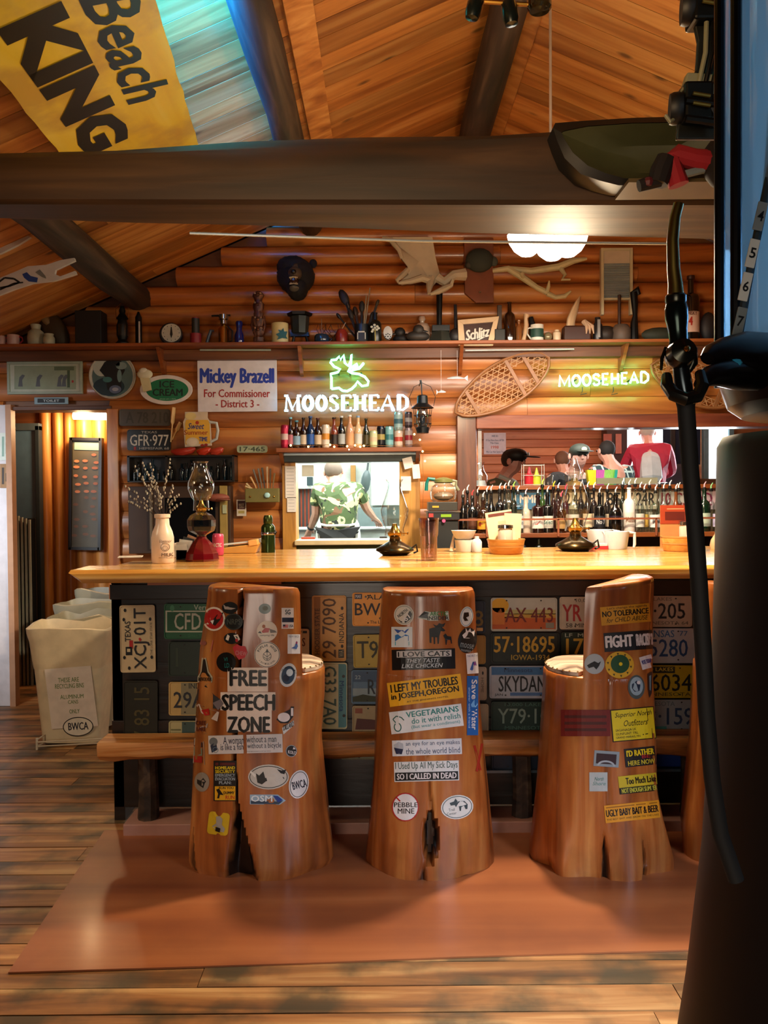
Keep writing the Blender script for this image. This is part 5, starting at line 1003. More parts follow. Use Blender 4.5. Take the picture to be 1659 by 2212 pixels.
for tn in ([(1068,578,-.02,5),(1100,576,-.05,7),(1135,600,-.07,7),(1160,620,-.09,6),(1182,632,-.1,6)],[(1182,634,-.1,6),(1200,642,-.1,5),(1220,640,-.1,5),(1232,630,-.12,2)],[(1180,634,-.1,5),(1184,620,-.12,4),(1185,608,-.12,1.5)],[(1132,598,-.07,6),(1128,592,-.09,5),(1130,600,-.1,3)],[(1100,576,-.05,6),(1150,580,-.04,7),(1210,572,-.05,8),(1240,560,-.06,7),(1270,556,-.07,3)],[(1212,572,-.05,6),(1222,592,-.08,4),(1214,604,-.1,3),(1232,604,-.1,2)]):
    m=MB(); m.tube([pt(x,y,dy) for x,y,dy,r in tn],[r*s for *_,r in tn],AT2,8); 
    m.obj('tine',ant)
# washboard
a=at(1331,608,5.92); wb=thing('washboard','old wooden washboard with ribbed metal panel on the wall','washboard',(a.x,5.92,a.z)); s=5.92/F; WB=C('c8bc98',.5)
for x in (-31,31): m=MB(); m.box((x-3)*s,(x+3)*s,-.025,.02,-72*s,70*s,WB); m.obj('leg',wb,smooth=False,bevel=.002)
m=MB(); m.box(-29*s,29*s,-.02,.01,64*s,70*s,WB); m.obj('top_rail',wb,smooth=False); m=MB(); m.box(-28*s,28*s,-.012,.01,38*s,64*s,C('c8b8a0')); m.obj('header',wb,smooth=False); m=MB(); m.box(-28*s,28*s,-.016,.012,-40*s,-36*s,WB); m.obj('bottom_rail',wb,smooth=False)
m=MB(); vs=[];fs=[]; K=100
for i in range(K+1):
    z=-36*s+74*s*i/K; y_=-.006-.006*math.cos(i/K*2*PI*19)
    vs+=[(-28*s,y_,z),(28*s,y_,z)]
m.add(vs,[(2*i,2*i+1,2*i+3,2*i+2) for i in range(K)],C('a0a8a8',.4,.2)); m.obj('ribbed_panel',wb)
# hanging lantern
a=at(913,900,5.7); ln=thing('hanging_lantern','black wire-caged railroad lantern hanging between the neon and the snowshoe','lantern',(a.x,5.72,at(1,945,5.72).z)); s=5.72/F; LK=C('14181c',.4,.5)
m=MB(); m.lathe([(22*s,58*s),(25*s,56*s),(12*s,66*s),(11*s,82*s),(8*s,84*s),(0,85*s)],LK,n=20); m.obj('hood',ln)
m=MB(); m.lathe([(10*s,16*s),(14*s,26*s),(14*s,40*s),(10*s,55*s)],glass('lantern_glass',(.5,.55,.6)),n=16,cap=False); m.obj('globe',ln)
m=MB(); m.lathe([(0,2*s),(13*s,2*s),(14*s,14*s),(9*s,17*s),(0,17*s)],LK,n=16); m.obj('font',ln)
m=MB(); m.lathe([(5*s,17*s),(6*s,36*s),(3*s,40*s)],C('3c4248',.5),n=10); m.obj('burner',ln)
for z in (22,40): m=MB(); m.tube([(19*s*math.cos(2*PI*k/20),19*s*math.sin(2*PI*k/20),z*s) for k in range(20)],.0025,LK,6,True); m.obj('cage_ring',ln)
for k in range(6): c_,s_=math.cos(k*PI/3+.3),math.sin(k*PI/3+.3); m=MB(); m.tube([(22*s*c_,22*s*s_,58*s),(19*s*c_,19*s*s_,40*s),(19*s*c_,19*s*s_,20*s),(12*s*c_,12*s*s_,4*s)],.0022,LK,6); m.obj('cage_wire',ln)
m=MB(); m.tube([(-24*s,0,60*s),(-28*s,0,80*s),(-18*s,0,102*s),(0,0,110*s),(18*s,0,102*s),(28*s,0,80*s),(24*s,0,60*s)],.002,LK,6); m.obj('bail',ln)
m=MB(); m.tube([(-1*s,.0,84*s),(-2*s,0,110*s),(-4*s,0,116*s)],[.004,.005,.008],C('242c30',.5,.4),8); m.tube([(-4*s,0,112*s),(-4*s,.2,112*s)],.004,LK,8); m.obj('hook',ln)
# snowshoes
def snowshoe(label,cx,cy,L,Wd,rot,Y):
    o=at(cx,cy,Y); s=Y/F; t=thing('snowshoe',label,'snowshoe',(o.x,Y,o.z),rot=(0,R(-rot),0)); FR=C('8c5c34',.45); LC=C('a87c50',.6)
    def half(u): return Wd/2*(math.sin(PI*min(max((u+.5),0),1))**.55)*(1.0+.18*u)
    us=[-.5+k/24 for k in range(25)]
    out=[(u*L,half(u)) for u in us]+[(u*L,-half(u)) for u in reversed(us[1:-1])]
    m=MB(); m.tube([(x*s,0,z*s) for x,z in out],3.6*s,FR,8,True); m.obj('frame',t)
    for u in (-.32,.14,.30): h=half(u); m=MB(); m.box((u*L-4)*s,(u*L+4)*s,-.008,.006,-h*s,h*s,FR); m.obj('crossbar',t,smooth=False,bevel=.002)
    m=MB()
    def seg(p0,p1,r=1.1): m.tube([(p0[0]*s,0,p0[1]*s),(p1[0]*s,0,p1[1]*s)],r*s,LC,4)
    step=9.5
    for sl in (1,-1,0):
        if sl==0: rngk=range(-14,12)
        else: rngk=range(-30,30)
        for k in rngk:
            pr=None; last=None
            for i in range(97):
                u=-.47+.94*i/96; x=u*L
                if sl==0: continue
                z=(x-k*step*1.6)*sl*1.25; ok=abs(z)<half(u)-1
                hole=.15<u<.30 and abs(z)<Wd*.20
                if ok and not hole:
                    if pr is None: pr=(x,z)
                    last=(x,z)
                else:
                    if pr and last and pr!=last: seg(pr,last)
                    pr=None
            if pr and last and pr!=last: seg(pr,last)
    z=-Wd/2
    while z<Wd/2:
        u0=next((u for u in us if half(u)>abs(z)+1),None); u1=next((u for u in reversed(us) if half(u)>abs(z)+1),None)
        if u0 is not None and u1 is not None and u1>u0:
            if abs(z)<Wd*.2: seg((u0*L,z),(.14*L,z)); seg((.3*L,z),(u1*L,z))
            else: seg((u0*L,z),(u1*L,z))
        z+=step*.9
    o_=m.obj('rawhide_lacing',t,smooth=False); o_['kind']='stuff'
    for k in range(22):
        pass
    return t
snowshoe('large rawhide-laced snowshoe slanting up right over the dining opening',1085,832,232,92,30,5.91)
snowshoe('snowshoe partly hidden behind the brass nozzle',1500,826,200,90,-22,5.91)
# neon signs
def neon(name,label,box,strokes,mat,Y,r,extra=None):
    x0,y0,x1,y1=box; c=at((x0+x1)/2,(y0+y1)/2,Y); og=Vector((c.x,Y,c.z)); t=thing(name,label,'neon sign',og)
    for nm,paths in strokes:
        m=MB()
        for pth in paths: m.tube([at(x,y,Y)-og for x,y in pth],r*Y/F,mat,8)
        m.obj(nm,t)
    m=MB()
    for fx in (.2,.5,.8):
        v=at(x0+(x1-x0)*fx,(y0+y1)/2,Y)-og; m=MB(); m.tube([v,v+Vector((0,5.97-Y,0))],.006,C('14342c'),6); m.obj('standoff',t)
    return t
def arcp(cx,cy,rx,ry,a0,a1,n=14): return [(cx+rx*math.cos(R(a0+(a1-a0)*k/n)),cy+ry*math.sin(R(a0+(a1-a0)*k/n))) for k in range(n+1)]
def letter(ch,x,y,w,h,serif=False):
    """stroke paths in a box with top-left x,y"""
    X=lambda u:x+w*u; Yv=lambda v:y+h*v; P_=[]
    if ch=='M': P_=[[(X(.08),Yv(1)),(X(.12),Yv(0)),(X(.5),Yv(.85)),(X(.88),Yv(0)),(X(.92),Yv(1))]]
    if ch=='O': P_=[arcp(X(.5),Yv(.5),w*.42,h*.5,-85,265,20)]
    if ch=='S': P_=[[(X(.85),Yv(.2)),(X(.7),Yv(.03)),(X(.4),Yv(0)),(X(.15),Yv(.12)),(X(.15),Yv(.35)),(X(.5),Yv(.48)),(X(.85),Yv(.62)),(X(.88),Yv(.85)),(X(.6),Yv(1)),(X(.3),Yv(1)),(X(.12),Yv(.82))]]
    if ch=='E': P_=[[(X(.85),Yv(0)),(X(.15),Yv(0)),(X(.15),Yv(1)),(X(.85),Yv(1))],[(X(.15),Yv(.5)),(X(.7),Yv(.5))]]
    if ch=='H': P_=[[(X(.15),Yv(0)),(X(.15),Yv(1))],[(X(.15),Yv(.5)),(X(.85),Yv(.5))],[(X(.85),Yv(0)),(X(.85),Yv(1))]]
    if ch=='A': P_=[[(X(.05),Yv(1)),(X(.5),Yv(0)),(X(.95),Yv(1))],[(X(.25),Yv(.68)),(X(.75),Yv(.68))]]
    if ch=='D': P_=[[(X(.15),Yv(0)),(X(.15),Yv(1)),(X(.5),Yv(1)),(X(.85),Yv(.75)),(X(.88),Yv(.5)),(X(.85),Yv(.25)),(X(.5),Yv(0)),(X(.12),Yv(0))]]
    if serif:
        if ch in 'MHA':
            for u in (.1,.9): P_.append([(X(u-.12),Yv(1)),(X(u+.12),Yv(1))])
        if ch in 'MH':
            for u in (.1,.9): P_.append([(X(u-.12),Yv(0)),(X(u+.12),Yv(0))])
        if ch=='E': P_+=[[(X(.85),Yv(0)),(X(.88),Yv(.18))],[(X(.88),Yv(.8)),(X(.88),Yv(1))]]
        # the doubled tube that thickens the stems
        if ch=='O': P_.append(arcp(X(.5),Yv(.5),w*.26,h*.40,-85,265,16))
        if ch in 'HED': P_.append([(X(.30),Yv(.02)),(X(.30),Yv(.98))])
        if ch=='H': P_.append([(X(.70),Yv(.02)),(X(.70),Yv(.98))])
        if ch=='D': P_.append([(X(.74),Yv(.25)),(X(.78),Yv(.5)),(X(.74),Yv(.75))])
        if ch=='M': P_+=[[(X(.8),Yv(.1)),(X(.8),Yv(.98))],[(X(.2),Yv(.1)),(X(.5),Yv(1))]]
        if ch=='A': P_+=[[(X(.55),Yv(.05)),(X(.82),Yv(.98))]]
        if ch=='S': P_+=[[(X(.3),Yv(.2)),(X(.4),Yv(.36)),(X(.72),Yv(.56)),(X(.72),Yv(.8))]]
    return P_
NW=emis('neon_white',(.30,.70,1.0),7); NG=emis('neon_green',(.09,1.0,.32),16)
st=[];ws=[1.25,1,1,.85,.95,1.1,.95,1.1,1.1]; tot=sum(ws); x=614
for ch,wv in zip('MOOSEHEAD',ws): wd=wv*(886-614)/tot; st.append(('tube_letter',letter(ch,x+1,855-(x-614)*.006,wd-2,32,True))); x+=wd
neon('neon_sign','white-blue neon capitals above the kitchen hatch',(614,855,886,888),st,NW,5.87,2.3)
moose=[[(716,840),(716,815),(714,808),(730,804),(735,798),(722,792),(714,783),(716,778),(726,777),(733,770),(735,778),(742,767),(745,784),(752,790),(757,782),(759,766),(758,784),(756,796)],[(757,795),(772,786),(773,790),(762,796),(776,795),(786,784)],[(756,796),(752,802),(760,806),(775,808),(788,814),(796,824),(794,832),(782,834),(772,824),(768,832),(760,840),(750,845),(740,844),(732,838),(716,840)],[(755,802),(764,799),(776,796),(785,786)]]
neon('moose_neon','green neon outline of a moose head above the white lettering',(714,766,797,845),[('tube_outline',[p_]) for p_ in moose],NG,5.87,2.6)
st=[];x=1205; ws=[1.3,1,1,.9,.85,1,.85,1,1.05]; tot=sum(ws)
for ch,wv in zip('MOOSEHEAD',ws): wd=wv*(1404-1205)/tot; st.append(('tube_letter',letter(ch,x+1.5,812-(x-1205)*.048,wd-3,23))); x+=wd
neon('neon_sign','small green neon capitals right of the snowshoe',(1205,806,1404,834),st,NG,5.87,2.4)
a=at(1600,846,5.9)
for px,py,L in ((1258,836,16),(1325,836,16)): v=at(px,py,5.86); m=MB(); m.tube([(0,0,0),(.0,0,-.03),(-.015,0,-.055),(.03,0,-.045)],.003,C('14342c'),6); one(m,'neon_lead','thin dark neon lead wire hanging under the green letters, '+('left one' if px<1300 else 'right one'),'wire',(v.x,5.86,v.z))
# fish ornaments
for i,(px,py,L,fl_,top) in enumerate(((988,817,44,1,757),(953,847,20,-1,757))):
    v=at(px,py,5.8); s=5.8/F; m=MB(); m.tube([(-L/2*s*fl_,0,0),(-L/4*s*fl_,0,.004),(0,0,.006),(L*.3*s*fl_,0,0),(L*.36*s*fl_,0,0)],[.003,.012,.014,.006,.005],C('c0ccd0',.25,.3),8,flat=.4); m.prism([(L*.34*s*fl_,0),(L*.5*s*fl_,.018),(L*.5*s*fl_,-.018)],-.002,.002,C('c0ccd0',.25,.3)); m.tube([(0,0,.01),(0,0,(py-top)*s)],.0008,WT,4)
    one(m,'fish_ornament',('long white wooden fish hanging on a thread beside the snowshoe','small grey fish ornament hanging below the long white fish')[i],'ornament',(v.x,5.8,v.z))
# ================= THINGS ON THE HIGH SHELF =================
sS=5.85/F
def sh_(px,dy=0): v=at(px,742,5.85+dy); return (v.x,5.85+dy,zsf)
def rnd(name,label,cat,px,prof,mat,dy=0,n=20,sy=1,extra=None,loc=None):
    """turned object; profile in photo pixels"""
    t=thing(name,label,cat,loc or sh_(px,dy)); m=MB(); m.lathe([(r*sS,z*sS) for r,z in prof],mat,n=n,sy=sy); m.obj('body',t,angle=45)
    if extra: extra(t)
    return t
def addm(t,name,mb,**k): return mb.obj(name,t,**k)
CREAM=C('d8cfb4',.4); STN=C('b4b8a4',.4)
def mug(name,label,px,r,h,mat,handle,side,loc=None,band=None):
    t=thing(name,label,'mug',loc or sh_(px)); m=MB(); m.lathe([(r*.9*sS,0),(r*sS,2*sS),(r*sS,h*sS),(r*.9*sS,h*sS),(r*.88*sS,3*sS),(0,3*sS)],mat,n=24); m.obj('cup',t,angle=50)
    m=MB(); m.tube([(side*r*.95*sS,0,h*.85*sS),(side*r*1.45*sS,0,h*.8*sS),(side*r*1.55*sS,0,h*.5*sS),(side*r*.95*sS,0,h*.2*sS)],1.8*sS,handle,8); m.obj('handle',t)
    if band: m=MB(); m.lathe([(r*1.02*sS,h*.25*sS),(r*1.02*sS,h*.75*sS)],band,n=24,cap=False); m.obj('printed_band',t)
    return t
mug('mug','pink and white mug at the far left end of the high shelf',3,10,22,C('d4a8a4',.35),C('a02830'),1)
mug('mug','second pink and white mug from the left, with red handle, on the high shelf',29,13,24,C('d8b0ac',.35),C('a02838'),1)
rnd('stoneware_jug','white stoneware jug with short neck beside the mugs','jug',78,[(13,0),(17,4),(18,18),(16,30),(9,36),(10,40),(11,46),(9,47)],STN)
rnd('small_jug','small grey-white jug in front of the leaning brown gourd','jug',106,[(10,0),(12,4),(12,14),(9,19),(10,23)],STN,-.05)
t=thing('leaning_gourd','mottled brown snowshoe-shaped gourd leaning on the high shelf','gourd',sh_(118,.06)); m=MB(); m.ball((0,0,0),(26*sS,.05,46*sS),C('3c2e1c',.6),18,T=Matrix.Rotation(R(-32),3,'Y')); m.v=[(x,y,z+38*sS) for x,y,z in m.v]; m.obj('body',t); m=MB(); m.ball((-14*sS,-.04,58*sS),(9*sS,.02,14*sS),C('7c6440',.5),10,T=Matrix.Rotation(R(-32),3,'Y')); m.obj('pale_patch',t)
m=MB(); m.box(-28*sS,28*sS,-.06,.07,0,72*sS,C('0e0e10')); one(m,'dark_box','plain black box in the dark left part of the high shelf','box',sh_(197),smooth=False,bevel=.004)
rnd('camp_lantern','black camp lantern with glinting base in the dark left part of the shelf','lantern',265,[(14,0),(15,5),(11,9),(9,12),(12,22),(12,44),(9,54),(13,58),(6,68),(7,74),(4,84)],IRON,extra=lambda t:(addm(t,'glass_globe',MB().lathe([(12.6*sS,20*sS),(13*sS,44*sS)],glass(),n=16,cap=False)),addm(t,'bail',MB().tube([(-13*sS,0,56*sS),(-14*sS,0,80*sS),(0,0,92*sS),(14*sS,0,80*sS),(13*sS,0,56*sS)],.002,BRS,6)),addm(t,'brass_cap',MB().lathe([(5*sS,10*sS),(6*sS,12*sS),(3*sS,20*sS),(0,21*sS)],BRS,n=12))))
rnd('candle_mould','tall thin black tin beside the camp lantern','tin',300,[(7,0),(7,60),(4,66),(2,72)],IRON,extra=lambda t:addm(t,'highlight_strip',MB().box(2*sS,5*sS,-.026,-.02,0,50*sS,C('c8c0bc')),smooth=False))  # pale strip paints a highlight down the tin
t=thing('dial_clock','round white dial clock standing on the high shelf','clock',sh_(370)); T=Matrix.Translation((0,0,23*sS))@Matrix.Rotation(R(90),4,'X')
m=MB(); m.lathe([(21*sS,-.03),(24*sS,-.02),(24*sS,.02),(21*sS,.03),(0,.03)],C('24242a',.4),n=32,T=T); m.obj('case',t); 
og=Vector(t.location); p=Print(onY(5.815)); p.ell(370,719,21,20,C('bcbcb4',.4)); p.ngon([(369,706),(371,706),(373,722),(370,731),(367,722)],BK,1)
for k in range(12): a_=R(30*k); p.ell(370+17*math.cos(a_),719+16*math.sin(a_),1,1,BK,1,6,1)
p.build('dial',t,og)
rnd('red_can','short red tin with a dark top at the left of the high shelf','tin',423,[(12,0),(12,24),(8,25),(8,58),(0,58)],C('8c2430',.4),extra=lambda t:addm(t,'dark_top',MB().lathe([(8.5*sS,25*sS),(8.5*sS,56*sS),(0,58*sS)],C('242c2c',.4),n=16)))
m=MB(); m.tube([(-6*sS,0,2*sS),(-1*sS,0,18*sS),(4*sS,0,31*sS),(10*sS,0,30*sS)],[.012,.011,.011,.008],C('34445c',.4),8); one(m,'pistol_grip','blue-grey bent handle between the red tin and the blow torch','handle',sh_(452))
def torch(t):
    m=MB(); m.lathe([(8*sS,44*sS),(8*sS,52*sS),(11*sS,54*sS),(11*sS,64*sS),(0,64*sS)],CHR,n=16); m.obj('burner',t); m=MB(); m.tube([(-26*sS,0,62*sS),(14*sS,0,63*sS)],.007,IRON,8); m.obj('nozzle',t); m=MB(); m.tube([(8*sS,0,40*sS),(18*sS,0,30*sS),(17*sS,0,8*sS),(9*sS,0,6*sS)],.005,IRON,8); m.obj('handle',t)
rnd('blow_torch','brass blow torch with a chrome burner on the high shelf','blow torch',484,[(15,0),(14,3),(12,6),(12,34),(7,40),(3,44)],BRS,extra=torch)
rnd('cobalt_bottle','squat cobalt blue bottle between the torch and the carved figure','bottle',517,[(9,0),(10,2),(10,20),(6,30),(6,36),(8,46),(6,50)],C('101c6c',.12,0,.5))
t=thing('carved_totem','tall carved dark wooden totem figure on the high shelf','carving',sh_(559)); TM=wood('totem','1c0c08','4c2414','8c6450','Z',3,.5,0,0,0,.8)
m=MB(); pr=[(15,0),(14,4),(11,6),(12,14),(9,18),(13,26),(13,34),(9,38),(12,46),(13,54),(9,58),(11,66),(9,70),(12,78),(12,86),(8,92),(9,98),(13,104),(10,110),(4,114)]; m.lathe([(r*sS,z*sS) for r,z in pr],TM,n=12,sy=.8); m.obj('column',t)
for z in (30,52,84,104): 
    m=MB(); m.ball((0,-.03,z*sS),(4*sS,.02,4*sS),TM,8); m.obj('nose',t)
    for sx in (-1,1): m=MB(); m.ball((sx*6*sS,-.028,(z+4)*sS),(2.6*sS,.01,2.4*sS),C('9c7c6c'),8); m.obj('eye',t)
for sx in (-1,1): m=MB(); m.tube([(sx*12*sS,-.01,60*sS),(sx*15*sS,-.01,40*sS),(sx*10*sS,-.02,28*sS)],.008,TM,6); m.obj('arm',t)
rnd('flowered_crock','cream crock with a blue-green leaf pattern on the high shelf','crock',605,[(17,0),(18,2),(18,44),(16,45),(15,42),(15,5),(0,5)],C('d8cc98',.35),n=28,extra=lambda t:Print(onY(5.785)).ngon([(596,722),(604,718),(601,712),(608,714),(612,708),(614,716),(621,716),(618,726),(621,732),(610,730),(598,734),(602,728)],C('24646c')).build('leaf_pattern',t,t.location))
t=thing('iron_grinder','black cast iron fruit press behind the cream crock','grinder',sh_(648,.03)); m=MB(); m.lathe([(26*sS,62*sS),(28*sS,68*sS),(0,68*sS)],IRON,n=6); m.obj('rim',t); m=MB(); m.lathe([(18*sS,24*sS),(21*sS,60*sS)],C('2c3434',.4,.4),n=8); m.obj('hopper',t); m=MB(); m.tube([(-12*sS,0,24*sS),(-16*sS,0,0)],.010,IRON,8); m.obj('leg',t); m=MB(); m.tube([(12*sS,0,24*sS),(18*sS,0,0)],.010,IRON,8); m.obj('leg',t); m=MB(); m.box(-20*sS,20*sS,-.02,.02,18*sS,26*sS,IRON); m.obj('yoke',t,smooth=False)
rnd('enamel_pot','small dark blue enamel pot with an upright rod','pot',695,[(13,0),(16,3),(16,16),(13,20),(3,21),(0,22)],C('18304c',.2,0,.4),extra=lambda t:(addm(t,'rod',MB().tube([(0,0,20*sS),(0,0,54*sS)],.0025,C('7c6858'),6)),addm(t,'handle',MB().tube([(15*sS,0,14*sS),(22*sS,0,10*sS),(15*sS,0,3*sS)],.003,C('18304c'),6))))
t=thing('dry_twigs','tangle of dry brown twigs behind the red oil can','twigs',sh_(712,.05)); r2=random.Random(5)
for k in range(9): 
    m=MB(); x=r2.uniform(-20,16); pts=[(x*sS,0,0)]; 
    for q_ in range(5): pts.append((pts[-1][0]+r2.uniform(-9,9)*sS,r2.uniform(-.02,.02),pts[-1][2]+9*sS))
    m.tube(pts,.002,C('3c2014'),5); m.obj('twig',t)
rnd('oil_can','red oil can with a white streak and thin spout','oil can',738,[(12,0),(13,2),(13,22),(9,30),(3,32)],C('8c2c20',.3),extra=lambda t:addm(t,'spout',MB().tube([(0,0,30*sS),(9*sS,0,46*sS)],.003,C('b89888'),6)))
t=thing('utensil_tin','black tin holding a spray of dark wooden utensils','tin',sh_(782)); m=MB(); m.lathe([(16*sS,0),(16*sS,40*sS),(14*sS,40*sS),(14*sS,4*sS),(0,4*sS)],C('141c20',.4),n=20); m.obj('can',t)
for i,(dx,h,r_,c,hd) in enumerate(((-38,100,3,'14100e',12),(-14,70,3,'2c1c14',7),(10,104,1.5,'a09078',0),(18,120,1.2,'9c9484',0),(34,88,3,'3c3428',5),(-24,64,2,'1c1814',8),(22,60,3,'2c2c24',6),(0,80,3,'1a1a18',8),(-50,60,2,'1c1814',5),(-30,84,2,'221a14',6))):
    m=MB(); m.tube([(dx*.12*sS,0,4*sS),(dx*sS,.01,h*sS)],r_*sS,C(c,.6),6)
    m.obj('utensil_handle',t)
    if hd: m=MB(); m.ball((dx*sS,.01,h*sS),(hd*.8*sS,.02,hd*1.6*sS),C(c,.6),10,T=Matrix.Rotation(R(dx*.7),3,'Y')); m.obj('utensil_head',t)
m=MB(); m.box(-9*sS,9*sS,-.005,.005,-1*sS,18*sS,C('10181c')); m.box(-9*sS,9*sS,-.009,-.002,17*sS,20*sS,C('b4b8b8')); m.box(-9*sS,-7*sS,-.009,-.002,3*sS,20*sS,C('b4b8b8')); m.box(7*sS,9*sS,-.009,-.002,3*sS,20*sS,C('b4b8b8')); one(m,'steel_buckle','small steel buckle on edge in front of the utensil tin','buckle',sh_(781,-.11),smooth=False)
t=bottle('flowered_bottle','black bottle painted with small white flowers','bottle',sh_(811,-.03),64*sS,13*sS,C('10140e',.3),None,None,'liquor')
p=Print(onY(5.765))
for x,y in ((803,706),(809,702),(815,705),(806,712),(814,712),(810,708),(818,709),(804,716)): p.ell(x,y,3,2.6,C('c4c8bc'),0,8,1)
p.line([(810,712),(811,744)],1.6,C('b4a850'),0); p.build('flower_pattern',t,t.location)
t=thing('kitchen_timer','white oval dial with ringed holes beside the flowered bottle','dial',sh_(838,-.02)); T=Matrix.Translation((0,0,15*sS))@Matrix.Rotation(R(82),4,'X'); m=MB(); m.lathe([(10*sS,-.012),(10.5*sS,0),(10*sS,.012),(0,.014)],C('c8c8c8',.35),n=24,T=Matrix.Diagonal((.95,1,1.4,1))@T); m.obj('case',t)
p=Print(onY(5.812)); 
for k in range(8): a_=R(45*k); p.ell(838+5.5*math.cos(a_),727+6*math.sin(a_),1.3,1.5,BK,0,8,1)
p.ell(838,727,1.6,1.8,BK,0,8,1); p.build('finger_holes',t,t.location)
def duck(label,px,L,hx,mat,dy=0):
    t=thing('duck_decoy',label,'decoy',sh_(px,dy)); m=MB(); m.ball((0,0,11*sS),(L*sS,.05,12*sS),mat,16); m.obj('body',t); m=MB(); m.ball((hx*sS,-.02,24*sS),(12*sS,.03,11*sS),mat,12); m.obj('head',t); m=MB(); m.tube([(hx*sS,-.02,23*sS),((hx+(20 if hx>0 else -20))*sS,-.03,19*sS)],[.016,.005],C('1c1a18'),8,flat=.5); m.obj('bill',t)
duck('dark wooden duck decoy facing right, left of the tinned mallet',902,26,2,C('2a2622',.6),-.06)
duck('low black duck decoy behind the kitchen timer',872,24,-8,C('16120e',.6),.03)
rnd('glass_jar','clear jar of shells with a glass stopper behind the duck decoy','jar',912,[(17,0),(18,3),(18,36),(13,44),(5,46),(5,50),(8,54),(6,60),(2,61)],C('a8907c',.15,0,.6),.05)
t=thing('iron_tamper','upright black handle rising from a tinned block','tamper',sh_(952)); m=MB(); m.tube([(-3*sS,0,36*sS),(-2*sS,0,110*sS)],[5.5*sS,7*sS],IRON,10); m.obj('handle',t); m=MB(); m.box(-19*sS,19*sS,-.04,.04,24*sS,37*sS,C('141a1c',.4)); m.obj('collar',t,smooth=False,bevel=.003); m=MB(); m.lathe([(26*sS,0),(22*sS,12*sS),(18*sS,24*sS)],C('44463e',.4,.4),n=4); m.obj('base_block',t,smooth=False)
t=thing('small_skillet','small black pan standing on its end behind the beer sign','pan',sh_(985,.0)); m=MB(); m.ball((2*sS,0,16*sS),(17*sS,.03,17*sS),C('201c1a',.5),14); m.obj('pan',t); m=MB(); m.tube([(0,0,30*sS),(-1*sS,0,82*sS)],[4*sS,3.5*sS],C('18181a',.4),8); m.obj('handle',t)
# beer sign in a cream frame
t=thing('framed_beer_sign','brown script beer sign in a slanting cream frame on the high shelf','sign',sh_(1032,-.02)); og=Vector(t.location)
def Q(px,py,Y=5.83): v=at(px,py,Y); return (v.x-og.x,v.z-og.z)
inn=[(1000,702),(1064,697),(1053,738),(1004,741)]; outp=[(988,693),(1077,685),(1064,748),(990,748)]
m=MB(); m.prism([Q(*p_) for p_ in inn],-.012,.006,C('3c2014',.35)); m.obj('panel',t,smooth=False)
for i in range(4): j=(i+1)%4; m=MB(); m.prism([Q(*outp[i]),Q(*outp[j]),Q(*inn[j]),Q(*inn[i])],-.03,.01,C('d8b890',.35)); m.obj('frame_side',t,smooth=False,bevel=.002)
p=Print(onY(5.815),(1032,720,-11)); p.text('Schlitz',1005,709,1058,731,C('e0d8c8'),1,.04,.35); p.line([(1028,735),(1042,731),(1050,726)],2.5,C('e0d8c8'),1); p.build('lettering',t,og)
t=thing('wood_mallet','dark square-headed mallet standing on end right of the beer sign','mallet',sh_(1079,-.03)); m=MB(); m.box(-11*sS,11*sS,-.03,.03,0,26*sS,C('2c2c28',.6)); m.obj('head',t,smooth=False,bevel=.006); m=MB(); m.box(-4.5*sS,5*sS,-.012,.012,26*sS,78*sS,C('40342c',.6)); m.obj('handle',t,smooth=False,bevel=.004)
bottle('brown_bottle','tall dark brown bottle on the high shelf right of the mallet','bottle',sh_(1101),86*sS,12.5*sS,BROWN,None,None,'liquor')
bottle('amber_vial','small amber glass bottle beside the tall brown bottle','bottle',sh_(1121),48*sS,7*sS,C('7c4c28',.12,0,.5),None,None,'vial')
m=MB(); m.tube([(-6*sS,0,0),(-2*sS,0,16*sS),(1*sS,0,36*sS),(0,0,50*sS),(2*sS,0,58*sS)],[5*sS,4*sS,5*sS,4*sS,7*sS],C('c8a47c',.5),10); one(m,'carved_bone','pale carved bone handle standing on the high shelf','bone',sh_(1136,-.02))
m=MB(); m.tube([(2*sS,0,0),(3*sS,0,40*sS),(0,0,56*sS)],[6*sS,7*sS,5*sS],IRON,10); one(m,'wooden_baton','black rounded handle between the bone and the white mug','handle',sh_(1147,.03))
mug('mug','white mug with a green printed scene on the high shelf',1160,14,37,C('dcd8c8',.3),C('dcd8c8',.3),-1,band=C('24483c',.4))
m=MB(); m.ball((0,0,12*sS),(9*sS,.026,10*sS),C('8c7c5c',.2,.3),12); m.lathe([(6*sS,0),(5*sS,4*sS)],C('382c20'),n=12); one(m,'glass_ornament','small round glass ornament right of the white mug','ornament',sh_(1184))
rnd('cream_tin','small cream tin with dark cap on the high shelf','tin',1203,[(8,0),(8.5,2),(8.5,20),(5,23),(5,26),(0,26)],C('d8bc98',.35))
t=thing('tusk_carving','carved white horn and claw mounted on a dark wood block','carving',sh_(1244)); m=MB(); m.box(-28*sS,30*sS,-.05,.05,0,33*sS,C('3c1c10',.5)); m.obj('block',t,smooth=False,bevel=.012)
m=MB(); m.tube([(-12*sS,-.0,28*sS),(-10*sS,0,48*sS),(-2*sS,0,70*sS),(4*sS,0,86*sS),(9*sS,0,98*sS)],[13*sS,12*sS,10*sS,6*sS,1*sS],C('d4b48c',.45),10,flat=.6); m.obj('horn',t)
for k in range(3): m=MB(); m.tube([(16*sS,-.02,42*sS),((20+6*k)*sS,-.05,30*sS),((18+8*k)*sS,-.06,14*sS)],[6*sS,4*sS,1*sS],C('c8a484',.5),8); m.obj('claw',t)
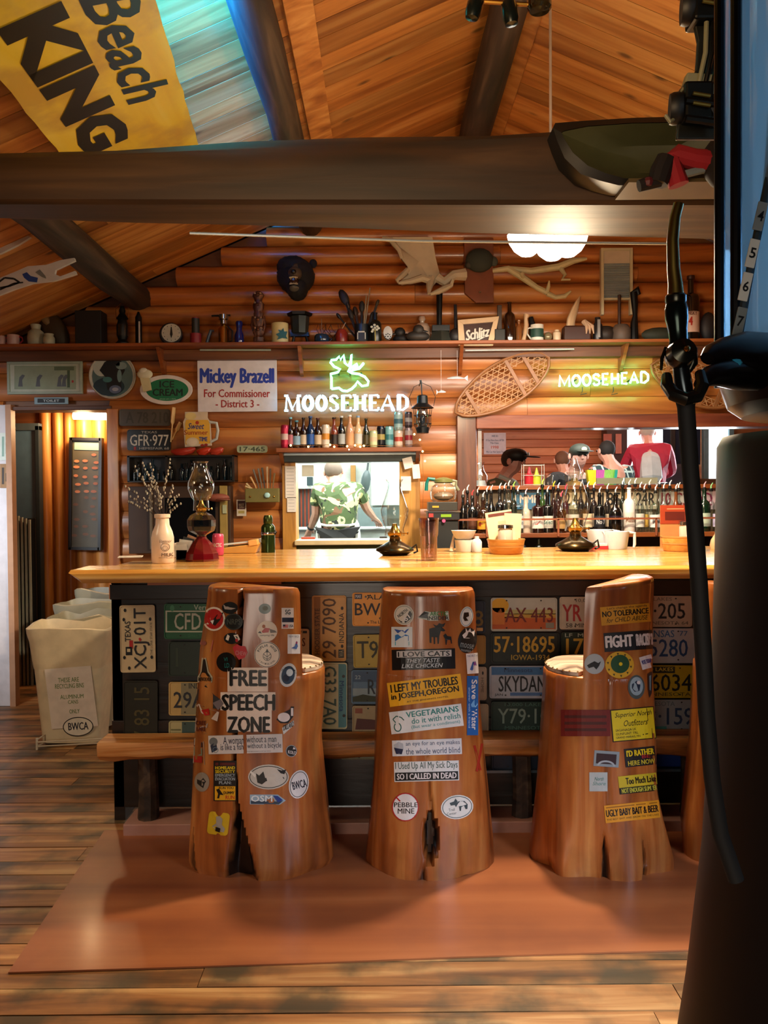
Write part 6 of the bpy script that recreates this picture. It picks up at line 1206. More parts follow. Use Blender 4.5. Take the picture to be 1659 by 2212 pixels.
rnd('dark_flask','dark flask with a silver strip on the high shelf','flask',1291,[(9,0),(10,2),(10,34),(6,40),(6,50),(0,50)],C('1c1a1c',.3),-.03,extra=lambda t:addm(t,'silver_strip',MB().box(-3*sS,3*sS,-.036,-.030,6*sS,44*sS,C('a8a4a0',.3,.6)),smooth=False))
rnd('clay_pot','round dark clay pot behind the silver-striped flask','pot',1306,[(14,0),(22,8),(24,18),(20,30),(14,34)],C('2c2018',.6),.04)
rnd('stone_jar','grey-brown stone jar holding one brown stick','jar',1342,[(16,0),(20,6),(20,26),(15,34),(13,36)],C('5c4c40',.6),0,extra=lambda t:addm(t,'stick',MB().tube([(-4*sS,0,20*sS),(-4*sS,0,100*sS)],3.5*sS,C('3c2014'),8)))
m=MB(); m.tube([(-2*sS,0,0),(-2*sS,0,40*sS),(0,0,56*sS),(-1*sS,0,80*sS),(-3*sS,0,104*sS),(4*sS,0,112*sS),(8*sS,0,100*sS)],[9*sS,8*sS,5*sS,7*sS,8*sS,8*sS,5*sS],IRON,10); one(m,'pump_handle','black bent iron pump handle standing on the high shelf','tool',sh_(1372))
t=bottle('whisky_bottle','black whisky bottle with white label and red numeral behind the nozzle','bottle',sh_(1492),138*sS,18*sS,BLK,C('d8b8a8',.4),C('3c1c14',.4),'square'); p=Print(onY(5.79)); p.text('WHISKY',1478,672,1506,680,C('5c2c20'),1,.02); p.text('4',1488,684,1496,702,C('b02c20'),1,.04); p.build('lettering',t,t.location)
m=MB(); m.ball((0,0,14*sS),(40*sS,.05,16*sS),C('2a2e20',.7),14); one(m,'green_basket','low dark green bundle beside the whisky bottle','bundle',sh_(1425))
m=MB(); m.ball((0,0,30*sS),(18*sS,.04,32*sS),C('201c20',.6),14); one(m,'black_helmet','dark rounded helmet at the right end of the high shelf','helmet',sh_(1530))
# ================= BAR TOP =================
BT=bz1
def on(px,py): v=atz(px,py,BT); return Vector((v.x,v.y,BT+.0006))
# milk bottle with pussy willow
o=on(352,1216); s=o.y/F; mk=thing('milk_bottle','cream milk bottle with MILK lettering on the bar\'s left end','bottle',o)
m=MB(); m.lathe([(r*s,z*s) for r,z in ((22,0),(24,3),(24,55),(21,68),(15,82),(14,96),(17,98),(17,105),(14,106),(13,96))],C('e8ccb4',.35,0,.2),n=32); m.obj('body',mk,angle=50)
def cylmap(cx,r,Y):  # print on an upright cylinder seen from the front
    c=at(cx,1100,Y); 
    def fn(x,y,l):
        v=at(x,y,Y-r); u=max(-.98,min(.98,(v.x-c.x)/r)); return Vector((v.x,Y-(r+.0006)*math.sqrt(1-u*u),v.z))
    return fn
p=Print(cylmap(352,24.3*s,o.y)); INK=C('5c4438'); p.text('Edgemoor',344,1166,368,1174,INK,1,.0,.3); p.ring(356,1182,9,9,1,INK,1); p.ring(356,1184,5,5,.8,INK,1); p.text('MILK',349,1195,371,1202,INK,1,.02); p.text('NORTH SHORE DAIRY',343,1204,371,1206,INK,1,0); p.build('lettering',mk,o)
pw=thing('pussy_willow','spray of pussy willow twigs with pale buds standing in the milk bottle','branches',(o.x,o.y,o.z+80*s)); r2=random.Random(11); BD=C('a8a090',.8); TW=C('2c1c18',.6)
tips=[(268,1050),(283,1075),(290,1010),(300,1030),(305,1000),(318,1022),(330,1030),(338,1060),(366,995),(362,1025),(376,1050),(384,1070),(275,1085),(312,1062),(345,1075),(388,1090),(325,1002)]
for i,(px,py) in enumerate(tips):
    v=at(px,py,o.y+r2.uniform(-.06,.06)); e=v-Vector(pw.location); st_=Vector((r2.uniform(-.01,.01),r2.uniform(-.01,.01),0)); mid=st_.lerp(e,.5)+Vector((-e.x*.18,0,.01)); 
    pts=[st_.lerp(mid,k/4) if k<4 else mid.lerp(e,(k-4)/4) for k in range(9)]
    m=MB(); m.tube(pts,[.0022-.00015*k for k in range(9)],TW,5); tw=m.obj('twig',pw)
    for k in range(3,26):
        if k<8: continue
        f=k/25; f=.28+.72*f; idx=f*8; a_=int(min(idx,7.99)); q_=pts[a_].lerp(pts[a_+1],idx-a_)
        m=MB(); dv=Vector((r2.uniform(-1,1),r2.uniform(-1,1),r2.uniform(-.2,1))).normalized()*.007
        m.ball(q_+dv,(.0042,.0042,.0066),BD,6); 
        if k%2: m.obj('bud',tw)
# oil lamps
def oil_lamp(label,o,base,hh,red=False):
    s=o.y/F*hh; t=thing('oil_lamp',label,'oil lamp',o)
    if red:
        m=MB(); m.lathe([(r*s,z*s) for r,z in ((36,0),(37,4),(35,16),(22,38),(12,48),(10,52))],C('5c0c14',.1,0,.8),n=10); m.obj('red_glass_foot',t,angle=15)
        m=MB(); m.lathe([(r*s,z*s) for r,z in ((8,50),(12,56),(28,64),(31,74),(31,88),(24,98),(12,104),(11,110))],glass('font_glass',(.82,.92,.92)),n=10,cap=False); m.obj('oil_font',t,angle=15)
        z0=108; pr=[(17,0),(16,22),(22,30),(28,46),(28,60),(20,78),(14,94),(14,102),(17,106)]
    else:
        m=MB(); m.lathe([(r*s,z*s) for r,z in ((22,0),(29,5),(34,8),(33,12),(22,18),(10,25),(9,32),(11,36))],C('4c3c24',.25,.9),n=28); m.obj('metal_base',t,angle=50)
        m=MB(); m.tube([(28*s,0,10*s),(38*s,0,18*s),(40*s,0,6*s),(33*s,0,3*s)],2*s,IRON,6); m.obj('finger_loop',t)
        z0=34; pr=[(18,0),(16,12),(23,32),(25,46),(18,66),(12,84),(12,94),(16,100)]
    m=MB(); m.lathe([(r*s,(z0-2+z)*s) for r,z in ((9,0),(12,3),(13,8),(8,12),(5,20),(4,24))],BRS,n=16); m.obj('burner',t)
    m=MB(); m.lathe([(r*s,(z0+z)*s) for r,z in pr],glass('chimney_glass',(.93,.97,.97),.22),n=24,cap=False); m.obj('chimney',t)
    m=MB(); m.tube([((13)*s,0,(z0+4)*s),(22*s,0,(z0+4)*s)],1.2*s,BRS,6); m.ball((23*s,0,(z0+4)*s),(1.5*s,3*s,3*s),BRS,8); m.obj('wick_knob',t)
    return t
oil_lamp('tall clear oil lamp with a dark red ribbed foot on the bar\'s left',on(436,1211),None,1.0,True)
oil_lamp('low brass-based oil lamp on the bar in front of the hatch',on(853,1199),None,1.22)
oil_lamp('low brass-based oil lamp on the bar in front of the liquor bottles',on(1243,1190),None,1.27)
# menu holder, packets, pink can behind the red lamp
o=on(392,1210); s=o.y/F
t=thing('menu_holder','small black rack holding cards and menus beside the milk bottle','menu holder',(o.x,o.y+.03,o.z)); m=MB(); m.box(-.03,.05,-.02,.03,0,.05,IRON); m.obj('rack',t,smooth=False,bevel=.002)
for k,c in enumerate(('d8ccc0','c8b8ac','e0d4c8','14181c','a87858')): m=MB(); m.box(-.03,.035,-.02+k*.010,-.018+k*.010,.005,.075+.012*k,C(c),T=Matrix.Rotation(R(8*(k-1)),4,'Y')); m.obj('card',t,smooth=False)
o=on(372,1206); m=MB(); m.box(-.035,.035,-.02,.02,0,.075,C('e0d0c4')); one(m,'napkin_stack','upright stack of white napkins between the milk bottle and the red lamp','napkins',(o.x+.035,o.y+.05,o.z),smooth=False,bevel=.004)
bottle('drink_can','pink and silver can behind the red-footed lamp','can',on(463,1203)+Vector((0,.10,0)),.115,.03,C('c84868',.3,.3),C('c04060',.3),None,'can',text='ARCTIC',tc=WT)
# open crate with papers
v=on(515,1196); cr=thing('wooden_tray','slanted light wooden tray with printed papers at the bar\'s left back','tray',(v.x,v.y+.10,v.z)); s=(v.y)/F
m=MB(); m.prism([(-.09,0),(.09,0),(.115,.055),(-.09,.03)],-.09,.09,C('c89448')); m.obj('body',cr,smooth=False,bevel=.004)
m=MB(); m.box(-.10,.055,-.08,.08,.052,.056,C('d8d4cc'),T=Matrix.Rotation(R(-6),4,'Y')); m.obj('paper',cr,smooth=False)
m=MB(); m.box(.06,.112,-.095,.09,.03,.062,C('dca45c'),T=Matrix.Rotation(R(-8),4,'Y')); m.obj('raised_end',cr,smooth=False,bevel=.004)
v=atz(297,1200,BT); m=MB(); m.box(-.06,.06,-.05,.05,0,.004,C('e8dccc'),T=Matrix.Rotation(R(12),4,'Z')); one(m,'folded_paper','white folded paper lying on the far left end of the bar','paper',(v.x,v.y-.12,BT+.001),smooth=False)
# thermos
o=on(574,1196)+Vector((0,.1,0)); s=o.y/F; t=thing('thermos_flask','dark green steel thermos standing at the back of the bar','flask',o); m=MB(); m.lathe([(r*s,z*s) for r,z in ((15,0),(15,54),(13,58),(9,62))],C('2c3c18',.2,.7),n=20); m.obj('body',t); m=MB(); m.lathe([(r*s,z*s) for r,z in ((9,62),(10,64),(10,74),(8,80),(0,80))],C('3c4820',.25,.7),n=20); m.obj('stopper',t); m=MB(); m.lathe([(15.5*s,38*s),(16*s,40*s),(15.5*s,44*s)],CHR,n=20,cap=False); m.obj('collar',t); m=MB(); m.tube([(14*s,0,48*s),(18*s,0,44*s),(15*s,0,38*s)],1.5*s,IRON,6); m.obj('clasp',t)
# pink tumbler
o=on(927,1211); s=o.y/F; t=thing('pink_tumbler','frosted pink ribbed tumbler of ice water on the bar','tumbler',o); m=MB(); m.lathe([(r*s,z*s) for r,z in ((17,0),(17.5,2),(18,50),(20,56),(22,92),(20.5,92),(18,56),(16,6),(0,6))],glass('pink_glass',(.95,.80,.80),.28),n=20,cap=False); m.obj('glass',t,angle=50); m=MB(); m.lathe([(0,3*s),(15.5*s,3*s),(16*s,34*s),(0,35*s)],glass('water',(.93,.95,.92),.2),n=16); m.obj('water',t)
for k in range(6): m=MB(); a_=k*1.1; m.box(-4*s,4*s,-4*s,4*s,-4*s,4*s,glass('ice',(.97,.97,.97),.3),T=Matrix.Translation((8*s*math.cos(a_),8*s*math.sin(a_),(10+4*k)*s))@Matrix.Rotation(a_,4,'X')); m.obj('ice_cube',t,smooth=False)
# white bowls and sugar dispenser
o=on(1004,1192); s=o.y/F; 
m=MB(); m.lathe([(r*s,z*s) for r,z in ((18,0),(19,2),(22,26),(20,26),(18,3),(0,3))],C('e4dcd4',.35),n=28); one(m,'white_tub','white tub under the stacked bowl on the bar','tub',o)
m=MB(); m.lathe([(r*s,z*s) for r,z in ((16,0),(20,4),(27,19),(25,19),(18,5),(0,4))],C('ece4dc',.35),n=28); one(m,'white_bowl','white bowl stacked on the tub beside the menu basket','bowl',(o.x-.005,o.y,o.z+27*s))
o=on(1030,1193); m=MB(); m.lathe([(r*s,z*s) for r,z in ((10,0),(11,2),(11,22),(8,27),(5,29),(5,34),(0,34))],C('d4d4dc',.3),n=20); one(m,'salt_dispenser','small white dispenser beside the white bowls','dispenser',o)
m=MB(); m.tube([(0,0,0),(3*s,0,18*s),(8*s,0,44*s)],[5*s,3*s,1.5*s],C('e0c8b0'),8); o2=on(976,1193); one(m,'white_spatula','white tapered scraper standing at the left of the white bowls','scraper',(o2.x,o2.y+.04,o2.z+.004))
# condiment baskets
def basket(label,px,py,sc,menu,mlabel,jl):
    o=on(px,py); s=o.y/F*sc; t=thing('wooden_basket',label,'basket',o); WB_=wood('basket_wood','b8702c','e0a050','f0bc74','X',1.5,.4,.1,.2,.1)
    m=MB(); m.lathe([(r*s,z*s) for r,z in ((33,0),(35,2),(41,32),(38.5,32),(33,4),(0,4))],WB_,n=32); m.obj('bowl',t,angle=50)
    for z,r in ((15,38.6),(29,41.2)): m=MB(); m.lathe([(r*s,z*s),((r+.5)*s,(z+2.5)*s)],C('d0a068',.3,.3),n=32,cap=False); m.obj('hoop',t)
    j=thing('sugar_jar',jl,'jar',(o.x+(-2 if px<1200 else 12)*s,o.y-.012,o.z+5*s)); m=MB(); m.lathe([(r*s,z*s) for r,z in ((15,0),(16,2),(16,46),(14,50))],C('c8b8a8',.2,0,.6),n=20); m.obj('glass',j); m=MB(); m.lathe([(r*s,z*s) for r,z in ((16,49),(17,50),(17,57),(12,59),(0,59))],CHR,n=20); m.obj('lid',j)
    return t,o,s
t,o,s=basket('round wooden basket with menus and a sugar jar, nearer the hatch',1093,1196,1.0,0,'','squat sugar jar with silver lid in the basket near the hatch')
m=MB(); T=Matrix.Rotation(R(-8),4,'Y')@Matrix.Rotation(R(-6),4,'X'); m.box(-32*s,26*s,0,.004,0,88*s,C('e4c8a0'),T=T); mn=thing('menu','cream menu with a maroon band leaning in the basket near the hatch','menu',(o.x+.005,o.y+.04,o.z+.012)); m.obj('sheet',mn,smooth=False); m=MB(); m.box(-26*s,26*s,-.002,0,78*s,84*s,C('5c2018'),T=T); m.obj('band',mn,smooth=False); m=MB(); m.box(-6*s,10*s,-.002,0,50*s,66*s,C('c8a888'),T=T); m.obj('text_block',mn,smooth=False)
m=MB(); T=Matrix.Rotation(R(3),4,'Y'); m.box(-6*s,32*s,0,.004,0,82*s,C('dcc0a0'),T=T); mn=thing('menu','second cream menu behind the maroon-banded one','menu',(o.x+.005,o.y+.055,o.z+.012)); m.obj('sheet',mn,smooth=False); m=MB(); m.box(2*s,28*s,-.002,0,12*s,14*s,C('a89078'),T=T); m.obj('line',mn,smooth=False)
t,o,s=basket('round wooden basket with a red menu card, next to the hose',1470,1190,1.02,0,'','sugar jar with silver lid in the basket beside the hose')
mn=thing('menu_card','red-topped menu card with a photograph standing in the basket by the hose','menu',(o.x-.05,o.y+.04,o.z+.012)); m=MB(); m.box(-18*s,42*s,0,.004,0,92*s,C('c88c54')); m.obj('card',mn,smooth=False); m=MB(); m.box(-18*s,42*s,-.002,0,52*s,92*s,C('a03c20')); m.obj('red_top',mn,smooth=False); m=MB(); m.box(-8*s,34*s,-.003,-.002,60*s,78*s,C('5c1810')); m.obj('photo_panel',mn,smooth=False); m=MB(); m.box(-4*s,32*s,-.003,-.002,83*s,85*s,C('d8a078')); m.obj('title_line',mn,smooth=False)
# white pitchers
def pitcher(label,o,s,hs_):
    t=thing('white_pitcher',label,'pitcher',o); W_=C('d4dce8',.3); m=MB(); m.lathe([(r*s,z*s) for r,z in ((22,0),(23,2),(28,38),(26.5,38),(22,3),(0,3))],W_,n=28,sy=.9); m.obj('body',t,angle=50)
    m=MB(); m.tube([(26*s,0,36*s),(40*s,0,34*s),(40*s,0,10*s),(38*s,0,3*s)],[3*s,3.4*s,3.4*s,2.6*s],W_,8); m.obj('handle',t)
    m=MB(); m.prism([(-26*s,38*s),(-30*s,37*s),(-24*s,26*s)],-5*s,5*s,W_); m.obj('spout',t)
o=on(1331,1186); pitcher('white plastic pitcher, front one of the pair on the bar',o,o.y/F,0)
o2=on(1308,1186); pitcher('white plastic pitcher, half hidden behind the front one',o2+Vector((.0,.12,0)),o2.y/F*1.05,0)
v=on(1282,1187); m=MB(); m.box(-.05,.05,-.03,.03,0,.02,C('a82430')); m.box(-.045,.045,-.028,.028,.02,.032,C('e4dcd8')); one(m,'red_packet','red and white packet lying behind the low lamp','packet',(v.x+.03,v.y+.02,v.z),smooth=False)
o=on(1548,1186); m=MB(); m.lathe([(.03,0),(.036,.02),(.03,.05),(.012,.08),(.008,.10),(0,.11)],C('d8a880',.4),n=16); one(m,'sauce_bottle','squat peach-coloured squeeze bottle right of the hose','bottle',(o.x,o.y,o.z))
# ================= BACK BAR =================
yb=5.55; bzr=at(1250,1150,yb).z
bb=thing('back_bar','low dark back bar rack with wooden rails holding the liquor bottles','bottle rack',(0,yb,0)); xa=at(985,1150,yb).x; xz=3.2
m=MB(); m.box(xa,xz,-.08,.28,bzr-.03,bzr,W_TRIM); m.obj('shelf',bb,smooth=False,bevel=.003)
m=MB(); zr=at(1250,1121,yb-.09).z; m.box(xa-.0,xz,-.095,-.085,zr-.006,zr+.006,C('8c4c30')); m.obj('front_rail',bb,smooth=False)
for px in (1048,1200,1408,1560): x=at(px,1150,yb).x; m=MB(); m.box(x-.006,x+.006,-.095,-.085,bzr-.02,zr,C('8c4c30')); m.obj('rail_post',bb,smooth=False)
m=MB(); m.box(xa,xz,-.02,.30,.0,bzr-.2,C('120e0e')); m.box(xa,xz,.2,.30,bzr-.2,bzr-.03,C('120e0e')); m.obj('cabinet',bb,smooth=False)
m=MB(); m.box(xa,xz,-.10,.30,bzr-.21,bzr-.195,W_TRIM); m.obj('lower_shelf',bb,smooth=False,bevel=.003)
sb=yb/F
liq=[(1000,78,9,'tall','thin black bottle at the left end of the liquor rack',BLK,None,'c8c0c4','',None),
(1021,76,11,'liquor','black cream liqueur bottle with a brown label, second on the rack',BLK,'5c3828','c04040','',None),
(1043,72,13,'liquor','dark bottle with yellow label beside the brown-labelled one',BROWN,'d89c2c','c8ccd0','K','a03020'),
(1062,86,10,'tall','tall dark bottle with silver pourer behind the first menu',BLK,None,'c8ccd0','',None),
(1079,90,11,'liquor','black bottle with a small white label peeping over the menu',BLK,'d8c8b8','d8e0e4','R','c83828'),
(1100,96,12,'liquor','clear gin bottle above the menus',glass('gin_glass',(.85,.93,.93),.2),'b8c8c8','c8d0c8','',None),
(1118,84,12,'square','clear vodka bottle right of the menus',glass('gin_glass'),'c0c8cc','e0e4e4','',None),
(1137,78,11,'squat','pale bottle with round peach label',C('b8a898',.15,0,.5),'dcc0b0','e8b8c8','',None),
(1161,80,13,'square','dark bottle with white label and red numeral',C('1c0c0c',.12,0,.6),'e4dcd4','e8dcd4','7','c02c24'),
(1184,82,12.5,'square','dark green bottle with a white scroll label, right of the red 7',BLK,'dcdcd0','c4c8cc','Select','3c5c5c'),
(1211,72,11,'liquor','brown bottle with tan label, left of the oil lamp chimney',BROWN,'a88450','e03c5c','',None),
(1241,88,12,'liquor','clear bottle with a white label seen through the lamp chimney',glass('gin_glass'),'d8ccc0','e8e8e8','',None),
(1268,92,10,'tall','tall thin dark bottle right of the lamp chimney',BLK,'d8c8a8','d8dce0','',None),
(1297,80,12,'square','square black whiskey bottle with white-outlined label',BLK,'2c3038','e0e0e4','No 7','c8ccd0'),
(1328,80,14,'squat','squat black bottle with purple-grey label',BLK,'2a1c30','e0e0e4','',None),
(1361,96,13,'liquor','tall white coconut rum bottle on the rack',C('e4dcd8',.25,0,.4),'d8d0c8','d0d4d8','Malibu','785038'),
(1381,90,9,'tall','slim clear bottle right of the white rum',glass('gin_glass'),'c8c8c0','e4e4e8','',None),
(1394,86,9,'tall','second slim clear bottle right of the white rum, with gold streaks',glass('gin_glass'),'c8a850','e4e4e8','',None),
(1414,84,12,'square','clear rum bottle with a pale label and red dot behind the red menu',glass('gin_glass'),'dcdcdc','f0e8e8','BACARDI','3c3c3c'),
(1436,88,11,'liquor','clear bottle with silver pourer behind the red menu',glass('gin_glass'),'d8c0b0','f0f0f0','',None),
(1458,86,10,'tall','brown-tinted bottle right of centre behind the red menu',C('6c3c20',.15,0,.5),'a05c38','f0f0f0','',None),
(1524,90,13,'liquor','green bottle with a red rose emblem right of the hose',DKG,'b8ccb8','f0b8c8','',None),
(1549,86,11,'liquor','clear bottle with lavender label at the far right of the rack',glass('gin_glass'),'c0b8d8','c0f0c0','',None)]
for px,h,r,kind,lab,body,lc,pc,tx_,tc_ in liq:
    v=at(px,1150,yb); t=bottle('liquor_bottle',lab,'bottle',(v.x,yb+(.02 if liq.index((px,h,r,kind,lab,body,lc,pc,tx_,tc_))%2 else -.02),bzr+.0005),h*sb,r*sb,body,C(lc,.4) if lc else None,None,kind,'liquor bottles on the rack',text=tx_ or None,tc=C(tc_) if tc_ else None)
    pourer(t,h*sb,C(pc,.3))
# second row, taller, behind
for k,(px,h,c,pc,lab) in enumerate(((1010,104,'141010','e0e0e0','black bottle in the back row at the left'),(1032,98,'2a1408','d8c8c8','brown bottle in the back row left of the menus'),(1052,100,'101414','e8e8e8','black-green bottle in the back row left of the menus'),(1090,108,'202424','e8e8e8','smoky bottle in the back row above the menus'),(1110,112,'142018','90c850','dark bottle with a green pourer in the back row'),(1172,118,'28401c','a8d850','bottle with a lime green pourer in the back row'),(1196,112,'241414','e8c020','bottle with a yellow pourer in the back row'),(1206,108,'281414','e0d8e0','bottle with a pale pourer next to the yellow one'),(1222,104,'3c1420','f02858','bottle with a hot pink pourer in the back row'),(1255,112,'181418','e8e0e0','dark bottle behind the lamp chimney'),(1283,108,'201818','e0e4e8','brown-black bottle in the back row above the 185 plate'),(1312,104,'181414','e8ecf0','black bottle in the back row left of the white rum'),(1345,116,'1c2018','f0f0f4','dark green bottle in the back row left of the white rum'),(1372,118,'8ca0a0','f4f4f4','clear bottle in the back row right of the white rum'),(1403,114,'98a0a0','f0e8e0','pale bottle in the back row above the rum label'),(1425,116,'101010','e8f0f4','bottle with a black stopper in the back row near the hose'),(1447,112,'a8a090','f4f4f4','straw-coloured bottle in the back row near the hose'),(1466,106,'a0a8a8','f4f4f4','clear bottle in the back row left of the hose'),(1536,104,'88a088','a0f0a8','pale green bottle in the back row right of the hose'),(1560,110,'a090a8','d8c0e8','lavender bottle in the back row at the far right'))):
    v=at(px,1150,yb+.12); h2=h*.84; t=bottle('liquor_bottle',lab,'bottle',(v.x,yb+.12,bzr+.0005),h2*sb,7.5*sb,C(c,.12,0,.6) if k<13 else glass('gin_glass'),C('b8a890',.4) if k%3 else None,None,'liquor','liquor bottles in the back row'); pourer(t,h2*sb,C(pc,.3))
# lower row
zl=bzr-.195
for px,h,c,lc,tt,lab in ((1128,44,'16283c','2c4468','ELMON','navy bottle on the lower shelf of the rack under the menus'),(1164,42,'0e1410','141810','','thin black wine bottle on the lower shelf'),(1142,24,'c89080','c88c78','','pink round cap on the lower shelf'),(1170,18,'c48c7c','c89484','','pink ribbed jar on the lower shelf right of the wine bottle'),(1560,30,'3c2c20','6c4c30','','small brown bottle on the lower shelf at the right')):
    v=at(px,1188,yb-.05); bottle('low_bottle',lab,'bottle',(v.x,yb-.05,zl+.0005),(h+8)*sb,9*sb,C(c,.15,0,.5),C(lc),None,'liquor' if h>40 else 'vial','bottles on the lower shelf',text=tt or None,tc=WT)
# plates on the apron behind the bottles
for i,(x0,x1,c,c2,tx_,tc,lab) in enumerate(((1105,1188,'3c6c8c','2c5878','J MMR25','c8b8a8','blue plate behind the liquor bottles, leftmost of the row'),(1195,1264,'d0b490','c8ac88','012 44','14140e','tan plate reading 012 behind the low oil lamp'),(1268,1345,'c8b498','c0a888','F 185','14140e','tan plate reading F 185 behind the back row of bottles'),(1350,1420,'ccb89c','c4ac88','7 24R','14140e','tan plate with an orange patch behind the white rum bottle'),(1424,1490,'b8b4ac','b0aca4','10 C3','7c2030','pale plate behind the bottles left of the hose'),(1510,1580,'c8b0b8','c0a8b0','Q 31','8c2050','pinkish plate behind the bottles right of the hose'))):
    def art(p,a,b,c_,d,tx_=tx_,tc=tc,i=i):
        p.text(tx_,a+5,b+13,c_-5,d-8,C(tc),1,.02); p.text('MINNESOTA',a+18,b+3,c_-18,b+8,C(tc),1,.0)
        if i==3: p.rect(a+2,b+14,a+14,d-6,C('d8982c'),2)
        bolts(p,a,b,c_,d)
    plate((x0,1053-(2 if i else -3),x1,1100),C(c,.4),lab,art,Y=yb+.345)
for i,(x0,x1,c) in enumerate(((1285,1345,'7c8068'),(1346,1420,'8c8c74'))):
    v=at((x0+x1)/2,1046,yb+.38); m=MB(); W_=(x1-x0)/2*sb; m.box(-W_,W_,-.01,.01,0,14*sb,C(c)); one(m,'licence_plate',('olive plate edge standing above the F 185 plate','olive plate edge standing behind the white rum cap')[i],'licence plate',(v.x,yb+.36,at(1,1056,yb+.38).z),smooth=False)
# coffee pot, card machine
v=at(958,1090,5.5); cz=v.z
t=thing('cash_machine','black and steel till printer with a green display at the left of the liquor rack','till',(v.x,5.5,at(958,1190,5.5).z)); s=5.5/F
m=MB(); m.box(-38*s,30*s,-.08,.1,0,66*s,C('14181a')); m.obj('lower_body',t,smooth=False,bevel=.004); m=MB(); m.box(-36*s,32*s,-.1,.1,68*s,84*s,C('24282c',.3)); m.obj('keypad',t,smooth=False,bevel=.003); m=MB(); m.box(-40*s,34*s,-.105,.1,84*s,87*s,CHR); m.obj('chrome_edge',t,smooth=False)
m=MB(); m.box(-34*s,28*s,-.09,.1,88*s,106*s,C('2c2c28',.35)); m.obj('upper_box',t,smooth=False,bevel=.003)
m=MB(); m.box(-26*s,-12*s,-.095,-.09,94*s,98*s,C('c8a028')); m.obj('yellow_label',t,smooth=False)
m=MB(); m.box(-8*s,14*s,-.106,-.1,74*s,80*s,emis('display_green',(.55,.75,.05),1.0)); m.obj('display',t,smooth=False)
m=MB(); m.ball((-2*s,-.105,66*s),.012,emis('red_button',(1,.12,.2),1.5),8); m.obj('red_button',t); m=MB(); m.box(-34*s,-24*s,-.11,-.1,74*s,82*s,C('a83030')); m.obj('red_switch',t,smooth=False)
t2=thing('coffee_pot','round glass coffee pot with teal handle on top of the till printer','coffee pot',(v.x-.0,5.5,t.location.z+106*s+.001)); m=MB(); m.lathe([(r*s,z*s) for r,z in ((22,0),(28,5),(30,18),(26,32),(18,38),(17,42))],glass('pot_glass',(.88,.92,.9),.2),n=24,cap=False); m.obj('globe',t2); m=MB(); m.lathe([(r*s,z*s) for r,z in ((18,40),(21,42),(21,48),(8,52),(0,53))],C('6c7040',.35),n=20); m.obj('lid',t2); m=MB(); m.tube([(-18*s,0,48*s),(-32*s,0,50*s),(-36*s,0,40*s),(-37*s,0,24*s)],4*s,C('0c6c64',.3),8); m.obj('handle',t2); m=MB(); m.tube([(18*s,0,46*s),(28*s,0,44*s),(27*s,0,34*s),(33*s,0,24*s)],3*s,C('7c7c60',.35),8); m.obj('spout',t2); m=MB(); m.ball((0,0,12*s),(22*s,22*s,10*s),C('9c806c',.2),12); m.obj('stirring_base',t2)
# m.lathe([(.05,0),(.055,.01),(.05,.05),(.03,.07),(.05,.1),(.045,.12)],C('2c4038',.3),n=18); one(m,'green_stack','stack of dark green bowls below the till printer','bowls',(v.x,5.0,at(1,1190,5.25).z-.05))
# ================= PEOPLE =================
def skin(name,joints,edges,mat,parent,rad,sub=1,label=None,root=0):
    me=bpy.data.meshes.new(name); me.from_pydata([tuple(j) for j in joints],edges,[]); me.materials.append(mat)
    o=bpy.data.objects.new(name,me); COL.objects.link(o); o.parent=parent
    o.modifiers.new('k','SKIN'); 
    if not me.skin_vertices: 
        pass
    for i,r in enumerate(rad):
        v=me.skin_vertices[0].data[i]; v.radius=(r,r) if not isinstance(r,tuple) else r; v.use_root=(i==root)
    s_=o.modifiers.new('s','SUBSURF'); s_.levels=s_.render_levels=sub
    me.shade_smooth()
    if label: o['label']=label
    return o
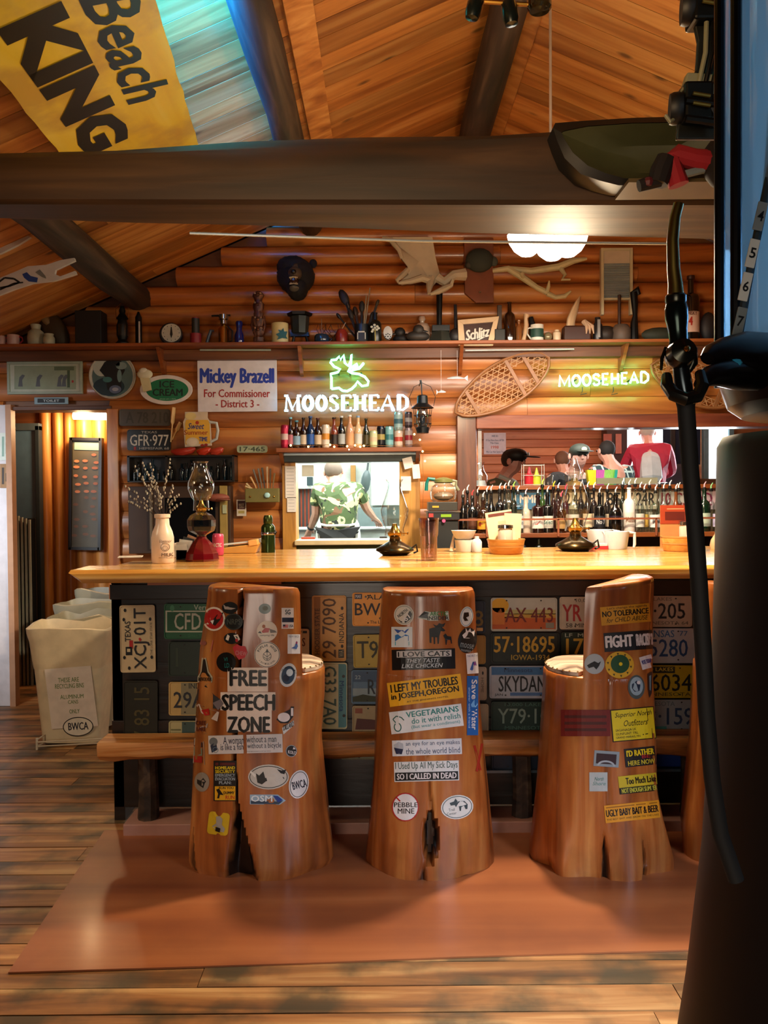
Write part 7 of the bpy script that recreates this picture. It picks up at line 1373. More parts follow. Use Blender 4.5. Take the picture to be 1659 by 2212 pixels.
def person(label,loc,yaw,J,skinc,shirt,pants,hair=None,cap=None,sleeve='short',scale=1,extra=None,capdir=1,hairc='3c2c20',face=True,seated=False):
    """J holds joint positions in metres: front is -Y, z up"""
    t=thing('person',label,'person',loc,yaw); t.scale=(scale,)*3
    V=lambda k:Vector(J[k]); SK=C(skinc,.5)
    pel,che,nk,hd=V('pel'),V('che'),V('nk'),V('hd'); fwd=Vector(J.get('fwd',(0,-1,0))).normalized()
    js=[pel,pel.lerp(che,.5),che,nk,nk+(hd-nk)*.35,hd-(hd-nk).normalized()*.05+fwd*.02,hd,hd+(hd-nk).normalized()*.07-fwd*.01]; ra=[(.15,.12),(.14,.11),(.16,.115),(.062,.06),.06,(.07,.085),(.078,.098),(.062,.075)]
    ed=[(i,i+1) for i in range(7)]
    for s_ in ('l','r'):
        sh,el,wr=V('sh'+s_),V('el'+s_),V('wr'+s_); b=len(js); js+=[sh,sh.lerp(el,.5),el,el.lerp(wr,.4),wr]; ra+=[.062,.052,.044,.042,.028]; ed+=[(2,b),(b,b+1),(b+1,b+2),(b+2,b+3),(b+3,b+4)]
        d=(wr-el).normalized(); side=d.cross(Vector((0,0,1))); side=side.normalized() if side.length>.1 else Vector((1,0,0)); hp=wr+d*.07; js.append(hp); ra.append((.038,.020)); ed.append((b+4,b+5)); hb=b+5
        for k in range(4):
            o_=side*(-.027+.018*k); f1=hp+d*.035+o_; f2=f1+d*(.028+.008*(1 if k in(1,2) else 0))+Vector((0,0,-.008)); f3=f2+d*.02+Vector((0,0,-.012)); c=len(js); js+=[f1,f2,f3]; ra+=[.0095,.009,.007]; ed+=[(hb,c),(c,c+1),(c+1,c+2)]
        c=len(js); th=wr+d*.03+side*(-.035 if s_=='l' else .035); js+=[th,th+d*.035+side*(-.012 if s_=='l' else .012)]; ra+=[.011,.008]; ed+=[(b+4,c),(c,c+1)]
    for s_ in ('l','r'):
        hp,kn,an=V('hp'+s_),V('kn'+s_),V('an'+s_); b=len(js); js+=[hp,hp.lerp(kn,.5),kn,kn.lerp(an,.4),an,an+Vector(J.get('foot',(0,-.16,-.03)))]; ra+=[.09,.082,.06,.055,.04,(.045,.03)]; ed+=[(0,b)]+[(b+i,b+i+1) for i in range(5)]
    skin('body',js,ed,SK,t,ra)
    # shirt or jacket
    k=1.14; n=len(sleeve); js=[pel+Vector((0,0,-.06)),pel.lerp(che,.45),che,che.lerp(nk,.75)]; ra=[(.19,.155),(.175,.14),(.19,.145),(.085,.08)]; ed=[(0,1),(1,2),(2,3)]
    for s_ in ('l','r'):
        sh,el,wr=V('sh'+s_),V('el'+s_),V('wr'+s_); b=len(js)
        if sleeve=='short': js+=[sh,sh.lerp(el,.5),sh.lerp(el,.72)]; ra+=[.076,.074,.072]; ed+=[(2,b),(b,b+1),(b+1,b+2)]
        else: js+=[sh,sh.lerp(el,.5),el,el.lerp(wr,.5),wr]; ra+=[.078,.068,.062,.052,.042]; ed+=[(2,b)]+[(b+i,b+i+1) for i in range(4)]
    skin('shirt',js,ed,shirt,t,ra)
    js=[pel+Vector((0,0,.0))]; ra=[(.165,.14)]; ed=[]
    for s_ in ('l','r'):
        hp,kn,an=V('hp'+s_),V('kn'+s_),V('an'+s_); b=len(js); js+=[hp,hp.lerp(kn,.5),kn,an+Vector((0,0,.03))]; ra+=[.11,.098,.075,.062]; ed+=[(0,b)]+[(b+i,b+i+1) for i in range(3)]
    skin('trousers',js,ed,pants,t,ra)
    up=(hd-nk).normalized()
    sd=fwd.cross(up).normalized()
    for s_ in (-1,1): m=MB(); m.ball(hd+sd*s_*.083-fwd*.005,(.014,.022,.03),SK,8); m.obj('ear',t)
    if face:
        m=MB(); m.tube([hd+fwd*.085+up*.02,hd+fwd*.108-up*.012,hd+fwd*.095-up*.02],[.008,.014,.010],SK,8); m.obj('nose',t)
        for s_ in (-1,1): m=MB(); m.ball(hd+fwd*.082+sd*s_*.032+up*.018,.011,C('14100e',.2),8); m.obj('eye',t)
        m=MB(); m.ball(hd+fwd*.085-up*.048,(.024,.01,.006),C('8c4a40',.5),8); m.obj('mouth',t)
    HC=C(hairc,.8)
    if hair: m=MB(); m.ball(hd-fwd*.036+up*.024,(.084,.078,.086),HC,16); hz_=m.obj('hair',t)
    if cap:
        CC=C(cap,.6); q_=fwd.to_track_quat('-Y','Z').to_matrix(); T=q_
        m=MB(); m.ball(hd+up*.062-fwd*.008,(.090,.106,.062),CC,18); m.obj('cap_crown',t)
        m=MB(); m.ball((0,0,0),(.075,.085,.008),CC,14,T=q_); m.v=[tuple(Vector(v)+hd+up*.062+fwd*.125) for v in m.v]; m.obj('cap_brim',t)
        m=MB(); m.ball(hd+up*.080+fwd*.096,(.026,.006,.02),C('b8a88c',.6),10); m.obj('cap_badge',t)
    if extra: extra(t,V,fwd,up,sd)
    return t
def camo():
    m=C('4c5c34',.8); m=m.copy(); m.name='camouflage'; nt=m.node_tree; N=nt.nodes; L=nt.links; b=N['Principled BSDF']
    tc=N.new('ShaderNodeTexCoord'); prev=None
    base=N.new('ShaderNodeRGB'); base.outputs[0].default_value=s2l('44562e'); prev=base.outputs[0]
    for i,(c,sc,th) in enumerate((('c8c48c',9,.57),('6c4c30',7.3,.62),('181c14',10,.64))):
        n=N.new('ShaderNodeTexNoise'); n.inputs['Scale'].default_value=sc; n.inputs['Detail'].default_value=1.5; n.inputs['Distortion'].default_value=1.2
        mp=N.new('ShaderNodeMapping'); mp.inputs['Location'].default_value=(i*3.1,i*1.7,i); L.new(tc.outputs['Object'],mp.inputs[0]); L.new(mp.outputs[0],n.inputs['Vector'])
        g=N.new('ShaderNodeMath'); g.operation='GREATER_THAN'; g.inputs[1].default_value=th; L.new(n.outputs['Fac'],g.inputs[0])
        x=N.new('ShaderNodeMix'); x.data_type='RGBA'; L.new(g.outputs[0],x.inputs[0]); L.new(prev,x.inputs[6]); x.inputs[7].default_value=s2l(c); prev=x.outputs[2]
    L.new(prev,b.inputs['Base Color']); return m
def plaid():
    m=C('244048',.8).copy(); m.name='plaid'; nt=m.node_tree; N=nt.nodes; L=nt.links; b=N['Principled BSDF']; tc=N.new('ShaderNodeTexCoord'); prev=N.new('ShaderNodeRGB'); prev.outputs[0].default_value=s2l('1c3840'); prev=prev.outputs[0]
    for d in 'XZ':
        w_=N.new('ShaderNodeTexWave'); w_.bands_direction=d; w_.inputs['Scale'].default_value=4.5; L.new(tc.outputs['Object'],w_.inputs[0]); g=N.new('ShaderNodeMath'); g.operation='GREATER_THAN'; g.inputs[1].default_value=.82; L.new(w_.outputs['Fac'],g.inputs[0])
        x=N.new('ShaderNodeMix'); x.data_type='RGBA'; L.new(g.outputs[0],x.inputs[0]); L.new(prev,x.inputs[6]); x.inputs[7].default_value=s2l('a8c8cc'); prev=x.outputs[2]
    L.new(prev,b.inputs['Base Color']); return m
BASE=dict(pel=(0,0,.98),che=(0,-.02,1.32),nk=(0,-.02,1.50),hd=(0,-.03,1.66),shl=(-.19,0,1.43),shr=(.19,0,1.43),ell=(-.30,.02,1.16),elr=(.30,.02,1.16),wrl=(-.33,-.12,.95),wrr=(.33,-.12,.95),hpl=(-.09,0,.93),hpr=(.09,0,.93),knl=(-.10,-.02,.50),knr=(.10,-.02,.50),anl=(-.10,.02,.09),anr=(.10,.02,.09))
# cook with his back to us; front faces away so local -Y is turned round
KY=7.55
def pz(px,py,Y=KY): v=at(px,py,Y); return v
c0=at(731,1150,KY); kz=c0.z-.97
J=dict(BASE); 
def loc_(px,py,dy): v=at(px,py,KY); return (-(v.x-c0.x),-dy,v.z-kz)  # yaw 180
J.update(pel=loc_(731,1146,0),che=loc_(728,1085,.06),nk=loc_(722,1043,.08),hd=loc_(719,1019,.13),shr=loc_(684,1058,.05),shl=loc_(774,1056,.05),elr=loc_(682,1108,.10),ell=loc_(790,1098,.14),wrr=loc_(664,1146,.28),wrl=loc_(808,1122,.34),fwd=(0,-1,-.2))
def apron(t,V,fwd,up,sd):
    m=MB(); m.tube([V('pel')+Vector((-.17,0,.06)),V('pel')+Vector((-.1,.14,.05)),V('pel')+Vector((.1,.14,.05)),V('pel')+Vector((.17,0,.06))],.012,C('e0e0d8'),6); m.obj('apron_tie',t)
    for s_ in (-1,1): m=MB(); m.ball(V('pel')+Vector((s_*.17,.03,-.10)),(.035,.09,.20),C('dcdcd4',.6),10); m.obj('apron_side',t)
    m=MB(); q_=V('elr').lerp(V('wrr'),.86); d=(V('wrr')-V('elr')).normalized(); m.lathe([(.036,-.012),(.038,0),(.036,.012)],BK,n=14,cap=False,T=Matrix.Translation(q_)@d.to_track_quat('Z','Y').to_matrix().to_4x4()); m.obj('wrist_band',t)
kf=MB(); kf.box(-1.6,.5,6.5,9.3,-.03,kz-.0,C('5c5c58')); structure(kf,'floor_kitchen',smooth=False)
person('cook seen from behind in a green camouflage T-shirt, black trousers and white apron',(c0.x,KY,kz),PI,J,'c8937c',camo(),C('10100f',.8),hair=True,hairc='6c5c50',extra=apron,face=True)
# diners
DY=7.6
def diner(label,px,py,Y,yaw,J,**k):
    v=at(px,py,Y); hd=Vector(J['hd']); Mz=Matrix.Rotation(yaw,3,'Z'); h2=Mz@hd; return person(label,(v.x-h2.x,Y-h2.y,v.z-hd.z),yaw,J,**k)
SIT=dict(pel=(0,.05,.50),che=(0,-.03,.92),nk=(0,-.08,1.10),hd=(0,-.15,1.22),shl=(-.21,-.05,1.05),shr=(.21,-.05,1.05),ell=(-.30,-.16,.80),elr=(.30,-.16,.80),wrl=(-.14,-.38,.76),wrr=(.14,-.38,.76),hpl=(-.1,0,.48),hpr=(.1,0,.48),knl=(-.12,-.42,.50),knr=(.12,-.42,.50),anl=(-.12,-.42,.10),anr=(.12,-.42,.10),fwd=(0,-1,-.1))
v=at(1110,1000,7.3)
def base_z(Jh,py,Y): return at(1100,py,Y).z-Jh
diner('man in a black cap and grey-green jacket seated at the left, looking right',1108,998,7.0,R(62),SIT,skinc='d0988c',shirt=C('5c5c48',.8),pants=C('24282c',.8),sleeve='long',cap='0c0c10',hair=True,hairc='2c2420',extra=lambda t,V,f,u,s:(lambda m:(m.tube([V('nk')+Vector((-.07,.03,.0)),V('nk')+Vector((-.04,-.07,-.05)),V('nk')+Vector((.04,-.07,-.05)),V('nk')+Vector((.07,.03,0))],.022,C('b8bcb8',.7),8),m.obj('collar',t)))(MB()))
diner('man in a dark green cap and black jacket facing the bar',1250,986,7.45,R(8),SIT,skinc='c89c90',shirt=C('12161c',.8),pants=C('14181c',.8),sleeve='long',cap='1c2c28',hair=True,hairc='241c18')
diner('dark-haired man in a teal plaid shirt seated with his back turned',1308,975,8.3,R(205),SIT,skinc='b88c7c',shirt=plaid(),pants=C('1c242c',.8),sleeve='long',hair=True,hairc='0c0c0e')
diner('brown-haired person barely seen behind the man in the green cap',1213,996,8.95,R(190),SIT,skinc='c0907c',shirt=C('9c5c40',.8),pants=C('1c242c',.8),sleeve='long',hair=True,hairc='5c3c28')
ST=dict(BASE); ST.update(che=(0,-.10,1.28),nk=(0,-.16,1.44),hd=(0,-.24,1.58),shl=(-.19,-.10,1.39),shr=(.19,-.10,1.39),ell=(-.27,-.28,1.16),elr=(.27,-.22,1.14),wrl=(-.16,-.48,1.08),wrr=(.20,-.42,1.0),fwd=(0,-1,-.3))
def ap2(t,V,f,u,s):
    o_=Vector((0,.03,0)); skin('apron_back',[V('pel')+o_,V('pel').lerp(V('che'),.5)+o_,V('che')+o_,V('che').lerp(V('nk'),.6)+o_],[(0,1),(1,2),(2,3)],C('c4d4dc',.7),t,[(.165,.20),(.15,.175),(.15,.17),(.07,.09)])
    m=MB(); m.tube([V('pel')+Vector((-.17,.0,.04)),V('pel')+Vector((0,.17,.04)),V('pel')+Vector((.17,0,.04))],.014,C('dce4e8'),6); m.obj('apron_tie',t)
    m=MB(); m.tube([V('pel')+Vector((-.03,.18,.04)),V('pel')+Vector((-.05,.19,-.10)),V('pel')+Vector((-.04,.18,-.26))],.009,C('dce4e8'),6); m.obj('apron_string',t)
diner('white-haired waitress in a red top and white apron standing by the bright window',1398,936,9.2,R(170),ST,skinc='d4a498',shirt=C('b02848',.7),pants=C('14202c',.8),sleeve='long',hair=True,hairc='b4aea4',extra=ap2)
m=MB(); m.box(.75,5.9,6.7,10.5,-.03,at(1112,1003,7.3).z-1.20,C('4c3424')); structure(m,'floor_dining',smooth=False)
# things on the sill between the rooms
def sill(px,dy=0): v=at(px,1046,5.95); return (v.x,5.98+dy,zs_+.0005)
s=6/F
t=thing('straw_box','yellow, magenta, green and teal paper straw box on the sill of the opening','box',sill(1300,.06))
for i,(a_,b_,c) in enumerate(((-22,-8,'d8d020'),(-8,10,'b03cac'),(10,30,'6cc04c'),(30,36,'189c94'))): m=MB(); m.prism([(a_*s,0),(b_*s,0),((b_*1.08+1)*s,33*s),((a_*1.08-(3 if i==0 else -1))*s,33*s)],-.03+.001*i,.03,C(c,.5)); m.obj('panel',t,smooth=False)
for k in range(12): m=MB(); m.tube([((-6+k*2.8)*s,-.031,2*s),((-4+k*3)*s,-.033,32*s)],.0016,C('e8a0e8' if k<5 else 'c8f0a0'),4); m.obj('straw',t)
for px,c,lab,h in ((1147,'c02838','red squeeze bottle on the sill beside the black cap man',30),(1163,'b8c83c','lime squeeze bottle on the sill beside the red one',28)):
    o=sill(px,.04); t=thing('squeeze_bottle',lab,'bottle',o); m=MB(); m.lathe([(r_*s,z*s) for r_,z in ((9,0),(10,2),(10,h*.75),(5,h*.85))],C(c,.35),n=16); m.obj('body',t); m=MB(); m.lathe([(5*s,h*.85*s),(4*s,h*s),(1.5*s,(h+10)*s),(0,(h+11)*s)],C(c,.35),n=10); m.obj('nozzle',t)
t=thing('wire_rack','small white wire caddy round the red and lime squeeze bottles','rack',sill(1155,.045)); 
for z in (2,22,44): m=MB(); m.tube([(-22*s,-.045,z*s),(22*s,-.045,z*s),(22*s,.045,z*s),(-22*s,.045,z*s)],.0022,C('c8ccc8',.3),6,True); m.obj('wire_ring',t)
for x in (-22,22):
    for y_ in (-.045,.045): m=MB(); m.tube([(x*s,y_,0),(x*s,y_,46*s)],.0022,C('c8ccc8',.3),6); m.obj('upright',t)
o=sill(1040,.08); t=thing('oil_lamp','small clear lamp chimney at the left end of the sill','oil lamp',o); m=MB(); m.lathe([(r_*s,z*s) for r_,z in ((14,0),(17,10),(17,22),(10,34),(8,44),(11,52))],glass('chimney_glass'),n=20,cap=False); m.obj('chimney',t); m=MB(); m.lathe([(0,0),(15*s,0),(12*s,12*s),(0,13*s)],C('b4bcc0',.4),n=16); m.obj('base',t)
o=sill(1250,.1); t=thing('oil_lamp','lamp with a tall clear chimney standing on the sill before the green cap man','oil lamp',o); m=MB(); m.lathe([(r_*s,z*s) for r_,z in ((20,0),(18,6),(8,10),(6,16))],C('b08848',.4),n=20); m.obj('foot',t); m=MB(); m.lathe([(r_*s,z*s) for r_,z in ((9,12),(12,24),(13,34),(7,50),(5,60))],glass('chimney_glass'),n=20,cap=False); m.obj('chimney',t)
for px,lab in ((1186,'clear tumbler of straws on the sill left of the green cap man'),(1232,'clear tumbler on the sill below the green cap man')):
    o=sill(px,-.0); t=thing('tumbler',lab,'tumbler',o); m=MB(); m.lathe([(8*s,0),(11*s,22*s)],glass('tumbler_glass',(.85,.9,.92),.25),n=16,cap=False); m.obj('glass',t)
m=MB(); m.ball((0,0,9*s),(12*s,.03,8*s),C('a82430',.6),12); one(m,'red_cloth','folded red cloth on the sill right of the straw box','cloth',sill(1342,.05))
# notices on the dining wall
v=at(1067,958,10.5)
def wid(p,a,b,c,d):
    p.text('WE ID',a+17,b+5,c-17,b+9,C('5c6c8c'),1,.03); p.text('If You Were Born AFTER',a+5,b+14,c-4,b+18,C('5c6c8c'),1,.02); p.text('This Date',a+14,b+20,c-16,b+24,C('5c6c8c'),1,.02); p.text('1998',a+16,b+28,c-16,b+34,C('c86858'),1,.03); p.text('We Can Not Serve You',a+5,b+39,c-4,b+43,C('5c6c8c'),1,.02)
flat('id_notice','white WE ID notice pinned on the dining room boards','notice',(1045,935,1093,981),C('d8d4e0'),wid,Y=10.56)
flat('yellow_poster','narrow yellow poster at the left edge of the dining wall','poster',(1028,938,1041,995),C('d0a858'),lambda p,a,b,c,d:p.rect(a+2,d-26,c-2,d-8,C('343028')),Y=10.56)
# dark cupboard things between the windows
m=MB(); v=at(1322,985,10.3); m.box(-.09,.16,-.1,.15,-.9,.42,C('3c2c28')); t=one(m,'corner_cupboard','dark corner cupboard left of the bright dining window','cupboard',(v.x,v.y,v.z),smooth=False)
m=MB(); v=at(1315,958,10.1); m.box(-.05,.05,-.01,.01,-.1,.12,C('9c5c4c')); one(m,'small_picture','small reddish picture hanging on the dark cupboard','picture',(v.x,v.y+.06,v.z),smooth=False)
m=MB(); v=at(1338,958,10.1); m.box(-.03,.04,-.01,.01,-.12,.12,C('b07868')); one(m,'small_picture','second reddish picture hanging by the window frame','picture',(v.x,v.y+.06,v.z),smooth=False)
v=at(1485,1010,9.2); t=thing('dark_sofa','dark blue-grey booth seat under the wall between the two bright windows','booth',(v.x,v.y+.7,v.z-.6)); m=MB(); m.box(-.38,.30,-.2,.2,0,.66,C('38464c')); m.obj('back',t,smooth=False,bevel=.03); m=MB(); m.box(-.38,.30,-.6,-.2,0,.3,C('38464c')); m.obj('seat',t,smooth=False,bevel=.03)
v=at(1475,960,10.4); m=MB(); m.box(-.22,.25,-.02,.02,-.25,.22,C('1c2c44')); one(m,'blue_banner','dark navy hanging on the wall between the dining windows','hanging',(v.x,10.5,v.z),smooth=False)
# ================= KITCHEN =================
def kb_(name,label,cat,px0,py0,px1,py1,Y,d,c,parts=None):
    a=at(px0,py1,Y); b=at(px1,py0,Y); t=thing(name,label,cat,((a.x+b.x)/2,Y,a.z)); w_=(b.x-a.x)/2; h=b.z-a.z; m=MB(); m.box(-w_,w_,0,d,0,h,C(c,.4)); m.obj('body',t,smooth=False,bevel=.004)
    if parts: parts(t,w_,h)
    return t
kb_('prep_counter','stainless prep counter under the cook\'s hands','counter',560,1140,925,1260,KY-.15+.6,.5,'a8b0ac',lambda t,w_,h:(lambda m:(m.box(-w_,w_,-.02,.0,h-.03,h-.01,C('5c6464',.3,.6)),m.obj('edge',t,smooth=False)))(MB()))
kb_('pan_rack','red and black rack of boards left of the cook','rack',640,1056,672,1345,8.7,.2,'b04c30',lambda t,w_,h:[(lambda m:(m.box(-w_+i*w_*.45,-w_+i*w_*.45+.02,-.02,0,0,h,C('28201c')),m.obj('slot',t,smooth=False)))(MB()) for i in range(5)])
kb_('white_shelf','white shelf unit at the left of the kitchen','shelf',600,1040,672,1056,8.6,.3,'e4e8e4')
kb_('blue_jug','dark blue jug on the white kitchen shelf','jug',663,1030,675,1049,8.55,.08,'24383c')
kb_('oven_hood','pale steel hood and fridge door at the right of the kitchen','hood',802,985,870,1092,8.8,.5,'ccd8d0')
kb_('fryer','grey steel fryer cabinet at the right of the kitchen','fryer',775,1096,836,1260,8.75,.3,'6c7c7c')
kb_('wood_post','narrow wooden post behind the cook\'s shoulder','post',760,1005,768,1345,9.15,.1,'b8843c')
kb_('steel_splashback','steel splash sheet behind the cook','panel',836,1120,880,1170,9.24,.06,'94a098')
kb_('white_box','white plastic box at the left of the cook','box',650,1140,690,1165,8.52,.1,'c8ccc8')
t=thing('hanging_pan','long dark griddle pan hanging right of the cook','pan',at(790,1040,8.4)); s=8.4/F; m=MB(); m.ball((0,0,0),(11*s,.03,26*s),C('3c4848',.4,.3),14,T=Matrix.Rotation(R(8),3,'Y')); m.obj('pan',t); m=MB(); m.tube([(3*s,0,20*s),(6*s,0,42*s),(6*s,0,2.5-t.location.z)],.012,C('2c3434'),8); m.obj('handle',t)
t=thing('ceiling_light','long white fluorescent fitting over the kitchen','light',(-.2,8.3,2.42)); m=MB(); m.box(-.7,.7,-.1,.1,0,.06,WH); m.obj('housing',t,smooth=False); 
for y_ in (-.05,.05): m=MB(); m.tube([(-.65,y_,-.02),(.65,y_,-.02)],.018,emis('tube_white',(.95,1,.97),6),8); m.obj('tube',t)
v=at(670,1172,6.25); m=MB(); m.box(-.05,.05,-.02,.02,0,.014,C('a84434')); one(m,'red_towel','small folded red towel on the hatch sill','towel',(v.x,6.1,1.085+.0985),smooth=False)
v=at(820,1167,6.1); m=MB(); m.tube([(0,0,0),(.055,0,0)],.008,C('0c0c0e'),8); one(m,'marker_pen','black marker lying on the hatch sill','pen',(v.x,6.1,1.085+.107))
# ================= HALL =================
v=at(185,1067,6.88); s=6.88/F
t=thing('hall_picture','tall dark-framed chart of pink fish hanging in the lit hall','picture',(v.x,6.9,v.z),rot=(0,R(1.5),0)); hw_,hh_=32*s,118*s
m=MB(); m.box(-hw_,hw_,-.02,.02,-hh_,hh_,C('4c4430',.5)); m.obj('panel',t,smooth=False)
for x in (-1,1): m=MB(); m.box(x*hw_-.012,x*hw_+.012,-.04,.02,-hh_-.012,hh_+.012,C('120c08',.4)); m.obj('frame_stile',t,smooth=False)
for z in (-1,1): m=MB(); m.box(-hw_,hw_,-.04,.02,z*hh_-.012,z*hh_+.012,C('120c08',.4)); m.obj('frame_rail',t,smooth=False)
p=Print(onY(6.876)); r2=random.Random(2); p.rect(158,956,212,972,C('7c9c90'),0)
for i in range(12):
    for j in range(3):
        if r2.random()<.8: p.ell(165+j*19+r2.uniform(-3,3),980+i*16+r2.uniform(-3,3),7-r2.random()*2,3.2,C(('c87c50','b06c48','94583c')[j] if i<6 else '70482c'),1,10,1)
p.build('fish_chart',t,t.location)
v=at(193,898,6.85); t=thing('hall_sconce','glowing bar light above the fish chart in the hall','wall light',(v.x,6.9,v.z)); s=6.85/F
m=MB(); m.tube([(-34*s,-.05,0),(36*s,-.05,-2*s)],.030,emis('sconce_glow',(1,.80,.48),14),12); m.obj('tube',t); m=MB(); m.box(-30*s,30*s,-.03,.03,4*s,14*s,BRS); m.obj('bracket',t,smooth=False)
# vertical slatted rack by the hall door
v=at(45,1290,6.6); t=thing('slatted_rack','rack of upright pale slats standing in the dark doorway at the left','rack',(v.x,6.62,0)); zt=at(45,1112,6.6).z
for k in range(5): x=at(30+k*8.2,1200,6.6).x-v.x; m=MB(); m.box(x-.007,x+.007,-.012,.012,0,zt-.01*k,C('a8a898')); m.obj('slat',t,smooth=False)
m=MB(); m.box(-.09,.11,.013,.03,0,zt-.03,C('0c0e0c')); m.obj('back_panel',t,smooth=False)
# recycling bins
def bin_(label,x0,x1,y0,h,front,main=False,ph=0):
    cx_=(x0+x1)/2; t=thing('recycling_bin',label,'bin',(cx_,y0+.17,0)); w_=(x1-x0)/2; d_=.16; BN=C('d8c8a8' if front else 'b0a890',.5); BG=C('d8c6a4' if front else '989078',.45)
    def rg(z,k,wb=0,N=40):
        o=[]
        for i in range(N):
            a=2*PI*i/N; c_,s_=math.cos(a),math.sin(a); e=.35; x=w_*k*math.copysign(abs(c_)**e,c_); y=d_*k*math.copysign(abs(s_)**e,s_); zz=z+wb*noise.noise(Vector((x*5,y*5,ph))); o.append((x*(1+wb*.5*noise.noise(Vector((x*8,z*6,ph)))),y,zz))
        return o
    def loft(rs,m,mat):
        vs=[v for r_ in rs for v in r_]; N=len(rs[0]); fs=[]
        for j in range(len(rs)-1):
            for i in range(N): k=(i+1)%N; fs.append((j*N+i,j*N+k,(j+1)*N+k,(j+1)*N+i))
        m.add(vs,fs,mat); return N,len(rs)
    m=MB(); N,K=loft([rg(.02,.74),rg(.06,.75),rg(h-.05,.97)],m,BN); m.f.append(list(range(N-1,-1,-1))); m.m.append(0); m.obj('body',t)
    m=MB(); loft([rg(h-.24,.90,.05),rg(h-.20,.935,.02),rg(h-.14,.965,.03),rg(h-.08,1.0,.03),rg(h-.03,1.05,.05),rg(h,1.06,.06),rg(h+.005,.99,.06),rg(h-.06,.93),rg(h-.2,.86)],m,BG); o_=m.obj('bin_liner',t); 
    if main:
        sgl=lambda px,py,l: at(px,py,y0+.011+ (py-1600)*-.00012 -.0008*(l+1))
        def sgl(px,py,l):
            f=(1600-py)/250; yy=y0+.17-(d_*(.75+.22*f))-.004-.0006*(l+1); return at(px,py,yy)
        p=Print(sgl); p.ngon([(96,1446),(196,1438),(212,1568),(112,1575)],C('e4d8cc')); G2=C('5c7c3c')
        p.rot=(160,1500,-3); 
        for t_,a,b,c,d in (('THESE ARE',127,1463,172,1473),('RECYCLING BINS',120,1476,182,1486),('ALUMINUM',130,1500,180,1509),('CANS',146,1512,168,1520),('ONLY',148,1532,170,1541)): p.text(t_,a,b,c,d,G2,1,.01)
        p.ell(165,1570,33,21,BK,1,32,1); p.ell(165,1570,31,19,C('e4dccc'),2,32,1); p.text('BWCA',144,1561,187,1577,C('14182c'),3,.02); p.build('notice',t,t.location)
    return t
bt=bin_('front recycling bin with a white liner, printed notice and oval sticker',at(66,1500,5.0).x,at(236,1500,5.0).x,4.92,.72,True,True)
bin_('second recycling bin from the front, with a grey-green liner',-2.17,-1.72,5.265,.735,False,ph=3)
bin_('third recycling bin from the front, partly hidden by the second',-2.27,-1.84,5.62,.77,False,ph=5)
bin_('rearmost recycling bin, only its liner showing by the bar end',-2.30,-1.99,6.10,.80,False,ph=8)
x0=at(78,1600,4.9).x; m=MB(); t=thing('bin_tray','low clear plastic tray under the front recycling bin','tray',(x0+.2,5.05,0)); 
for pts in (((-.2,-.14,.02),(.25,-.12,.035)),((-.2,-.14,.045),(.25,-.12,.06)),((-.2,-.14,.02),(-.14,.1,.03)),((-.2,-.14,.06),(-.12,.1,.10))): m=MB(); m.tube(pts,.005,C('c8b8a0',.3),6); m.obj('rim_wire',t)
m=MB(); m.tube([(-.2,-.14,0),(-.2,-.14,.07)],.007,C('d8ccb8',.3),6); m.obj('corner_post',t)
# ================= OVERHEAD =================
# painted board on the left ceiling slope
P0=at(422,290,4.15); u=Vector((1,0,SL)).normalized(); dd=Vector((-.121,1,.08)).normalized(); nn=u.cross(dd).normalized(); nn=-nn if nn.z>0 else nn
tgt=ray(0,172).normalized()
# width so that the left edge passes the photograph's left edge point
import numpy as np
A_=np.array([[-u.x,-dd.x,-tgt.x],[-u.y,-dd.y,-tgt.y],[-u.z,-dd.z,-tgt.z]]); q_=CAMP-P0
sol=np.linalg.solve(A_,-np.array(q_)*-1*1.0) if False else np.linalg.solve(np.array([[u.x,dd.x,-tgt.x],[u.y,dd.y,-tgt.y],[u.z,dd.z,-tgt.z]]),np.array(CAMP-P0))
Wd=-float(sol[0]); 
L0,L1=-2.85,.18
sg=thing('painted_board','big yellow painted board lettered Beach PARKING in black on the left ceiling slope','sign',P0)
nx,ny=14,30; vs=[];fs=[]
for j in range(ny+1):
    for i in range(nx+1):
        a_=-Wd*i/nx; b_=L0+(L1-L0)*j/ny; wv=.002*noise.noise(Vector((a_*6,b_*6,0))); e_=.012*noise.noise(Vector((b_*9,i,2))) if i in(0,nx) else 0; vs.append(u*(a_+e_)+dd*b_+nn*wv)
n0=len(vs); vs+=[v-nn*.012 for v in vs]
for j in range(ny):
    for i in range(nx): a_=j*(nx+1)+i; fs.append((a_,a_+1,a_+nx+2,a_+nx+1)); fs.append(tuple(n0+k for k in (a_+nx+1,a_+nx+2,a_+1,a_)))
bd=[i for i in range(nx+1)]+[j*(nx+1)+nx for j in range(1,ny+1)]+[ny*(nx+1)+i for i in range(nx-1,-1,-1)]+[j*(nx+1) for j in range(ny-1,0,-1)]
for k in range(len(bd)): a_,b_=bd[k],bd[(k+1)%len(bd)]; fs.append((a_,b_,n0+b_,n0+a_))
YB=wood('yellow_paint','ecc82c','f8dc40','fce868','Y',.5,.32,.1,0,0,.1,.55,'b88c54'); m=MB(); m.add(vs,fs,YB); m.obj('board',sg)
def onsign(a_,b_,l): return u*a_+dd*b_+nn*(.0025+.001*l)
def stext(t_,a0,a1,b0,b1,mat,bold,shear,name):
    vs_,fs_=text2d(t_,bold,shear); m=MB(); m.add([onsign(a0+(a1-a0)*v,b0+(b1-b0)*uu,1) for uu,v in vs_],fs_,mat); m.obj(name,sg,smooth=False)
BKP=C('16180c',.35); NVP=C('12202c',.35)
stext('PAR',-.51,-.29,-2.75,-1.60,BKP,.055,0,'lettering')
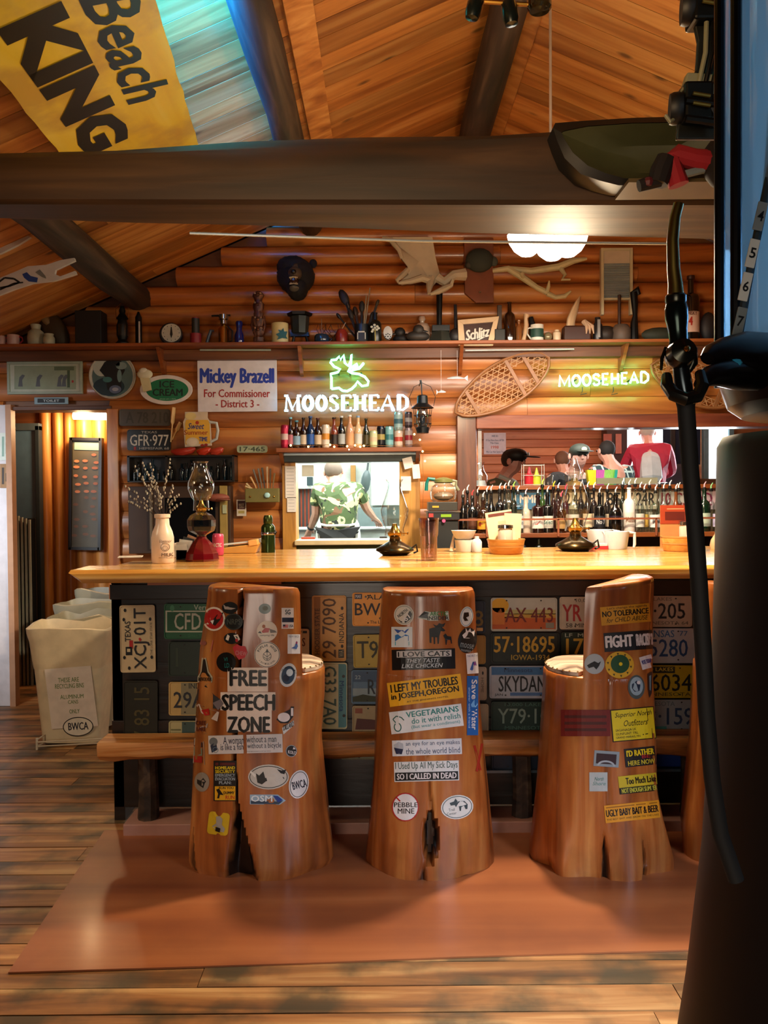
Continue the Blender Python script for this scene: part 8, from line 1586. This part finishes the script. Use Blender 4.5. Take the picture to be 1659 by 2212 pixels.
stext('KING',-.515,-.285,-1.53,-.30,BKP,.055,0,'lettering')
stext('Beach',-.24,-.05,-1.5,-.60,NVP,.02,.3,'lettering')
# white forked boards at the left under the beam
for k,(pts_,lab) in enumerate((([(-60,612),(0,600),(30,588),(60,575),(100,572),(130,562),(160,557),(162,563),(120,583),(118,592),(130,597),(162,585),(165,592),(120,606),(70,612),(30,625),(-60,660)],'long white painted paddle blade with a forked end and blue markings at the left'),([(-60,530),(0,532),(16,522),(50,503),(66,512),(40,528),(0,548),(-60,560)],'shorter white blade above the forked one at the left edge'))):
    Yk=4.6; c_=at(40,590-70*k,Yk); m=MB(); m.prism([((at(x,y,Yk).x-c_.x),(at(x,y,Yk).z-c_.z)) for x,y in pts_],0,.02,C('d4d4d8',.4)); t=thing('white_paddle',lab,'blade',c_); m.obj('blade',t,smooth=False)
    p=Print(onY(Yk-.001))
    if k==0: p.ngon([(48,592),(58,588),(66,596),(82,600),(80,610),(62,608),(52,600)],C('24489c')); p.ngon([(76,588),(86,582),(98,596),(100,602),(90,598)],C('7c8080')); p.line([(-6,612),(10,600),(30,602),(42,610),(20,618),(0,622)],4,C('1c2024')); p.line([(0,626),(30,612),(50,610)],3,C('1c2024')); p.build('markings',t,c_)
# pendant lamp over the bar
lc=at(1181,545,3.75); lamp=thing('pendant_lamp','bright pendant with three white glass shades hanging over the bar','pendant lamp',(lc.x,3.75,lc.z)); s=3.75/F; SHD=emis('shade_glow',(1,.93,.80),16)
for k,(dx,dy,dz) in enumerate(((-44,-.02,12),(44,-.02,10),(2,-.10,-8))):
    m=MB(); m.lathe([(r_*s,z*s) for r_,z in ((0,-24),(14,-21),(28,-10),(38,6),(42,22),(40,24))],SHD,n=24,c=(dx*s,dy,(dz)*s),cap=False); m.obj('glass_shade',lamp)
    m=MB(); m.tube([(dx*s*.2,dy*.2,60*s),(dx*s*.8,dy,56*s),(dx*s,dy,(dz+24)*s)],.008,BRS,8); m.obj('arm',lamp)
cp=at(1190,60,4.0); ztop_=roofz(lc.x)-.02
m=MB(); m.lathe([(.03,50*s),(.035,60*s),(.02,75*s)],BRS,n=16); m.obj('hub',lamp)
m=MB(); m.tube([(9*s,0,70*s),(10*s,0,ztop_-lc.z)],.0065,C('c8c0b8',.35,.4),8); m.obj('stem',lamp)
# dark fixture at the top with three glass shades
fx=at(1095,-20,2.3); fix=thing('shade_fixture','dark overhead fixture with three smoky glass shades at the top edge','light fitting',fx); s=2.3/F; SG=glass('smoky_glass',(.30,.38,.36),.35)
for px,py,r_,h,tl in ((1024,18,17,60,14),(1102,30,17,62,-8),(1165,8,26,44,0)):
    v=at(px,py,2.3)-fx; T=Matrix.Translation(v)@Matrix.Rotation(R(tl),4,'Y'); m=MB(); m.lathe([(0,-h*.4*s),(r_*.8*s,-h*.36*s),(r_*s,-h*.2*s),(r_*s,h*.3*s),(r_*.6*s,h*.5*s)],SG if px>1150 else C('141c1c',.25,.5),n=24,T=T,cap=False); m.obj('shade',fix)
    m=MB(); m.tube([v+Vector((0,0,h*.5*s)),v+Vector((0,0,(h*.5+10)*s)),Vector((0,0,60*s))],.008,BRS,8); m.obj('arm',fix)
m=MB(); m.tube([at(1046,4,2.3)-fx,at(1140,10,2.3)-fx],.006,BRS,8); m.obj('cross_rod',fix)
m=MB(); m.tube([Vector((0,0,60*s)),Vector((0,0,3.8-fx.z))],.01,C('1c1814'),8); m.obj('rod',fix)
# olive hull and stuffed figure on the beam's front ledge
Yh=2.62; hc=at(1375,335,Yh); hull=thing('model_canoe','dark olive canoe-shaped hull with a black rim propped against the cross beam','canoe',(hc.x,Yh,hc.z)); s=Yh/F
out=[(1190,285),(1195,275),(1260,270),(1360,264),(1560,258),(1620,300),(1600,380),(1540,404),(1400,410),(1330,408),(1290,398),(1250,384),(1215,350),(1200,315)]
inn2=[(1206,300),(1212,296),(1262,286),(1360,279),(1550,276),(1595,310),(1580,370),(1530,394),(1400,398),(1340,397),(1300,386),(1262,370),(1230,342),(1215,318)]
def H_(px,py,dy): v=at(px,py,Yh); return (v.x-hc.x,dy,v.z-hc.z)
m=MB(); n=len(out); vs=[H_(x,y,-.03) for x,y in out]+[H_(x,y,-.045) for x,y in inn2]+[H_(x,y,.06) for x,y in out]
m.add(vs,[(i,(i+1)%n,n+(i+1)%n,n+i) for i in range(n)]+[(i,2*n+i,2*n+(i+1)%n,(i+1)%n) for i in range(n)],C('100e0c',.5)); m.obj('rim',hull)
m=MB(); cc_=H_(1400,335,.045); vs=[H_(x,y,-.04) for x,y in inn2]; md=[tuple(Vector(v).lerp(Vector(cc_),.5)+Vector((0,.025,0))) for v in vs]; vs+=md+[cc_]; m.add(vs,[(i,(i+1)%n,n+(i+1)%n,n+i) for i in range(n)]+[(n+i,n+(i+1)%n,2*n) for i in range(n)],C('46482e',.5)); m.obj('hull',hull)
m=MB(); a_=H_(1340,409,-.02); b_=H_(1620,402,-.02); m.box(a_[0],b_[0],-.09,.06,a_[2]-.012,a_[2]-.0,C('5c4c2c',.5)); m.obj('ledge',hull,smooth=False)
dl=thing('stuffed_figure','stuffed figure in red trousers and black jacket, knees bent, sitting on the olive hull','doll',(at(1460,402,2.5).x,2.5,at(1460,402,2.5).z)); o_=Vector(dl.location)
def D_(px,py,dy=0): return at(px,py,2.5)-o_+Vector((0,dy,0))
RDC=C('a01c2c',.8)
m=MB(); m.tube([D_(1466,400),D_(1458,370),D_(1448,340),D_(1462,334),D_(1500,344),D_(1545,350)],[.030,.026,.026,.030,.030,.034],RDC,10); m.obj('red_leg',dl)
m=MB(); m.tube([D_(1420,398),D_(1428,370),D_(1440,342)],[.03,.034,.03],C('140c10',.8),10); m.obj('dark_leg',dl)
m=MB(); m.tube([D_(1380,402),D_(1400,396),D_(1425,390)],[.018,.02,.02],C('140c10',.8),10); m.ball(D_(1398,396,-.01),.016,C('5c1c28'),8); m.obj('shoe',dl)
m=MB(); m.ball(D_(1560,350),(.06,.05,.08),C('140c10',.8),12); m.obj('torso',dl)
m=MB(); m.tube([D_(1472,378),D_(1520,366)],[.012,.012],C('7c8c94'),8); m.obj('grey_sleeve',dl)
# roller skate hanging at the top right
Ys=1.75; rk=thing('roller_skate','old metal roller skate with black wheels hanging by the fuel pump glass','roller skate',at(1515,160,Ys)); o_=Vector(rk.location); s=Ys/F
def K_(px,py,dy=0): return at(px,py,Ys)-o_+Vector((0,dy,0))
IR=C('1c1a16',.35,.7); PB=C('8c7838',.35,.8); CRM=C('8c8868',.5)
for (px0,py0,w_) in ((1520,0,44),(1500,215,50)):
    a_=K_(px0-w_*.8,py0+20); b_=K_(px0+w_*.7,py0+28); m=MB(); m.tube([a_,b_],.012,IR,10); m.obj('axle',rk)
    for e_,sx in ((a_,-1),(b_,1)):
        m=MB(); T=Matrix.Translation(e_)@Matrix.Rotation(R(90),4,'Y')@Matrix.Rotation(R(12),4,'X'); m.lathe([(10*s,-12*s),(30*s,-13*s),(33*s,-6*s),(33*s,6*s),(30*s,13*s),(10*s,12*s)],C('0c0c0c',.5),n=24,T=T); m.obj('wheel',rk)
    m=MB(); m.box(-.03,.03,-.03,.03,-.03,.05,IR,T=Matrix.Translation(K_(px0,py0+25))); m.obj('truck',rk,smooth=False,bevel=.006)
    for dz in (14,34): m=MB(); m.tube([K_(px0-16,py0+dz-10,-.035),K_(px0+20,py0+dz-4,-.035)],.004,PB,8); m.obj('spring_clip',rk)
m=MB(); m.prism([((v:=K_(x,y)).x,v.z) for x,y in ((1492,-60),(1560,-60),(1556,40),(1544,110),(1548,170),(1556,230),(1552,300),(1462,300),(1468,230),(1504,150),(1508,90),(1498,40))],.0,.012,C('28261e',.4,.5)); m.obj('sole_plate',rk,smooth=False,bevel=.003)
m=MB(); m.prism([((v:=K_(x,y)).x,v.z) for x,y in ((1478,165),(1546,170),(1552,205),(1466,205))],-.02,.0,CRM); m.obj('cream_plate',rk,smooth=False,bevel=.004)
for px in (1512,1526,1542): m=MB(); m.tube([K_(px+6,60,-.02),K_(px,130,-.03),K_(px-10,190,-.02)],.005,CRM if px==1512 else IR,8); m.obj('strap_rod',rk)
m=MB(); m.tube([K_(1430,258,-.02),K_(1440,272,-.02),K_(1452,262,-.01)],.004,CRM,8); m.obj('toe_clip',rk)
for py in (232,270): m=MB(); m.tube([K_(1470,py,-.03),K_(1535,py+8,-.03)],.008,IR,8); m.obj('cross_bar',rk)
m=MB(); m.tube([K_(1520,-60,.01),K_(1520,-60,.01)+Vector((0,.3,1.2))],.004,IR,6); m.obj('hanging_wire',rk)
# ================= FUEL PUMP =================
PX,PY=.74,1.20; PUMP=thing('fuel_pump','antique visible fuel pump with tall glass cylinder and black column at the right edge','fuel pump',(PX,PY,0)); PBK=C('0b0c10',.45,.2); PBK2=C('100e10',.3,.6)
def pz_(py): return 1.5+(1078-py)/F*1.06
gz0=pz_(742)
m=MB(); m.lathe([(.240,gz0+.0),(.240,2.75)],glass('pump_glass',(.55,.75,.92),.2,.5,(.40,.56,.62)),n=48,cap=False); m.obj('glass_cylinder',PUMP)
m=MB(); m.lathe([(.20,gz0+.02),(.215,gz0+.03),(.215,2.75)],glass('pump_glass_inner',(.8,.88,.95),.15),n=48,cap=False); m.obj('inner_cylinder',PUMP)
m=MB(); m.lathe([(.205,gz0-.085),(.225,gz0-.07),(.238,gz0-.03),(.243,gz0-.008),(.243,gz0+.004),(.0,gz0+.004)],PBK2,n=48); m.obj('lower_casting',PUMP)
m=MB(); m.lathe([(.36,0),(.35,.30),(.335,.36),(.312,.55),(.286,.73),(.274,.84),(.262,.95),(.253,1.10),(.247,1.25),(.243,1.41),(.240,gz0-.13),(.232,gz0-.115),(.15,gz0-.11),(.15,gz0-.02)],PBK,n=56); m.obj('column',PUMP)
for k in range(12): 
    a_=R(200-k*4); 
for ang_ in (184,193,60,-40): m=MB(); m.tube([(.262*math.cos(R(ang_)),.262*math.sin(R(ang_)),gz0-.05),(.262*math.cos(R(ang_)),.262*math.sin(R(ang_)),2.7)],.0075,PBK2,10); m.obj('guard_rod',PUMP)
# gallon scale inside the glass
def PL(px,py,Y): return at(px,py,Y)-Vector((PX,PY,0))
m=MB(); m.tube([PL(1594,735,1.12),PL(1625,560,1.12),PL(1652,430,1.12),PL(1690,250,1.12)],.006,C('28343c',.4,.4),8); m.obj('scale_rod',PUMP)
for k,(px,py) in enumerate(((1597,695),(1609,620),(1624,548),(1641,468))):
    v=PL(px,py,1.108); T=Matrix.Translation(v)@Matrix.Rotation(R(13),4,'Y'); m=MB(); m.box(-.0065,.0065,-.003,.0,-.019,.019,C('d0d0c8' if k in(1,2) else '7c8484',.4),T=T); g_=m.obj('gallon_tag',PUMP,smooth=False,bevel=.001)
    m=MB(); vs_,fs_=text2d(str(7-k if k<7 else 1),.02); m.add([T@Vector((-.004+.008*a,-.0036,-.007+.014*b)) for a,b in vs_],fs_,BK); m.obj('numeral',g_,smooth=False)
m=MB(); m.tube([PL(1612,735,1.36),PL(1612,250,1.36),PL(1612,-200,1.36)],.010,C('1c2c4c',.4),8); m.obj('riser_pipe',PUMP)
# nozzle hook cast arms
m=MB(); m.tube([PL(1700,770,1.12),PL(1620,765,1.06),PL(1575,760,1.02),PL(1540,765,1.0),PL(1528,775,.99)],[.036,.034,.022,.014,.009],PBK2,14,flat=.8); m.obj('upper_arm',PUMP)
m=MB(); m.tube([PL(1640,812,1.10),PL(1600,810,1.05),PL(1560,806,1.0),PL(1530,812,.98),PL(1512,830,.97)],[.022,.022,.018,.014,.009],PBK2,14,flat=.8); m.obj('lower_arm',PUMP)
m=MB(); m.tube([PL(1512,805,.97),PL(1518,832,.96),PL(1506,856,.96),PL(1480,862,.955),PL(1455,852,.96),PL(1441,832,.97),PL(1440,812,.98)],[.006,.0075,.008,.008,.008,.0075,.006],C('3c3c38',.25,.9),10); m.obj('hook_ring',PUMP)
m=MB(); m.ball(PL(1590,783,1.0),(.008,.004,.005),C('2c88b0',.3),8); m.obj('blue_rivet',PUMP)
# nozzle
Yn=1.0; nz=thing('brass_nozzle','tarnished brass fuel nozzle hanging upright on the pump hook','nozzle',at(1470,840,Yn)); o_=Vector(nz.location); s=Yn/F; NB=C('8a7438',.34,1); NB2=C('34342c',.25,.9)
def N_(px,py,dy=0): return at(px,py,Yn)-o_+Vector((0,dy,0))
m=MB(); m.tube([N_(1466,440),N_(1458,470),N_(1453,520),N_(1455,580),N_(1459,615),N_(1460,640)],[11*s,11.5*s,12.5*s,13.5*s,15*s,17*s],NB,16); m.obj('spout',nz)
m=MB(); m.tube([N_(1460,636),N_(1460,640),N_(1460,652),N_(1460,656)],[19*s,22*s,22*s,20*s],NB2,18); m.obj('collar',nz)
m=MB(); m.tube([N_(1461,656),N_(1461,668),N_(1462,690),N_(1464,712),N_(1466,735),N_(1467,760)],[21*s,24*s,24*s,20*s,19*s,24*s],C('26302c',.2,.9),18); m.obj('body',nz)
m=MB(); T=Matrix.Translation(N_(1464,768,-.008))@Matrix.Rotation(R(80),4,'X'); m.lathe([(0,-.022),(14*s,-.02),(27*s,-.012),(30*s,0),(27*s,.014),(0,.02)],NB2,n=28,T=T); m.obj('valve_cap',nz); m=MB(); m.ball(N_(1462,764,-.033),(7*s,.006,7*s),BRS,10); m.obj('bolt',nz)
m=MB(); m.tube([N_(1486,730,.01),N_(1502,752,.01),N_(1503,782,.01),N_(1494,800,.01)],[8*s,11*s,11*s,6*s],NB2,12); m.obj('trigger_guard',nz)
m=MB(); m.tube([N_(1470,790),N_(1476,830),N_(1481,862)],[17*s,19*s,17*s],C('343c40',.2,.9),16); m.obj('inlet_tube',nz)
m=MB(); m.tube([N_(1438,750),N_(1430,775),N_(1428,800)],[3*s,4*s,3*s],C('3c3828',.2,1),8); m.obj('lever',nz)
# hose
m=MB(); m.tube([at(1481,862,Yn),at(1482,880,Yn),at(1490,1000,Yn),at(1500,1120,Yn),at(1510,1260,Yn),at(1519,1400,Yn+.01),at(1526,1540,Yn+.01),at(1538,1680,Yn+.02),at(1556,1800,Yn+.03),at(1590,1900,Yn+.03)],[.0125,.0105,.0102,.0102,.0102,.0102,.010,.010,.010,.010],C('060708',.75),14); hs_=one(m,'rubber_hose','black rubber hose running down from the brass nozzle beside the pump column','hose',(0,0,0))
for v in hs_.data.vertices: v.co-=Vector(at(1481,862,Yn))
hs_.location=at(1481,862,Yn)
